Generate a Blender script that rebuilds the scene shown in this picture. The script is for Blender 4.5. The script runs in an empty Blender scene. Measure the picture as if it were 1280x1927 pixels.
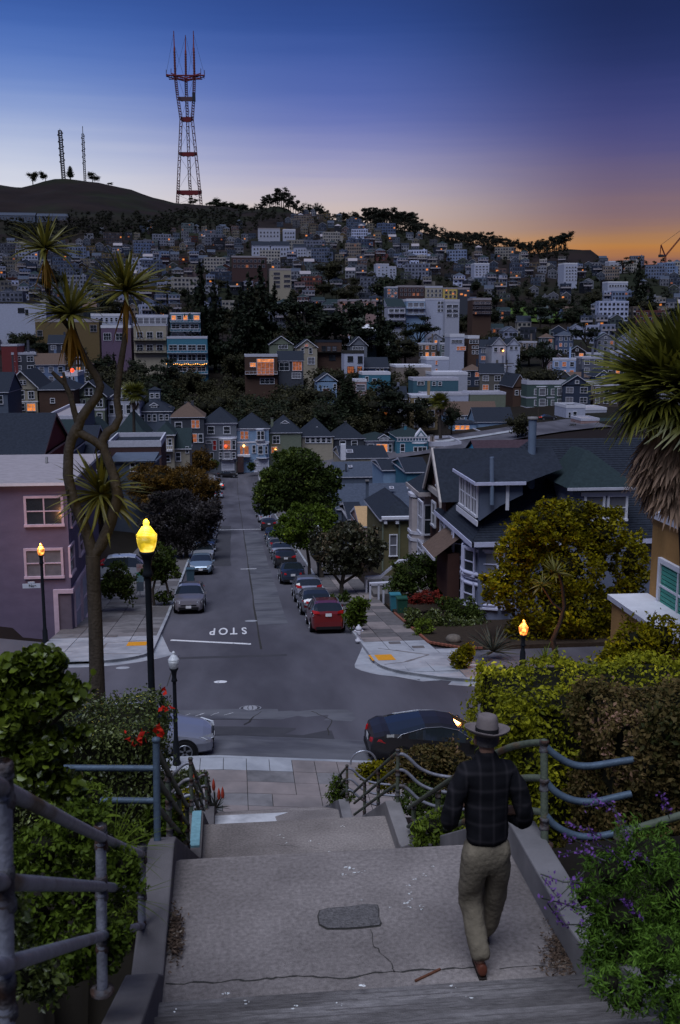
import bpy, math, random
import numpy as np
from mathutils import Vector, Matrix
rnd = random.Random(7); nrs = np.random.RandomState(11)
SC = bpy.context.scene; COL = SC.collection
# ---------- camera ----------
F = 1950.0; PIT = math.atan((963.5-620)/F); YAW = math.atan(209*math.cos(PIT)/F)
cam = bpy.data.cameras.new("camera"); camo = bpy.data.objects.new("camera", cam); COL.objects.link(camo)
cam.sensor_fit = 'VERTICAL'; cam.sensor_height = 36; cam.sensor_width = 24; cam.lens = 36*F/1927
cam.clip_start = 0.1; cam.clip_end = 20000
camo.rotation_euler = (math.pi/2-PIT, 0, -YAW); camo.location = (0, 0, 0)
cam.dof.use_dof = True; cam.dof.focus_distance = 32; cam.dof.aperture_fstop = 5.6
SC.camera = camo
SC.view_settings.view_transform = 'Standard'; SC.view_settings.look = 'None'
SC.view_settings.exposure = 0; SC.view_settings.gamma = 1
# ---------- world: dusk sky ----------
def srgb(r, g, b): return tuple((c/12.92 if c <= .04045 else ((c+.055)/1.055)**2.4) for c in (r/255, g/255, b/255)) + (1,)
W = bpy.data.worlds.new("World"); SC.world = W; W.use_nodes = True
nt = W.node_tree; nt.nodes.clear(); N = nt.nodes.new; L = nt.links.new
def vm(op, a, b=None):
    n = N('ShaderNodeMath'); n.operation = op
    for i, v in enumerate((a, b)):
        if v is None: continue
        if isinstance(v, (int, float)): n.inputs[i].default_value = v
        else: L(v, n.inputs[i])
    return n.outputs[0]
tc = N('ShaderNodeTexCoord'); sx = N('ShaderNodeSeparateXYZ'); L(tc.outputs['Generated'], sx.inputs[0])
elev = vm('DIVIDE', vm('MULTIPLY', vm('ARCSINE', sx.outputs['Z']), 180/math.pi), 90)   # 0..1
az = vm('MULTIPLY', vm('ARCTAN2', sx.outputs['X'], sx.outputs['Y']), 180/math.pi)       # degrees right of the street axis
# faint drawn-out cloud streaks
mp = N('ShaderNodeMapping'); mp.inputs['Scale'].default_value = (3, 3, 70); L(tc.outputs['Generated'], mp.inputs[0])
ns = N('ShaderNodeTexNoise'); ns.inputs['Scale'].default_value = 1.6; ns.inputs['Detail'].default_value = 5; L(mp.outputs[0], ns.inputs[0])
wob = vm('MULTIPLY', vm('SUBTRACT', ns.outputs[0], 0.5), 0.010)
el2 = vm('ADD', elev, wob)
def ramp(stops):
    r = N('ShaderNodeValToRGB'); r.color_ramp.interpolation = 'B_SPLINE' if len(stops) > 2 else 'LINEAR'
    e = r.color_ramp.elements
    while len(e) < len(stops): e.new(0.5)
    for i, (p, c) in enumerate(sorted(stops)):
        e[i].position = max(0, min(1, p/90*4)); e[i].color = c          # ramp spans 0..22.5 degrees
    L(vm('MULTIPLY', el2, 4), r.inputs[0]); return r.outputs[0]
SKY_L = ramp([(0, srgb(222,214,212)), (5, srgb(230,226,226)), (7.3, srgb(214,217,229)), (9.3, srgb(178,190,220)), (11.5, srgb(122,148,206)), (13.9, srgb(78,114,188)), (16.5, srgb(48,82,156)), (22, srgb(58,74,124))])
SKY_M = ramp([(0, srgb(198,160,138)), (4.6, srgb(203,175,155)), (6.3, srgb(208,192,186)), (8.0, srgb(166,164,196)), (10, srgb(114,124,184)), (12, srgb(84,104,174)), (14.5, srgb(56,84,154)), (16.5, srgb(40,66,132)), (22, srgb(54,68,114))])
SKY_R = ramp([(0, srgb(120,88,90)), (3.5, srgb(128,92,92)), (4.1, srgb(192,128,62)), (4.7, srgb(168,124,84)), (5.6, srgb(134,108,112)), (7.4, srgb(112,98,122)), (9.2, srgb(80,80,132)), (11.5, srgb(55,64,120)), (14, srgb(34,48,96)), (17, srgb(25,38,82)), (22, srgb(46,58,98))])
SKY_B = ramp([(0, srgb(92,88,116)), (8, srgb(96,98,136)), (20, srgb(72,84,124)), (22, srgb(70,80,120))])   # sky behind the camera
def mixc(f, a, b):
    m = N('ShaderNodeMix'); m.data_type = 'RGBA'; L(f, m.inputs[0]); L(a, m.inputs[6]); L(b, m.inputs[7]); return m.outputs[2]
def mr(v, a, b):
    m = N('ShaderNodeMapRange'); m.interpolation_type = 'SMOOTHSTEP'; L(v, m.inputs[0]); m.inputs[1].default_value = a; m.inputs[2].default_value = b; return m.outputs[0]
c = mixc(mr(az, -12, 7), SKY_L, SKY_M); c = mixc(mr(az, 5, 21), c, SKY_R)
c = mixc(mr(vm('ABSOLUTE', az, 0), 45, 110), c, SKY_B)
bg = N('ShaderNodeBackground'); L(c, bg.inputs[0]); bg.inputs[1].default_value = 1.0
ow = N('ShaderNodeOutputWorld'); L(bg.outputs[0], ow.inputs[0])
# ---------- very soft fill lamp, added from above and behind to brighten the street ----------
sl = bpy.data.lights.new("dusk_fill", 'SUN'); sl.energy = 2.9; sl.angle = math.radians(45); sl.color = (0.81, 0.865, 1.0)
slo = bpy.data.objects.new("dusk_fill", sl); COL.objects.link(slo)
slo.rotation_euler = Vector((-0.24, -0.40, 1)).to_track_quat('Z', 'Y').to_euler()
SC.cycles.max_bounces = 4; SC.cycles.diffuse_bounces = 2; SC.cycles.glossy_bounces = 2; SC.cycles.transmission_bounces = 3; SC.cycles.transparent_max_bounces = 4
SC.cycles.sample_clamp_indirect = 3; SC.cycles.use_denoising = True
# ---------- pixel <-> place ----------
sp_, cp_, sy_, cy_ = math.sin(PIT), math.cos(PIT), math.sin(YAW), math.cos(YAW)
def ray(px, py):
    x = (px-640)/F; y = -(py-963.5)/F
    return Vector((cy_*x+sy_*sp_*y+sy_*cp_, -sy_*x+cy_*sp_*y+cy_*cp_, cp_*y-sp_))
def atY(px, py, Y): r = ray(px, py); return r*(Y/r.y)
def atX(px, py, X): r = ray(px, py); return r*(X/r.x)
def atz(px, py, z): r = ray(px, py); return r*(z/r.z)
def atD(px, py, d): return ray(px, py)*d
def proj(v):
    X, Y, Z = v; d = X*sy_*cp_+Y*cy_*cp_-Z*sp_
    return (640+F*(X*cy_-Y*sy_)/d, 963.5-F*(X*sy_*sp_+Y*cy_*sp_+Z*cp_)/d, d)
PR = [(-60, 26), (0, -1.64), (6, -4.2), (7.8, -4.2), (13, -7.2), (14.4, -7.2), (19.9, -10.4), (21.2, -10.4), (25, -12.4), (29, -12.5), (60.5, -16.85), (220, -34.6), (240, -35), (262, -33.5)]
def lerp(T, x):
    if x <= T[0][0]: return T[0][1]
    for (a, b), (c, d) in zip(T, T[1:]):
        if x <= c: return b+(d-b)*(x-a)/(c-a)
    return T[-1][1]
def prof(Y): return lerp(PR, Y)
# hillside: height of the ground as screen row per distance, for several bearings
HR = [240, 300, 400, 500, 650, 800, 1000, 1200]
HT = [  # bearing(px), rows at HR, ridge distance, ridge row
 (0,    [800, 745, 690, 645, 600, 550, 495, 460], 1800, 346),
 (60,   [800, 745, 690, 645, 600, 550, 495, 460], 1800, 350),
 (120,  [805, 748, 690, 645, 600, 548, 493, 456], 1800, 336),
 (200,  [835, 760, 695, 645, 598, 546, 490, 452], 1800, 342),
 (260,  [862, 780, 700, 645, 598, 546, 490, 450], 1800, 358),
 (330,  [880, 800, 708, 645, 596, 545, 490, 450], 1790, 382),
 (430,  [893, 815, 712, 645, 595, 543, 488, 448], 1750, 386),
 (540,  [885, 808, 715, 652, 598, 543, 485, 440], 1600, 388),
 (600,  [878, 804, 716, 655, 600, 543, 482, 432], 1450, 401),
 (660,  [870, 800, 717, 660, 602, 545, 480, 428], 1380, 417),
 (720,  [865, 796, 718, 664, 605, 548, 482, 436], 1320, 428),
 (800,  [856, 792, 720, 668, 608, 553, 488, 446], 1280, 439),
 (900,  [845, 785, 720, 670, 612, 560, 498, 464], 1260, 459),
 (1000, [830, 776, 718, 670, 616, 565, 510, 480], 1240, 473),
 (1060, [822, 772, 716, 670, 618, 568, 516, 482], 1240, 470),
 (1105, [818, 770, 715, 670, 620, 572, 522, 486], 1230, 468),
 (1140, [815, 770, 715, 670, 620, 574, 525, 500], 1230, 492),
 (1280, [815, 770, 715, 670, 620, 575, 528, 505], 1500, 494)]
def _az(px): r = ray(px, 620); return math.atan2(r.x, r.y)
HA = [(_az(c[0]), c) for c in HT]
def row_z(px, r, row):
    v = ray(px, row); return v.z/math.hypot(v.x, v.y)*r
def col_z(c, r):
    px, rows, rr, ry = c
    T = list(zip(HR, rows)); T = [t for t in T if t[0] < rr-60] + [(rr, ry)]
    T = [(a, row_z(px, a, b)) for a, b in T]
    zr = T[-1][1]
    T += [(rr+60, zr-4), (rr+600, zr-90), (4500, zr-220), (9000, -200)]
    return lerp(T, r)
def hill(X, Y):
    r = math.hypot(X, Y); a = math.atan2(X, Y)
    if a <= HA[0][0]: return col_z(HA[0][1], r)
    for (a0, c0), (a1, c1) in zip(HA, HA[1:]):
        if a <= a1:
            t = (a-a0)/(a1-a0); return col_z(c0, r)*(1-t)+col_z(c1, r)*t
    return col_z(HA[-1][1], r)
def near(X, Y):
    z = prof(Y)
    if 25 < Y < 40 and X > -.5: z -= .085*min(X+.5, 14)*min(1, (40-Y)/8, (Y-25)/3)
    if Y > 30:
        k = min(1, (Y-30)/20)
        if X < -9.5: z += k*min(9.0, 0.13*(-9.5-X)*(1 if Y < 110 else max(0.2, 1-(Y-110)/120)))
        if X > 20 and Y > 90: z += min(1, (Y-90)/100)*min(11, 0.22*(X-20))
    return z
def gz(X, Y):
    r = math.hypot(X, Y)
    if Y < 200 and r < 215: return near(X, Y)
    h = hill(X, max(Y, 30))
    t = min(1, max(0, (r-205)/40)); t = t*t*(3-2*t)
    return near(X, min(Y, 262))*(1-t)+h*t
def gp(px, py, f=gz):
    r = ray(px, py); lo, hi = .5, 3000
    t = 1.0; last = .5
    while t < 3000:
        if r.z*t < f(r.x*t, r.y*t): break
        last = t; t *= 1.02
    lo, hi = last, t
    for _ in range(24):
        m = (lo+hi)/2
        if r.z*m < f(r.x*m, r.y*m): hi = m
        else: lo = m
    return r*hi
# ---------- meshes ----------
class MB:
    def __init__(s): s.v = []; s.f = []; s.m = []; s.mats = []; s.sm = []
    def mi(s, m):
        if m not in s.mats: s.mats.append(m)
        return s.mats.index(m)
    def poly(s, pts, m, smooth=False):
        b = len(s.v); s.v += [tuple(p) for p in pts]; s.f.append(tuple(range(b, b+len(pts)))); s.m.append(s.mi(m)); s.sm.append(smooth)
    def raw(s, vs, fs, m, smooth=False):
        b = len(s.v); s.v += [tuple(p) for p in vs]; i = s.mi(m)
        for f in fs: s.f.append(tuple(b+k for k in f)); s.m.append(i); s.sm.append(smooth)
    def box(s, x0, x1, y0, y1, z0, z1, m, top=None):
        vs = [(x0,y0,z0),(x1,y0,z0),(x1,y1,z0),(x0,y1,z0),(x0,y0,z1),(x1,y0,z1),(x1,y1,z1),(x0,y1,z1)]
        s.raw(vs, [(3,2,1,0),(0,1,5,4),(1,2,6,5),(2,3,7,6),(3,0,4,7)], m); s.raw(vs, [(4,5,6,7)], top or m)
    def prism(s, pts, d, m, smooth=False):
        d = Vector(d); n = len(pts); a = [Vector(p) for p in pts]; b = [p+d for p in a]
        s.raw(a+b, [tuple(range(n))[::-1], tuple(range(n, 2*n))]+[(i, (i+1) % n, n+(i+1) % n, n+i) for i in range(n)], m, smooth)
    def tube(s, pts, rad, m, n=8, cap=True):
        pts = [Vector(p) for p in pts]; R = rad if isinstance(rad, (list, tuple)) else [rad]*len(pts)
        vs = []; fs = []; up = None
        for i, p in enumerate(pts):
            t = (pts[min(i+1, len(pts)-1)]-pts[max(i-1, 0)]).normalized()
            if up is None: up = Vector((0,0,1)) if abs(t.z) < .9 else Vector((0,1,0))
            a = t.cross(up)
            if a.length < 1e-4: a = t.orthogonal()
            a.normalize(); b = a.cross(t).normalized(); up = b
            for k in range(n):
                q = 2*math.pi*k/n; vs.append(p+(a*math.cos(q)+b*math.sin(q))*R[i])
        for i in range(len(pts)-1):
            for k in range(n): fs.append((i*n+k, i*n+(k+1) % n, (i+1)*n+(k+1) % n, (i+1)*n+k))
        s.raw(vs, fs, m, True)
        if cap: s.raw(vs, [tuple(range(n))[::-1], tuple(range((len(pts)-1)*n, len(pts)*n))], m)
    def lathe(s, prof_, c, m, n=14, smooth=True):
        c = Vector(c); vs = []; fs = []
        for r, z in prof_:
            for k in range(n): q = 2*math.pi*k/n; vs.append(c+Vector((r*math.cos(q), r*math.sin(q), z)))
        for i in range(len(prof_)-1):
            for k in range(n): fs.append((i*n+k, i*n+(k+1) % n, (i+1)*n+(k+1) % n, (i+1)*n+k))
        s.raw(vs, fs, m, smooth)
    def mesh(s, name):
        me = bpy.data.meshes.new(name); me.from_pydata(s.v, [], s.f)
        for m in s.mats: me.materials.append(m)
        me.polygons.foreach_set('material_index', s.m); me.polygons.foreach_set('use_smooth', s.sm); me.update()
        return me
    def obj(s, name, parent=None, loc=None, bevel=0): 
        o = put(name, s.mesh(name), parent)
        if loc is not None: recenter(o, loc)
        if bevel:
            b = o.modifiers.new('bevel', 'BEVEL'); b.width = bevel; b.segments = 2; b.limit_method = 'ANGLE'
        return o
def put(name, me, parent=None, loc=(0,0,0), rot=None, sc=None):
    o = bpy.data.objects.new(name, me); COL.objects.link(o); o.location = loc
    if rot is not None: o.rotation_euler = rot
    if sc is not None: o.scale = sc if hasattr(sc, '__len__') else (sc, sc, sc)
    if parent is not None: o.parent = parent
    return o
def recenter(o, loc):
    loc = Vector(loc); o.data.transform(Matrix.Translation(-loc)); o.location = loc
def empty(name, loc, rz=0):
    o = bpy.data.objects.new(name, None); COL.objects.link(o); o.location = loc; o.rotation_euler = (0,0,rz); o.empty_display_size = .2; return o
def tag(o, label=None, cat=None, group=None, kind=None):
    for k, v in (('label', label), ('category', cat), ('group', group), ('kind', kind)):
        if v: o[k] = v
    return o
def adopt(root, *obs):      # parent objects built in world space under a root, keeping their places
    for o in obs: o.parent = root; o.location = o.location-root.location
def copy_tree(o, parent=None):
    c = o.copy(); COL.objects.link(c); c.parent = parent
    for ch in o.children: copy_tree(ch, c)
    return c
# ---------- materials ----------
_M = {}
def mat(name, col, rough=.85, var=.18, scale=2.0, bump=0.0, bscale=40, metal=0, spec=.12, coat=0, objc=False, col2=None, c2f=(.45,.65), c2s=.6, wear=None, stretch=None):
    if name in _M: return _M[name]
    m = bpy.data.materials.new(name); m.use_nodes = True; t = m.node_tree; b = t.nodes['Principled BSDF']; N = t.nodes.new; L = t.links.new
    col = tuple(col)[:3]+(1,)
    b.inputs['Roughness'].default_value = rough; b.inputs['Metallic'].default_value = metal; b.inputs['Specular IOR Level'].default_value = spec; b.inputs['Coat Weight'].default_value = coat; b.inputs['Coat Roughness'].default_value = .05
    tc = N('ShaderNodeTexCoord'); vec = tc.outputs['Object']
    if stretch:
        mp = N('ShaderNodeMapping'); mp.inputs['Scale'].default_value = stretch; L(vec, mp.inputs[0]); vec = mp.outputs[0]
    n = N('ShaderNodeTexNoise'); n.inputs['Scale'].default_value = scale; n.inputs['Detail'].default_value = 6; n.inputs['Roughness'].default_value = .6; L(vec, n.inputs[0])
    mr = N('ShaderNodeMapRange'); mr.inputs[1].default_value = .25; mr.inputs[2].default_value = .75; mr.inputs[3].default_value = 1-var; mr.inputs[4].default_value = 1+var; L(n.outputs[0], mr.inputs[0])
    mu = N('ShaderNodeMix'); mu.data_type = 'RGBA'; mu.blend_type = 'MULTIPLY'; mu.inputs[0].default_value = 1
    if objc: oi = N('ShaderNodeObjectInfo'); L(oi.outputs['Color'], mu.inputs[6])
    else: mu.inputs[6].default_value = col
    if col2 is not None:
        n2 = N('ShaderNodeTexNoise'); n2.inputs['Scale'].default_value = c2s; n2.inputs['Detail'].default_value = 5; L(vec, n2.inputs[0])
        r2 = N('ShaderNodeMapRange'); r2.inputs[1].default_value = c2f[0]; r2.inputs[2].default_value = c2f[1]; L(n2.outputs[0], r2.inputs[0])
        mx = N('ShaderNodeMix'); mx.data_type = 'RGBA'; L(r2.outputs[0], mx.inputs[0]); mx.inputs[6].default_value = col; mx.inputs[7].default_value = tuple(col2)[:3]+(1,); L(mx.outputs[2], mu.inputs[6])
    L(mr.outputs[0], mu.inputs[7]); L(mu.outputs[2], b.inputs['Base Color'])
    if bump:
        n3 = N('ShaderNodeTexNoise'); n3.inputs['Scale'].default_value = bscale; n3.inputs['Detail'].default_value = 4; L(tc.outputs['Object'], n3.inputs[0])
        bp = N('ShaderNodeBump'); bp.inputs['Strength'].default_value = bump; bp.inputs['Distance'].default_value = .02; L(n3.outputs[0], bp.inputs['Height']); L(bp.outputs[0], b.inputs['Normal'])
    _M[name] = m; return m
def emat(name, col, s):
    if name in _M: return _M[name]
    m = bpy.data.materials.new(name); m.use_nodes = True; t = m.node_tree; b = t.nodes['Principled BSDF']
    b.inputs['Base Color'].default_value = (.05,.05,.05,1); b.inputs['Emission Color'].default_value = tuple(col)[:3]+(1,); b.inputs['Emission Strength'].default_value = s
    tc = t.nodes.new('ShaderNodeTexCoord'); n = t.nodes.new('ShaderNodeTexNoise'); n.inputs['Scale'].default_value = 1.3; t.links.new(tc.outputs['Object'], n.inputs[0])
    mr = t.nodes.new('ShaderNodeMapRange'); mr.inputs[1].default_value = .3; mr.inputs[2].default_value = .7; mr.inputs[3].default_value = s*.35; mr.inputs[4].default_value = s*1.4; t.links.new(n.outputs[0], mr.inputs[0]); t.links.new(mr.outputs[0], b.inputs['Emission Strength'])
    _M[name] = m; return m
def leafmat(name, c1, c2, c3=None, trans=.25, rough=.6, s=.5, f3=.82):
    """leaves: colour differs from leaf to leaf and in broad drifts over the plant"""
    if name in _M: return _M[name]
    m = bpy.data.materials.new(name); m.use_nodes = True; t = m.node_tree; t.nodes.clear(); N = t.nodes.new; L = t.links.new
    g = N('ShaderNodeNewGeometry'); tc = N('ShaderNodeTexCoord')
    n = N('ShaderNodeTexNoise'); n.inputs['Scale'].default_value = s; n.inputs['Detail'].default_value = 3; L(tc.outputs['Object'], n.inputs[0])
    a = N('ShaderNodeMath'); a.operation = 'MULTIPLY_ADD'; L(g.outputs['Random Per Island'], a.inputs[0]); a.inputs[1].default_value = .55; 
    q = N('ShaderNodeMapRange'); q.inputs[1].default_value = .3; q.inputs[2].default_value = .7; q.inputs[4].default_value = .5; L(n.outputs[0], q.inputs[0]); L(q.outputs[0], a.inputs[2])
    r = N('ShaderNodeValToRGB'); e = r.color_ramp.elements; e[0].position = .12; e[0].color = tuple(c1)+(1,); e[1].position = .75; e[1].color = tuple(c2)+(1,)
    if c3: x = e.new(f3); x.color = tuple(c2)+(1,); x = e.new(min(1, f3+.12)); x.color = tuple(c3)+(1,)
    L(a.outputs[0], r.inputs[0])
    d = N('ShaderNodeBsdfPrincipled'); d.inputs['Roughness'].default_value = rough; d.inputs['Specular IOR Level'].default_value = .35 if rough < .5 else .12; L(r.outputs[0], d.inputs['Base Color'])
    tr = N('ShaderNodeBsdfTranslucent'); L(r.outputs[0], tr.inputs[0])
    ms = N('ShaderNodeMixShader'); ms.inputs[0].default_value = trans; L(d.outputs[0], ms.inputs[1]); L(tr.outputs[0], ms.inputs[2])
    o = N('ShaderNodeOutputMaterial'); L(ms.outputs[0], o.inputs[0]); _M[name] = m; return m
def leaves(name, C, size, mats, flat=0.0, aspect=.55, var=.4, Nrm=None, hexa=False, mi=None):
    """C: (n,3) leaf centres -> one mesh of small leaf blades, each folded along its midrib"""
    C = np.asarray(C, dtype=np.float64); n = len(C)
    d = nrs.normal(size=(n, 3)); d[:, 2] *= (1-flat)
    if Nrm is not None: d = d*.6+np.cross(Nrm, nrs.normal(size=(n, 3)))
    d /= np.linalg.norm(d, axis=1)[:, None]+1e-9
    u = nrs.normal(size=(n, 3)) if Nrm is None else Nrm+nrs.normal(size=(n, 3))*.5
    w = np.cross(d, u); w /= np.linalg.norm(w, axis=1)[:, None]+1e-9
    nn = np.cross(w, d)
    sz = size*(1+var*(nrs.rand(n)*2-1)); a = d*sz[:, None]*.5; b = w*(sz*aspect*.5)[:, None]; h = nn*(sz*.12)[:, None]
    if hexa:
        V = np.stack([C-a, C-a*.3+b+h, C+a*.45+b*.8+h, C+a, C+a*.45-b*.8+h, C-a*.3-b+h], 1).reshape(-1, 3); k = 6
        idx = np.array([[0,1,2,3],[0,3,4,5]]); 
        Fc = (np.arange(n)[:, None, None]*6+idx[None]).reshape(-1)
        ls = np.arange(0, n*8, 4); nf = n*2
    else:
        V = np.stack([C-a, C+b+h, C+a, C-b+h], 1).reshape(-1, 3)
        idx = np.array([[0,1,2],[0,2,3]]); Fc = (np.arange(n)[:, None, None]*4+idx[None]).reshape(-1); ls = np.arange(0, n*6, 3); nf = n*2
    me = bpy.data.meshes.new(name); me.vertices.add(len(V)); me.vertices.foreach_set('co', V.reshape(-1))
    me.loops.add(len(Fc)); me.loops.foreach_set('vertex_index', Fc.astype(np.int32)); me.polygons.add(nf); me.polygons.foreach_set('loop_start', ls.astype(np.int32))
    me.update(calc_edges=True)
    for m in (mats if isinstance(mats, (list, tuple)) else [mats]): me.materials.append(m)
    if mi is not None: me.polygons.foreach_set('material_index', np.repeat(mi, 2).astype(np.int32))
    return me
def blob_pts(lobes, n, shell=.35, clump=0, cr=.2):
    """points in the outer shell of several ellipsoids (cx,cy,cz,rx,ry,rz), gathered in clumps"""
    vol = np.array([(l[3]*l[4]+l[4]*l[5]+l[3]*l[5]) for l in lobes]); vol = vol/vol.sum(); P = []; Q = []
    for l, w in zip(lobes, vol):
        k = max(4, int(n*w)); kc = max(3, int(clump*w)) if clump else k
        d = nrs.normal(size=(kc, 3)); d /= np.linalg.norm(d, axis=1)[:, None]; r = 1-shell*nrs.rand(kc)**1.5
        c = d*r[:, None]*np.array(l[3:6])+np.array(l[:3])
        if clump:
            i = nrs.randint(0, kc, k); s = cr*(.6+.8*nrs.rand(kc)); c = c[i]+nrs.normal(size=(k, 3))*s[i][:, None]*.5; d = d[i]
        P.append(c); Q.append(d)
    return np.concatenate(P), np.concatenate(Q)
ORD = ['first','second','third','fourth','fifth','sixth','seventh','eighth','ninth','tenth','eleventh','twelfth','thirteenth','fourteenth','fifteenth','sixteenth','seventeenth','eighteenth','nineteenth']
def ordn(i):
    if i >= 99: return 'one hundred and '+ordn(i-100) if i > 99 else 'hundredth'
    if i < 19: return ORD[i]
    t = ['twent','thirt','fort','fift','sixt','sevent','eight','ninet'][(i+1)//10-2]; u = (i+1) % 10
    return t+'ieth' if u == 0 else t+'y-'+ORD[u-1]
# ================= the ground =================
M_ground = mat('dry_hill_soil', (.016,.011,.010), .95, .35, .02, col2=(.014,.017,.008), c2s=.008, c2f=(.42,.62))
M_asph = mat('asphalt', (.104,.100,.118), .8, .2, .5, .2, 60, col2=(.066,.063,.076), c2s=.3, c2f=(.4,.62), stretch=(1,.2,1))
M_asph2 = mat('asphalt_pale', (.12,.12,.135), .82, .2, 1.2, .15, 60, col2=(.075,.075,.09), c2s=.9, stretch=(.5,1,1))
M_asph3 = mat('asphalt_dark', (.055,.054,.062), .85, .15, 1.5, .1, 60)
M_conc = mat('concrete', (.19,.18,.185), .9, .22, 3, .2, 90, col2=(.12,.115,.12), c2s=.9)
M_conc_l = mat('concrete_pale', (.34,.35,.38), .88, .14, 2.5, .15, 90, col2=(.24,.25,.28), c2s=.7)
M_conc_w = mat('concrete_bleached', (.5,.5,.52), .85, .2, 2.2, .1, 90, col2=(.25,.25,.27), c2s=1.3)
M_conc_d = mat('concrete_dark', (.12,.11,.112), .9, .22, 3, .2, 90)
M_conc_p = mat('concrete_pinkish', (.235,.2,.195), .9, .15, 2.2, .1, 90, col2=(.17,.15,.15), c2s=.8)
M_stair = mat('stair_concrete', (.150,.132,.128), .92, .38, 30, .6, 130, col2=(.265,.235,.226), c2s=.9, c2f=(.36,.66))
M_step = mat('worn_step', (.10,.092,.092), .9, .45, 22, .6, 120, col2=(.23,.215,.215), c2s=1.5, c2f=(.45,.68), stretch=(.5,2.2,2.2))
M_joint = mat('dark_joint', (.04,.038,.036), .95)  # even dark tone for joints, seams, cracks, wires and trim
M_paint = mat('road_paint', (.66,.66,.68), .7, .25, 14, col2=(.14,.14,.15), c2s=7, c2f=(.58,.68))
M_splat = mat('spilled_white_paint', (.7,.72,.72), .6, .2, 30)
M_orange = mat('tactile_orange', (.62,.27,.02), .75, .15, 8)
M_iron = mat('cast_iron_cover', (.33,.33,.35), .6, .3, 20, metal=.3)
M_teal = mat('teal_paint', (.17,.33,.38), .6, .25, 15)
M_brickk = mat('brick_edging', (.2,.075,.05), .9, .3, 9)
def sheet(name, xs, ys, zf, m, kind='structure', keep=None, smooth=True):
    nx, ny = len(xs), len(ys); V = [(x, y, zf(x, y)) for y in ys for x in xs]
    Fc = [(j*nx+i, j*nx+i+1, (j+1)*nx+i+1, (j+1)*nx+i) for j in range(ny-1) for i in range(nx-1) if keep is None or keep((xs[i]+xs[i+1])/2, (ys[j]+ys[j+1])/2)]
    me = bpy.data.meshes.new(name); me.from_pydata(V, [], Fc); me.materials.append(m)
    me.polygons.foreach_set('use_smooth', [smooth]*len(Fc)); me.update(); o = put(name, me); tag(o, kind=kind); return o
def arange(a, b, s):
    n = max(1, round((b-a)/s)); return [a+(b-a)*i/n for i in range(n+1)]
def gsheet(X, Y):
    z = gz(X, Y)
    if -11.5 < X < 11 and 22 < Y < 268: z -= .5
    elif 27 < Y < 52: z -= .5
    elif 215 < Y < 290: z -= .4
    if -1.2 < X < 2.9 and Y <= 26: z -= .45
    return z
_rs = [0]+[1.5*i for i in range(1, 36)]+[54+3*i for i in range(1, 60)]; 
while _rs[-1] < 2100: _rs.append(_rs[-1]*1.016)
while _rs[-1] < 14000: _rs.append(_rs[-1]*1.12)
_as = sorted(set([round(a*.55, 3) for a in range(-62, 84)]+[-180+3.0*i for i in range(0, 49)]+[48+3.0*i for i in range(0, 44)]))
_as = [a for a in _as if a < 180]
nA = len(_as); V = []; Fc = []
for i, r in enumerate(_rs):
    for a in _as:
        X, Y = r*math.sin(math.radians(a)), r*math.cos(math.radians(a))
        z = gsheet(X, Y) if r > 0 else -2.2
        if r > 300: z += (math.sin(X*.045+Y*.02)*math.sin(Y*.05-X*.013)*2.2+math.sin(X*.11)*math.cos(Y*.13)*.9)*min(1, (r-300)/300)
        V.append((X, Y, z))
for i in range(len(_rs)-1):
    for j in range(nA): k = (j+1) % nA; Fc.append((i*nA+j, (i+1)*nA+j, (i+1)*nA+k, i*nA+k))
me = bpy.data.meshes.new('ground'); me.from_pydata(V, [], Fc); me.materials.append(M_ground); me.polygons.foreach_set('use_smooth', [True]*len(Fc)); me.update()
tag(put('ground', me), kind='structure')
# ================= roads =================
XL, XR = -3.84, 6.1
def roadz(X, Y): return gz(X, Y)
rd = sheet('road', sorted(set(arange(-90, XL, 3)+arange(XL, XR, 2.5)+arange(XR, 90, 3))), sorted(set(arange(29, 52, 1.5)+arange(52, 215, 4)+arange(215, 262, 2.5))), roadz, M_asph,
           keep=lambda x, y: (XL < x < XR) or y < 52 or y > 238)
def patch(name, pts, m, dz, parent=rd, zf=roadz):
    """flat pieces laid on the street: pts are (X,Y) outlines"""
    mb = MB(); mb.poly([(x, y, zf(x, y)+dz) for x, y in pts], m); return mb.obj(name, parent)
def strip(name, x0, x1, ys, m, dz, parent=rd, zf=roadz, jag=0):
    mb = MB(); a = [(x0+(rnd.uniform(-jag, jag)), y) for y in ys]; b = [(x1+rnd.uniform(-jag, jag), y) for y in ys]
    for i in range(len(ys)-1):
        mb.poly([(a[i][0], a[i][1], zf(*a[i])+dz), (b[i][0], b[i][1], zf(*b[i])+dz), (b[i+1][0], b[i+1][1], zf(*b[i+1])+dz), (a[i+1][0], a[i+1][1], zf(*a[i+1])+dz)], m)
    return mb.obj(name, parent)
def cross(name, y0, y1, xs, m, dz, jag=0, parent=rd):
    mb = MB(); A = [(x, y0+rnd.uniform(-jag, jag)) for x in xs]; B = [(x, y1+rnd.uniform(-jag, jag)) for x in xs]
    for i in range(len(xs)-1): mb.poly([(p[0], p[1], roadz(*p)+dz) for p in (A[i], A[i+1], B[i+1], B[i])], m)
    return mb.obj(name, parent)
cross('asphalt_patch', 29.02, 32.0, arange(-30, 30, 1.5), M_asph2, .004)
cross('asphalt_patch', 34.2, 35.7, arange(-8, 4.2, 1), M_asph2, .004, .05)
cross('asphalt_patch', 32.0, 33.2, arange(-9, 3.2, 1), M_asph3, .004, .04)
cross('asphalt_patch', 46, 46.5, arange(-3, 2.4, .9), M_asph3, .004, .05)
strip('asphalt_seam', 1.22, 1.30, arange(48, 236, 4), M_joint, .005, jag=.03)
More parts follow.
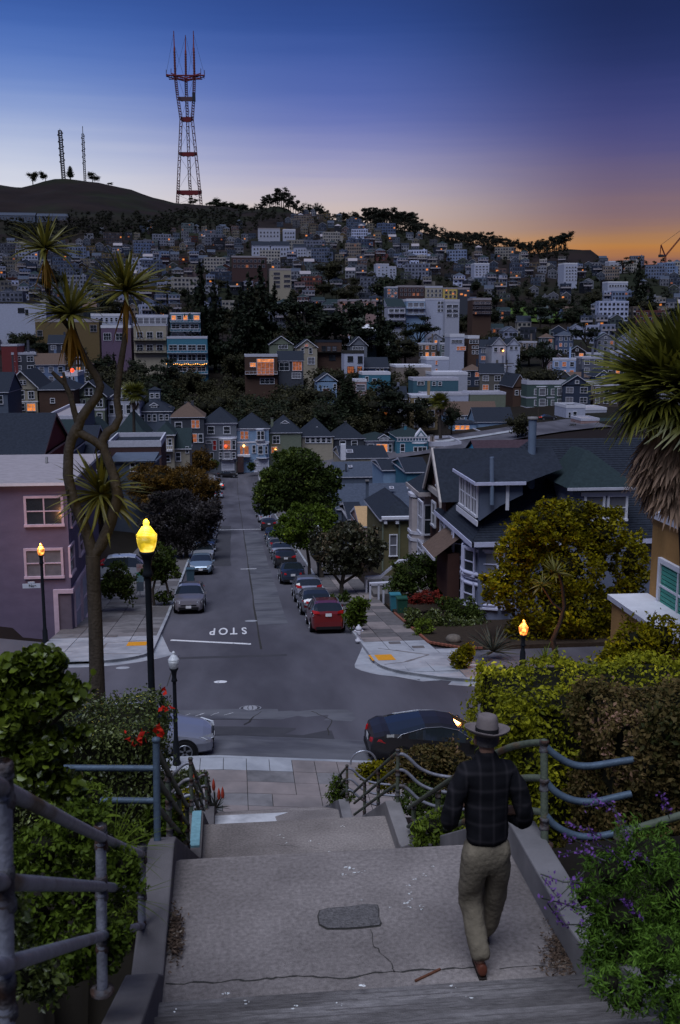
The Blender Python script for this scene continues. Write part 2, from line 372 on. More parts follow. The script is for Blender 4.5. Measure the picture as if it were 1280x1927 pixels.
strip('asphalt_patch', 1.30, 3.0, arange(56, 120, 4), M_asph2, .004, jag=.05)
strip('asphalt_patch', -1.8, -.2, arange(86, 130, 4), M_asph3, .004, jag=.06)
cross('painted_line', 124.0, 124.4, arange(-3.6, 4.2, 1), M_paint, .006)
cross('painted_line', 83.4, 83.65, arange(.6, 1.9, .6), M_paint, .006)
def crackline(name, pts, w, m, parent, zf, dz=.003, seg=5, amp=.05):
    P = []
    for (x0, y0), (x1, y1) in zip(pts, pts[1:]):
        for k in range(seg): t = k/seg; P.append((x0+(x1-x0)*t+rnd.uniform(-amp, amp), y0+(y1-y0)*t+rnd.uniform(-amp, amp)))
    P.append(pts[-1]); mb = MB()
    for (x0, y0), (x1, y1) in zip(P, P[1:]):
        dx, dy = x1-x0, y1-y0; l = math.hypot(dx, dy)+1e-6; a = w*rnd.uniform(.4, 1.2)/2; nx, ny = -dy/l*a, dx/l*a
        mb.poly([(x0+nx, y0+ny, zf(x0, y0)+dz), (x0-nx, y0-ny, zf(x0, y0)+dz), (x1-nx, y1-ny, zf(x1, y1)+dz), (x1+nx, y1+ny, zf(x1, y1)+dz)], m)
    return mb.obj(name, parent)
crackline('asphalt_crack', [(.3,33.4),(.9,35.3)], .05, M_joint, rd, roadz, .008)
crackline('asphalt_crack', [(3.0,32.4),(3.3,34.3),(2.7,35.4)], .06, M_joint, rd, roadz, .008)
crackline('asphalt_crack', [(-2.7,40),(-2.6,47)], .04, M_joint, rd, roadz, .008)
for k in range(7): crackline('chalk_mark', [(-3.4+k*.5,34.7),(-3.1+k*.5,35.1)], .03, M_paint, rd, roadz, .009, 2, .02)
# limit line + the word painted on the road, read by drivers coming up the hill
patch('limit_line', [(-3.25,51.75),(-3.25,51.35),(.80,49.35),(.80,49.75)], M_paint, .012)
def text_mesh(s, size, m, name='letter', ext=0, align='CENTER', boldx=.0):
    cu = bpy.data.curves.new(name, 'FONT'); cu.body = s; cu.size = size; cu.align_x = align; cu.align_y = 'CENTER'; cu.extrude = ext; cu.offset = boldx
    o = bpy.data.objects.new(name, cu); COL.objects.link(o)
    dg = bpy.context.evaluated_depsgraph_get(); me = bpy.data.meshes.new_from_object(o.evaluated_get(dg)); me.materials.clear(); me.materials.append(m)
    bpy.data.objects.remove(o); return me
for i, ch in enumerate('STOP'):
    me = text_mesh(ch, 1, M_paint, boldx=.02)
    for v in me.vertices:
        x, y = v.co.x, v.co.y
        X = .52-i*.56-x*.62; Y = 54.1-y*3.3; v.co = (X, Y, roadz(X, Y)+.012)
    o = put('painted_letter', me, rd)
def disc(name, x, y, r, m, dz, parent=rd, zf=roadz, ring=True):
    mb = MB(); z = zf(x, y)+dz; s = (zf(x, y+.5)-zf(x, y-.5))
    pt = lambda rr, k, h=0: (x+rr*math.cos(k*math.pi/10), y+rr*math.sin(k*math.pi/10), z+s*rr*math.sin(k*math.pi/10)+h)
    mb.poly([pt(r, k) for k in range(20)], M_iron if ring else m); 
    if ring:
        mb.poly([pt(r*.9, k, .003) for k in range(20)], M_asph3)
        for q in range(-4, 5):
            h = math.sqrt(max(0, 1-(q/5)**2))*r*.82
            for t in (-.55, 0, .55): mb.poly([(x+h*t-h*.22, y+q*r*.18-.02, z+s*q*r*.18+.006), (x+h*t+h*.22, y+q*r*.18-.02, z+s*q*r*.18+.006), (x+h*t+h*.22, y+q*r*.18+.045, z+s*q*r*.18+.006), (x+h*t-h*.22, y+q*r*.18+.045, z+s*q*r*.18+.006)], M_iron)
    return mb.obj(name, parent)
disc('manhole_cover', -.6, 40.5, .27, M_paint, .01, ring=False); disc('manhole_cover', .52, 35.8, .40, M_iron, .01); disc('manhole_cover', .95, 57.6, .36, M_conc_l, .01, ring=False)
disc('manhole_cover', -4.9, 44.3, .3, M_conc_l, .01, ring=False)
# ================= pavements =================
def swz(X, Y): return gz(X, Y)+.14
def corner_out(cx, cy, r, a0, a1, n=12): return [(cx+r*math.cos(math.radians(a0+(a1-a0)*i/n)), cy+r*math.sin(math.radians(a0+(a1-a0)*i/n))) for i in range(n+1)]
LC = corner_out(-6.5, 48.1, 2.66, 0, -90)      # left corner kerb line, from the street round to the cross street
RC = corner_out(10.3, 43.2, 4.2, 180, 270)
def solid(name, pts, zf, h, m, parent=None, side=None):
    mb = MB(); T = [(x, y, zf(x, y)) for x, y in pts]; B = [(x, y, zf(x, y)-h) for x, y in pts]; mb.poly(T, m); n = len(pts)
    for i in range(n): mb.poly([T[i], T[(i+1) % n], B[(i+1) % n], B[i]][::-1], side or m)
    return mb.obj(name, parent)
def inside(pt, poly):
    x, y = pt; c = False
    for i in range(len(poly)):
        (x0, y0), (x1, y1) = poly[i], poly[i-1]
        if (y0 > y) != (y1 > y) and x < (x1-x0)*(y-y0)/(y1-y0)+x0: c = not c
    return c
def kerb(name, line, m, parent, w=.16, h=.16, side=1):
    mb = MB(); n = len(line); off = []
    for i, (x, y) in enumerate(line):
        a, b = line[max(0, i-1)], line[min(n-1, i+1)]; dx, dy = b[0]-a[0], b[1]-a[1]; l = math.hypot(dx, dy); off.append((x-dy/l*w*side, y+dx/l*w*side))
    for i in range(n-1):
        p, q, P, Q = line[i], line[i+1], off[i], off[i+1]
        f = lambda c, dz: (c[0], c[1], gz(*c)+dz)
        mb.poly([f(p, h), f(q, h), f(Q, h), f(P, h)], m); mb.poly([f(p, -.05), f(q, -.05), f(q, h), f(p, h)], m)
    return mb.obj(name, parent)
def pavement(name, outline, slabs, x0, x1, y0, y1, sw, mats, pale, detail_to):
    base = solid(name, outline, lambda x, y: swz(x, y)-.42, .25, M_joint); tag(base, kind='structure')
    for j in range(int((detail_to-y0)/sw)+1):
        for i in range(int(round((x1-x0)/slabs))):
            X, Y = x0+i*slabs, y0+j*sw; c = [(X, Y), (X+slabs, Y), (X+slabs, Y+sw), (X, Y+sw)]
            if not all(inside((a+(X+slabs/2-a)*.02, b+(Y+sw/2-b)*.02), outline) for a, b in c): continue
            g = .016; c = [(X+g, Y+g), (X+slabs-g, Y+g), (X+slabs-g, Y+sw-g), (X+g, Y+sw-g)]; tl = rnd.uniform(-.006, .006)
            m = pale if (Y < pale_to and rnd.random() < .93) else rnd.choice(mats)
            solid('slab', c, lambda x, y: swz(x, y)+tl, .16, m, base)
    return base
# far stretches in one sheet with the material taking over
L_out = [(-9.4, 45.44), (-6.5, 45.44)]+LC[::-1][1:]+[(XL, 78), (-9.4, 78)]
R_out = [(XR, 78)]+[(XR, 43.2)]+RC[1:]+[(10.6, 39.0), (10.6, 45.6), (9.3, 47.5), (9.3, 78)]
pale_to = 51.2; pvL = pavement('left_pavement', L_out, 1.38, -9.38, -3.86, 45.5, 60, 1.38, [M_conc, M_conc_d, M_conc], M_conc_l, 76)
pale_to = 48.3; pvR = pavement('right_pavement', R_out, 1.06, 6.12, 10.4, 39.3, 60, 1.3, [M_conc_d, M_conc_p, M_conc_d], M_conc_l, 76)
for nm, a, b in (('left_pavement_beyond', -9.4, XL), ('right_pavement_beyond', XR, 9.6)):
    ys = arange(78, 238, 4); o = sheet(nm, [a, b], ys, swz, M_conc_d); 
kerb('kerb', [(XL-.001, y) for y in arange(236, 48.1, -4)]+LC+[(x, 45.44) for x in arange(-9.4, -60, -3)], M_conc_l, pvL, side=-1)
kerb('kerb', [(XR, y) for y in arange(236, 43.2, -4)]+RC+[(x, 39.0) for x in arange(10.6, 60, 3)], M_conc_l, pvR, side=1)
def gutter(line, parent, w):
    mb = MB(); n = len(line)
    for i in range(n-1):
        q = []
        for j in (i, i+1):
            x, y = line[j]; a, b = line[max(0, j-1)], line[min(n-1, j+1)]; dx, dy = b[0]-a[0], b[1]-a[1]; l = math.hypot(dx, dy); q.append(((x, y), (x-dy/l*w[j], y+dx/l*w[j])))
        f = lambda c: (c[0], c[1], gz(*c)+.005); mb.poly([f(q[0][0]), f(q[1][0]), f(q[1][1]), f(q[0][1])], M_conc_l)
    mb.obj('gutter_apron', parent)
gl = [(XL, 53.6)]+LC+[(-9, 45.44), (-11, 45.44)]; gutter(gl, rd, [.0]+[.75, 1.0, 1.0, .9, .8]+[.65]*(len(gl)-6))
gl = [(XR, 47.6)]+RC+[(10.6, 39.0), (11.6, 39)]; gutter(gl, rd, [-.0]+[-.9, -1.0, -.95, -.85, -.75]+[-.5]*(len(gl)-6))
mb = MB()   # pale new-concrete pads that finish the rounded corners, with the ramp grooves
padL = solid('corner_pad', LC[2:]+[(-7.6,45.44), (-7.6, 50.2), (-4.6, 50.2)], lambda x, y: swz(x, y)+.002, .1, M_conc_l, pvL)
padR = solid('corner_pad', RC[1:-1]+[(9.6, 44.6), (6.4, 46.5)], lambda x, y: swz(x, y)+.002, .1, M_conc_l, pvR)
for par, P in ((pvL, [(-4.2,46.9),(-6.4,47.4),(-6.3,50.4),(-4.1,50.9)]), (pvR, [(6.35,42.3),(7.4,42.8),(8.7,44.3),(6.7,46.4)])):
    for a, b in zip(P, P[1:]): crackline('ramp_groove', [a, b], .16, M_conc, par, swz, .008, 3, .012)
def tactile(x0, x1, y0, y1, parent):
    mb = MB(); f = lambda x, y, d: (x, y, swz(x, y)+d)
    mb.poly([f(x0,y0,.012), f(x1,y0,.012), f(x1,y1,.012), f(x0,y1,.012)], M_orange)
    for i in range(12):
        for j in range(8):
            x, y = x0+(i+.5)*(x1-x0)/12, y0+(j+.5)*(y1-y0)/8; p = [f(x-.02,y-.02,.013), f(x+.02,y-.02,.013), f(x+.02,y+.02,.013), f(x-.02,y+.02,.013)]
            q = f(x, y, .02)
            for k in range(4): mb.poly([p[k], p[(k+1) % 4], q], M_orange)
    mb.obj('tactile_pad', parent)
tactile(-5.25, -4.3, 49.3, 50.5, pvL); tactile(6.0, 7.05, 43.3, 44.7, pvR)
for (x, y) in ((7.7, 47.6), (8.6, 46.2), (-6.3, 52.3)):   # lids let into the slabs
    mb = MB(); mb.box(x-.28, x+.28, y-.3, y+.3, swz(x, y)-.02, swz(x, y)+.016, M_conc_d); mb.obj('utility_lid', pvR if x > 0 else pvL)
# far kerb of the T junction and its rising street
far_pv = sheet('far_pavement', arange(-60, 70, 4), [250, 251.6, 253.5], lambda x, y: gz(x, y)+.16, M_conc_l)
# near pavement below the stairs
def npz(x, y=0): return -12.36-.085*(x+.5 if x > -.5 else .15*(x+.5))
npv = solid('near_pavement', [(-9, 25.0), (-.5, 25.0), (9, 25.0), (9, 28.84), (-.5, 28.84), (-9, 28.84)], npz, .4, M_joint); tag(npv, kind='structure')
ys_ = [25.02, 25.75, 26.5, 27.25, 28.0, 28.84]
for j in range(5):
    x = -3.05+(j % 2)*.33*(0 if j < 4 else 1)
    while x < 5.2:
        w = .665 if (j in (4,) or rnd.random() < .5) else 1.33
        m = M_conc_l if (j == 4 and x < 1.25) else rnd.choice([M_conc_p, M_conc_p, M_conc_p, M_conc])
        if j == 4 and x >= 1.25: m = M_conc_p
        dz_ = rnd.uniform(-.004, .004); solid('slab', [(x+.009, ys_[j]+.009), (x+w-.009, ys_[j]+.009), (x+w-.009, ys_[j+1]-.009), (x+.009, ys_[j+1]-.009)], lambda a, b: npz(a)+.03+dz_, .08, m, npv); x += w
solid('kerb', [(-9, 28.85), (-.5, 28.85), (9, 28.85), (9, 29.0), (-.5, 29.0), (-9, 29.0)], lambda x, y: npz(x)+.025, .3, M_conc_l, npv)
# ================= the stairs =================
SX0, SX1 = -.5, 2.2
st = empty('stairs', (.85, 7.8, -4.2)); tag(st, kind='structure')
def steps(y0, z0, y1, z1, n, m=M_stair):
    d, h = (y1-y0)/(n-1), (z1-z0)/n
    for k in range(n-1):
        ya, zt = y0+k*d, z0+(k+1)*h; mb = MB()
        mb.box(SX0, SX1, ya, ya+d+(.02 if k < n-2 else -.002), zt-.7, zt, m); o = mb.obj('step', None, bevel=.012); adopt(st, o)
def landing(y0, y1, z, m=M_stair):
    mb = MB(); mb.box(SX0, SX1, y0, y1, z-.5, z, m); o = mb.obj('landing', None, bevel=.012); adopt(st, o); return o
n = 12
for k in range(n):      # upper flight, coming down to the first landing
    y1 = 5.8-k*.345; z = -4.2+(k+1)*.15; mb = MB(); mb.box(SX0-.0, SX1, y1-.36, y1, z-.6, z, M_step); adopt(st, mb.obj('step', None, bevel=.014))
    for g_ in (.04, .09, .14):  # dark strips: nosing grooves, doubling as a painted shadow line along each edge
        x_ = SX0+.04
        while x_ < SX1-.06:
            w_ = rnd.uniform(.25, .9); mb = MB(); e_ = min(SX1-.04, x_+w_); mb.poly([(x_, y1-g_, z+.002), (e_, y1-g_, z+.002), (e_, y1-g_-.008*rnd.uniform(.5, 1.2), z+.002), (x_, y1-g_-.007, z+.002)][::-1], M_conc_d); adopt(st, mb.obj('nosing_groove_shadow', None)); x_ = e_+rnd.uniform(.01, .16)
l1 = landing(5.8, 7.8, -4.2); steps(7.8, -4.2, 13.0, -7.2, 18); l2 = landing(13.0, 14.4, -7.2); steps(14.4, -7.2, 19.9, -10.4, 19); l3 = landing(19.9, 21.2, -10.4); steps(21.2, -10.4, 25.0, -12.33, 12)
# bleached strip, old patch, cracks and spilt paint on the landings
def flat(name, pts, z, m, parent): mb = MB(); mb.poly([(x, y, z) for x, y in pts], m); o = mb.obj(name, None); adopt(st, o); return o
def gl_(px, py, z): v = atz(px, py, z); return (v.x, v.y)
flat('bleached_strip', [(SX0+.01, 19.95), (.95, 19.95), (.8, 21.0), (1.1, 21.18), (SX0+.01, 21.18)], -10.396, M_conc_w, st)
pp = [gl_(x, y, -4.2) for x, y in ((597,1725),(601,1714),(618,1709),(660,1706),(685,1702),(711,1703),(714,1712),(714,1728),(719,1738),(716,1744),(680,1748),(650,1750),(615,1750),(600,1742))]
M_oldp = mat('old_asphalt_plug', (.12,.113,.115), .95, .5, 45, 1.0, 70)
mb = MB(); mb.poly([(x, y, -4.196) for x, y in pp], M_joint); cx = sum(p[0] for p in pp)/len(pp); cy = sum(p[1] for p in pp)/len(pp)
mb.poly([(cx+(x-cx)*.965, cy+(y-cy)*.93, -4.19) for x, y in pp], M_oldp); adopt(st, mb.obj('repair_patch', None))
def stc(pts, z, w, m=M_joint, nm='crack', seg=6, amp=.012): o = crackline(nm, [gl_(x, y, z) for x, y in pts], w, m, None, lambda a, b: z, .003, seg, amp); adopt(st, o)
stc([(310,1852),(420,1848),(500,1842),(560,1838),(640,1842),(720,1830),(830,1824),(905,1820)], -4.2, .016)
stc([(700,1750),(704,1782),(738,1812),(742,1830)], -4.2, .007); stc([(520,1590),(600,1597)], -4.2, .004)
stc([(940,1822),(1080,1815)], -4.2, .008)
def splat(pts, z, r):
    for x, y in pts:
        c = gl_(x, y, z)
        for _ in range(3):
            a = rnd.uniform(0, 6.3); d = rnd.uniform(0, r*1.6); q = (c[0]+math.cos(a)*d, c[1]+math.sin(a)*d); s = r*rnd.uniform(.2, .7); n = rnd.randint(5, 8)
            e = rnd.uniform(.3, 1)
            flat('paint_splash', [(q[0]+math.cos(k*6.283/n+a)*s*rnd.uniform(.5, 1.2), q[1]+e*math.sin(k*6.283/n+a)*s*rnd.uniform(.5, 1.2)) for k in range(n)], z+.004, M_splat, st)
splat([(645,1646),(652,1633),(660,1635),(668,1643),(680,1642)], -4.2, .022); splat([(772,1665),(770,1682),(773,1695),(764,1700),(768,1708),(793,1712),(790,1706),(780,1655),(800,1648),(811,1630)], -4.2, .02)
splat([(523,1572),(535,1578),(540,1586),(585,1583),(600,1588),(620,1602),(645,1555)], -7.2, .022); splat([(633,1714),(682,1694),(735,1708)], -4.2, .012)
splat([(425,1870),(685,1855),(850,1857),(462,1884)], -4.0, .02); splat([(560,1895),(640,1890),(880,1880),(330,1905)], -3.8, .02)
mb = MB(); mb.prism([(1.13,6.06,-4.2),(1.32,6.17,-4.2),(1.325,6.155,-4.2),(1.135,6.045,-4.2)], (0,0,.012), mat('rusty_iron', (.12,.05,.03), .9, .4, 20)); tag(mb.obj('scrap_bar', loc=(1.2,6.1,-4.2)), 'short rusty bar lying on the first landing near the crack', 'metal bar')
# cheek walls beside the flights
def cheek(name, x0, x1, ys, hh, label, m=M_conc_d):
    mb = MB(); T = [(y, prof(y)+hh(y)) for y in ys]
    pts = [(x0, y, z) for y, z in T]+[(x0, ys[-1], T[-1][1]-1.6)]+[(x0, y, z-1.6) for y, z in T[::-1]][1:]
    mb.prism(pts, (x1-x0, 0, 0), m); o = mb.obj(name, loc=((x0+x1)/2, ys[0], T[0][1]-.3), bevel=.015)
    return tag(o, label, 'wall')
YS = [0.5, 2, 3.5, 5, 5.9, 6.2, 7.7, 7.95, 9, 11, 12.9, 13.1, 14.4, 14.6, 16, 18, 19.8, 20, 21.2, 21.4, 23, 24.9]
cheek('cheek_wall', SX0-.21, SX0, YS, lambda y: .24 if y < 6.0 else (.07 if y < 7.7 else .22), 'low concrete wall along the left edge of the stairs')
cheek('cheek_wall', SX1, SX1+.22, YS, lambda y: .24, 'low concrete wall along the right edge of the stairs', M_conc)
mb = MB(); mb.box(SX0-.16, SX0-.03, 13.3, 14.35, -7.2, -6.95, M_teal); tag(mb.obj('painted_block', loc=(SX0-.2, 13.8, -7.2)), 'flat concrete block painted pale blue at the left of the second landing', 'block')
# ================= house kit =================
M_roof = mat('dark_shingle', (.023,.028,.040), .9, .3, 5, .4, 25); M_roof2 = mat('slate_shingle', (.062,.075,.105), .9, .25, 3, .4, 20)
M_roofb = mat('brown_shingle', (.11,.075,.06), .9, .25, 5, .3, 20); M_rooft = mat('tan_shingle', (.42,.27,.14), .9, .15, 5, .3, 20); M_roofp = mat('pale_gravel_roof', (.30,.27,.29), .92, .15, 2, .2, 30)
M_roofg = mat('green_shingle', (.022,.034,.038), .9, .25, 5, .3, 20); M_roofw = mat('white_roof_coating', (.62,.62,.66), .8, .12, 2)
M_glass = mat('window_glass', (.02,.025,.032), .12, .4, 1.2, spec=.8); M_curt = mat('curtained_glass', (.13,.13,.15), .35, .3, 2, spec=.6)
M_lit = emat('lit_window', (1.0,.30,.05), .8); M_litd = emat('dim_lit_window', (1.0,.25,.04), .25); M_bulb = emat('amber_bulb', (1.0,.42,.08), 9)
M_litr = emat('red_bulb', (1, .05, .01), 4)
M_white = mat('white_paint', (.62,.62,.68), .7, .1, 3); M_white2 = mat('offwhite_paint', (.45,.45,.52), .75, .15, 3)
def wallm(name, c): return mat(name+'_wall', c, .85, .13, 1.2, .15, 30, stretch=(1, 1, 2))
PAL = dict(blue=(.13,.2,.36), teal=(.06,.13,.17), gray=(.14,.15,.18), darkgray=(.055,.06,.075), cream=(.31,.275,.215), sage=(.15,.17,.13), green=(.07,.1,.09), brown=(.075,.045,.035), white=(.38,.40,.50), offw=(.36,.37,.44), mauve=(.13,.09,.14), pink=(.3,.2,.19), red=(.15,.035,.038), navy=(.045,.07,.13), ochre=(.14,.10,.05), slate=(.09,.11,.15), olive=(.12,.105,.055), tealb=(.055,.17,.24), ltblue=(.2,.29,.42), maroon=(.065,.038,.038), beige=(.24,.2,.18), dkgreen=(.06,.09,.085), aqua=(.12,.5,.55), yellow=(.5,.38,.12))
def PM(k): return wallm(k, PAL[k]) if isinstance(k, str) else k
_WC = {}
def win_mesh(w, h, kind, trim, bars):
    key = (round(w, 1), round(h, 1), kind, trim.name, bars)
    if key in _WC: return _WC[key]
    w, h = max(.3, round(w, 1)), max(.3, round(h, 1)); f = min(.13, w*.14); m = MB(); d = .10
    m.box(-w/2-f, w/2+f, -d, 0, h/2, h/2+f, trim); m.box(-w/2-f-.03, w/2+f+.03, -d-.05, 0, -h/2-f, -h/2, trim)
    m.box(-w/2-f, -w/2, -d, 0, -h/2, h/2, trim); m.box(w/2, w/2+f, -d, 0, -h/2, h/2, trim)
    if bars != 0:
        if kind != 'door': m.box(-w/2, w/2, -d+.02, 0, -.03, .03, trim)
        for k in range(1, bars): x = -w/2+w*k/bars; m.box(x-.035, x+.035, -d+.015, 0, -h/2, h/2, trim)
    fr = m.mesh('window_frame'); p = MB(); gm = {'n': M_glass, 'c': M_curt, 'l': M_lit, 'd': M_litd, 'door': mat('door_paint', (.1,.05,.045), .6), 'gar': M_white2, 'rdoor': mat('red_door', (.3,.02,.02), .6)}[kind]
    if kind == 'gar':
        for k in range(4): p.box(-w/2, w/2, -.03, .0, -h/2+k*h/4+.01, -h/2+(k+1)*h/4-.03, gm)
    else: p.poly([(-w/2,-.03,-h/2),(w/2,-.03,-h/2),(w/2,-.03,h/2),(-w/2,-.03,h/2)], gm)
    _WC[key] = (fr, p.mesh('pane')); return _WC[key]
def add_win(root, x, z, w, h, y=0, kind='n', trim=None, bars=1, rz=0, nopane=False):
    """window in the root's own frame, facing -y by default"""
    fr, pn = win_mesh(w, h, kind, trim or M_white, bars)
    nm = {'door': 'door', 'rdoor': 'door', 'gar': 'garage_door'}.get(kind, 'window')
    o = put(nm, fr, root, (x, y, z), (0, 0, rz)); p = put('pane' if nm == 'window' else 'door_leaf', pn, o); return o
def roof_mb(mb, w, d, z0, z1, kind, m, trim, ov=.3, th=.14, wall=None):
    """footprint x -w/2..w/2, y 0..d; roof with overhang and thickness"""
    x0, x1, y0, y1 = -w/2-ov, w/2+ov, -ov, d+ov
    if kind == 'flat':
        mb.box(x0+ov-.02, x1-ov+.02, -.02, d+.02, z0, z0+.02, m)
        t = .18
        for a in ((x0+ov-.06, x1-ov+.06, -.06, t), (x0+ov-.06, x1-ov+.06, d-t, d+.06), (x0+ov-.06, x0+ov+t, t, d-t), (x1-ov-t, x1-ov+.06, t, d-t)): mb.box(a[0], a[1], a[2], a[3], z0-.25, z1, trim)
        return
    if kind == 'hip':
        r = min(w, d)/2
        if w >= d: A, B = (-w/2+r*1.0, d/2, z1), (w/2-r*1.0, d/2, z1)
        else: A, B = (0, r, z1), (0, d-r, z1)
        c = [(x0,y0,z0),(x1,y0,z0),(x1,y1,z0),(x0,y1,z0)]
        if w >= d: F_ = [(c[0],c[1],B,A),(c[1],c[2],B),(c[2],c[3],A,B),(c[3],c[0],A)]
        else: F_ = [(c[0],c[1],A),(c[1],c[2],B,A),(c[2],c[3],B),(c[3],c[0],A,B)]
        for f in F_: mb.poly(f, m)
    elif kind == 'gf':      # gable facing the front
        for s in (x0, x1):
            P = [(s,y0,z0),(0,y0,z1),(0,y1,z1),(s,y1,z0)]; 
            if s > 0: P = P[::-1]
            mb.poly(P[::-1], m); mb.poly([(p[0],p[1],p[2]-th) for p in P], trim)
            q = [(s,y0,z0),(0,y0,z1),(0,y0,z1-th*1.6),(s,y0,z0-th*1.6)]; mb.poly(q if s < 0 else q[::-1], trim); q2 = [(a, y1, c) for a, b, c in q]; mb.poly(q2, trim)
        if wall:
            for y in (0, d): mb.poly([(-w/2,y,z0-.3),(w/2,y,z0-.3),(w/2,y,z0+(z1-z0)*ov/(w/2+ov)-.02),(0,y,z1-th),(-w/2,y,z0+(z1-z0)*ov/(w/2+ov)-.02)], wall)
        return
    elif kind == 'gs':      # ridge parallel to the front
        mb.poly([(x0,y0,z0),(x1,y0,z0),(x1,d/2,z1),(x0,d/2,z1)], m); mb.poly([(x1,y1,z0),(x0,y1,z0),(x0,d/2,z1),(x1,d/2,z1)], m)
        for x in (x0, x1):
            mb.poly([(x,y0,z0),(x,d/2,z1),(x,y1,z0),(x,y1,z0-th),(x,d/2,z1-th*2),(x,y0,z0-th)], trim)
        if wall:
            for x in (-w/2, w/2): mb.poly([(x,0,z0-.3),(x,d,z0-.3),(x,d,z0),(x,d/2,z1-.1),(x,0,z0)], wall)
    elif kind == 'mono':
        mb.poly([(x0,y0,z0),(x1,y0,z0),(x1,y1,z1),(x0,y1,z1)], m); mb.poly([(x0,y0,z0-th),(x1,y0,z0-th),(x1,y1,z1-th),(x0,y1,z1-th)], trim)
        if wall:
            mb.poly([(-w/2,0,z0-.4),(-w/2,d,z0-.4),(-w/2,d,z1),(-w/2,0,z0)], wall); mb.poly([(w/2,0,z0-.4),(w/2,d,z0-.4),(w/2,d,z1),(w/2,0,z0)], wall)
    # eaves board + soffit
    e = [(x0,y0),(x1,y0),(x1,y1),(x0,y1)]
    if kind in ('hip', 'gs'):
        for i in range(4):
            a, b = e[i], e[(i+1) % 4]; mb.poly([(a[0],a[1],z0-th),(b[0],b[1],z0-th),(b[0],b[1],z0),(a[0],a[1],z0)], trim)
        mb.poly([(a[0],a[1],z0-th) for a in e][::-1], trim)
TAKEN = []
def H(label, x0, x1, yb, ye, ya, Y, d=10, wall='gray', roof='hip', rm=None, wins='', trim=None, cat='house', name='house', extra=None, ch=None, ov=.3, bands=(), body=None, group=None):
    """house whose front stands at distance Y; x0,x1,yb,ye,ya are photo columns/rows of its front wall and roof top.
       wins: 'k:x0,y0,x1,y1[,bars]' rectangles in photo pixels, separated by spaces"""
    a = atY(x0, ye, Y); b = atY(x1, ye, Y); w = b.x-a.x; cx = (a.x+b.x)/2; zt = (a.z+b.z)/2
    zb = min(atY((x0+x1)/2, yb, Y).z, gz(cx, Y), gz(cx, Y-2))-.6
    wm = PM(wall); tr = trim or M_white2; root = empty(name, (cx, Y, zb)); tag(root, label, cat, group)
    mb = MB(); hz = zt-zb; mb.box(-w/2, w/2, 0, d, 0, hz, wm)
    for (bz, bh) in bands:
        q = atY((x0+x1)/2, bz, Y).z-zb; mb.box(-w/2-.08, w/2+.08, -.08, d*.5, q-bh/2, q+bh/2, tr)
    mb.obj('wall', root)
    zy = Y+(d/2 if roof in ('hip', 'gs') else d if roof == 'mono' else 0)
    if roof == 'hip' and w < d: zy = Y+w/2
    za = atY((x0+x1)/2, ya, zy).z-zb
    if roof == 'flat': za = hz+max(.25, min(1.0, atY((x0+x1)/2, ya, Y).z-zb-hz))
    mb = MB(); roof_mb(mb, w, d, hz+.01, za, roof, rm or M_roof, tr, ov, wall=wm); mb.obj('roof', root)
    for t in wins.split():
        k, r = t.split(':'); v = [float(q) for q in r.split(',')]
        p, q = atY(v[0], v[1], Y), atY(v[2], v[3], Y); ww, hh = q.x-p.x, p.z-q.z
        add_win(root, (p.x+q.x)/2-cx, (p.z+q.z)/2-zb, ww, hh, 0, {'N': 'n', 'C': 'c', 'L': 'l', 'D': 'd', 'O': 'door', 'G': 'gar', 'R': 'rdoor'}[k], tr if tr != M_white2 else M_white, int(v[4]) if len(v) > 4 else (2 if ww > 1.4 and k != 'G' else 1))
    if ch:
        for (px, pt) in ch:
            p = atY(px, pt, Y+d*.4); mb = MB(); mb.box(p.x-cx-.3, p.x-cx+.3, d*.4-.3, d*.4+.3, hz, p.z-zb, wm if body is None else body); mb.box(p.x-cx-.36, p.x-cx+.36, d*.4-.36, d*.4+.36, p.z-zb-.15, p.z-zb, M_conc); mb.obj('chimney', root)
    pf = 1950/Y; TAKEN.append((min(x0, x1)-3, max(x0, x1)+3, min(ya, ye)-3, yb+4, Y))
    if extra: extra(root, cx, zb, w, hz, d)
    root['_'] = 0; del root['_']
    return root
def grid(k, x0, x1, y0, y1, nx, ny, fw=.6, fh=.55, bars=1, alt=None):
    s = []
    for j in range(ny):
        for i in range(nx):
            cx = x0+(i+.5)*(x1-x0)/nx; cy = y0+(j+.5)*(y1-y0)/ny; w = (x1-x0)/nx*fw/2; h = (y1-y0)/ny*fh/2
            kk = k if not alt or rnd.random() > .12 else alt
            s.append('%s:%.1f,%.1f,%.1f,%.1f,%d' % (kk, cx-w, cy-h, cx+w, cy+h, bars))
    return ' '.join(s)+' '
def pxbox(root, px0, px1, py0, py1, Y, dy, m, name='trim', front=True):
    """a box part given by its photo rectangle at depth Y (front face)"""
    a, b = atY(px0, py0, Y), atY(px1, py1, Y); o = root.location; mb = MB(); mb.box(a.x-o.x, b.x-o.x, Y-o.y, Y-o.y+dy, b.z-o.z, a.z-o.z, m); return mb.obj(name, root)
def lamp_at(root, px, py, Y, r=.16, m=None):
    p = atY(px, py, Y)-root.location; mb = MB(); mb.lathe([(0,-r),(r*.7,-r*.7),(r,0),(r*.7,r*.7),(0,r)], p, m or M_bulb, 8); return mb.obj('porch_lamp', root)
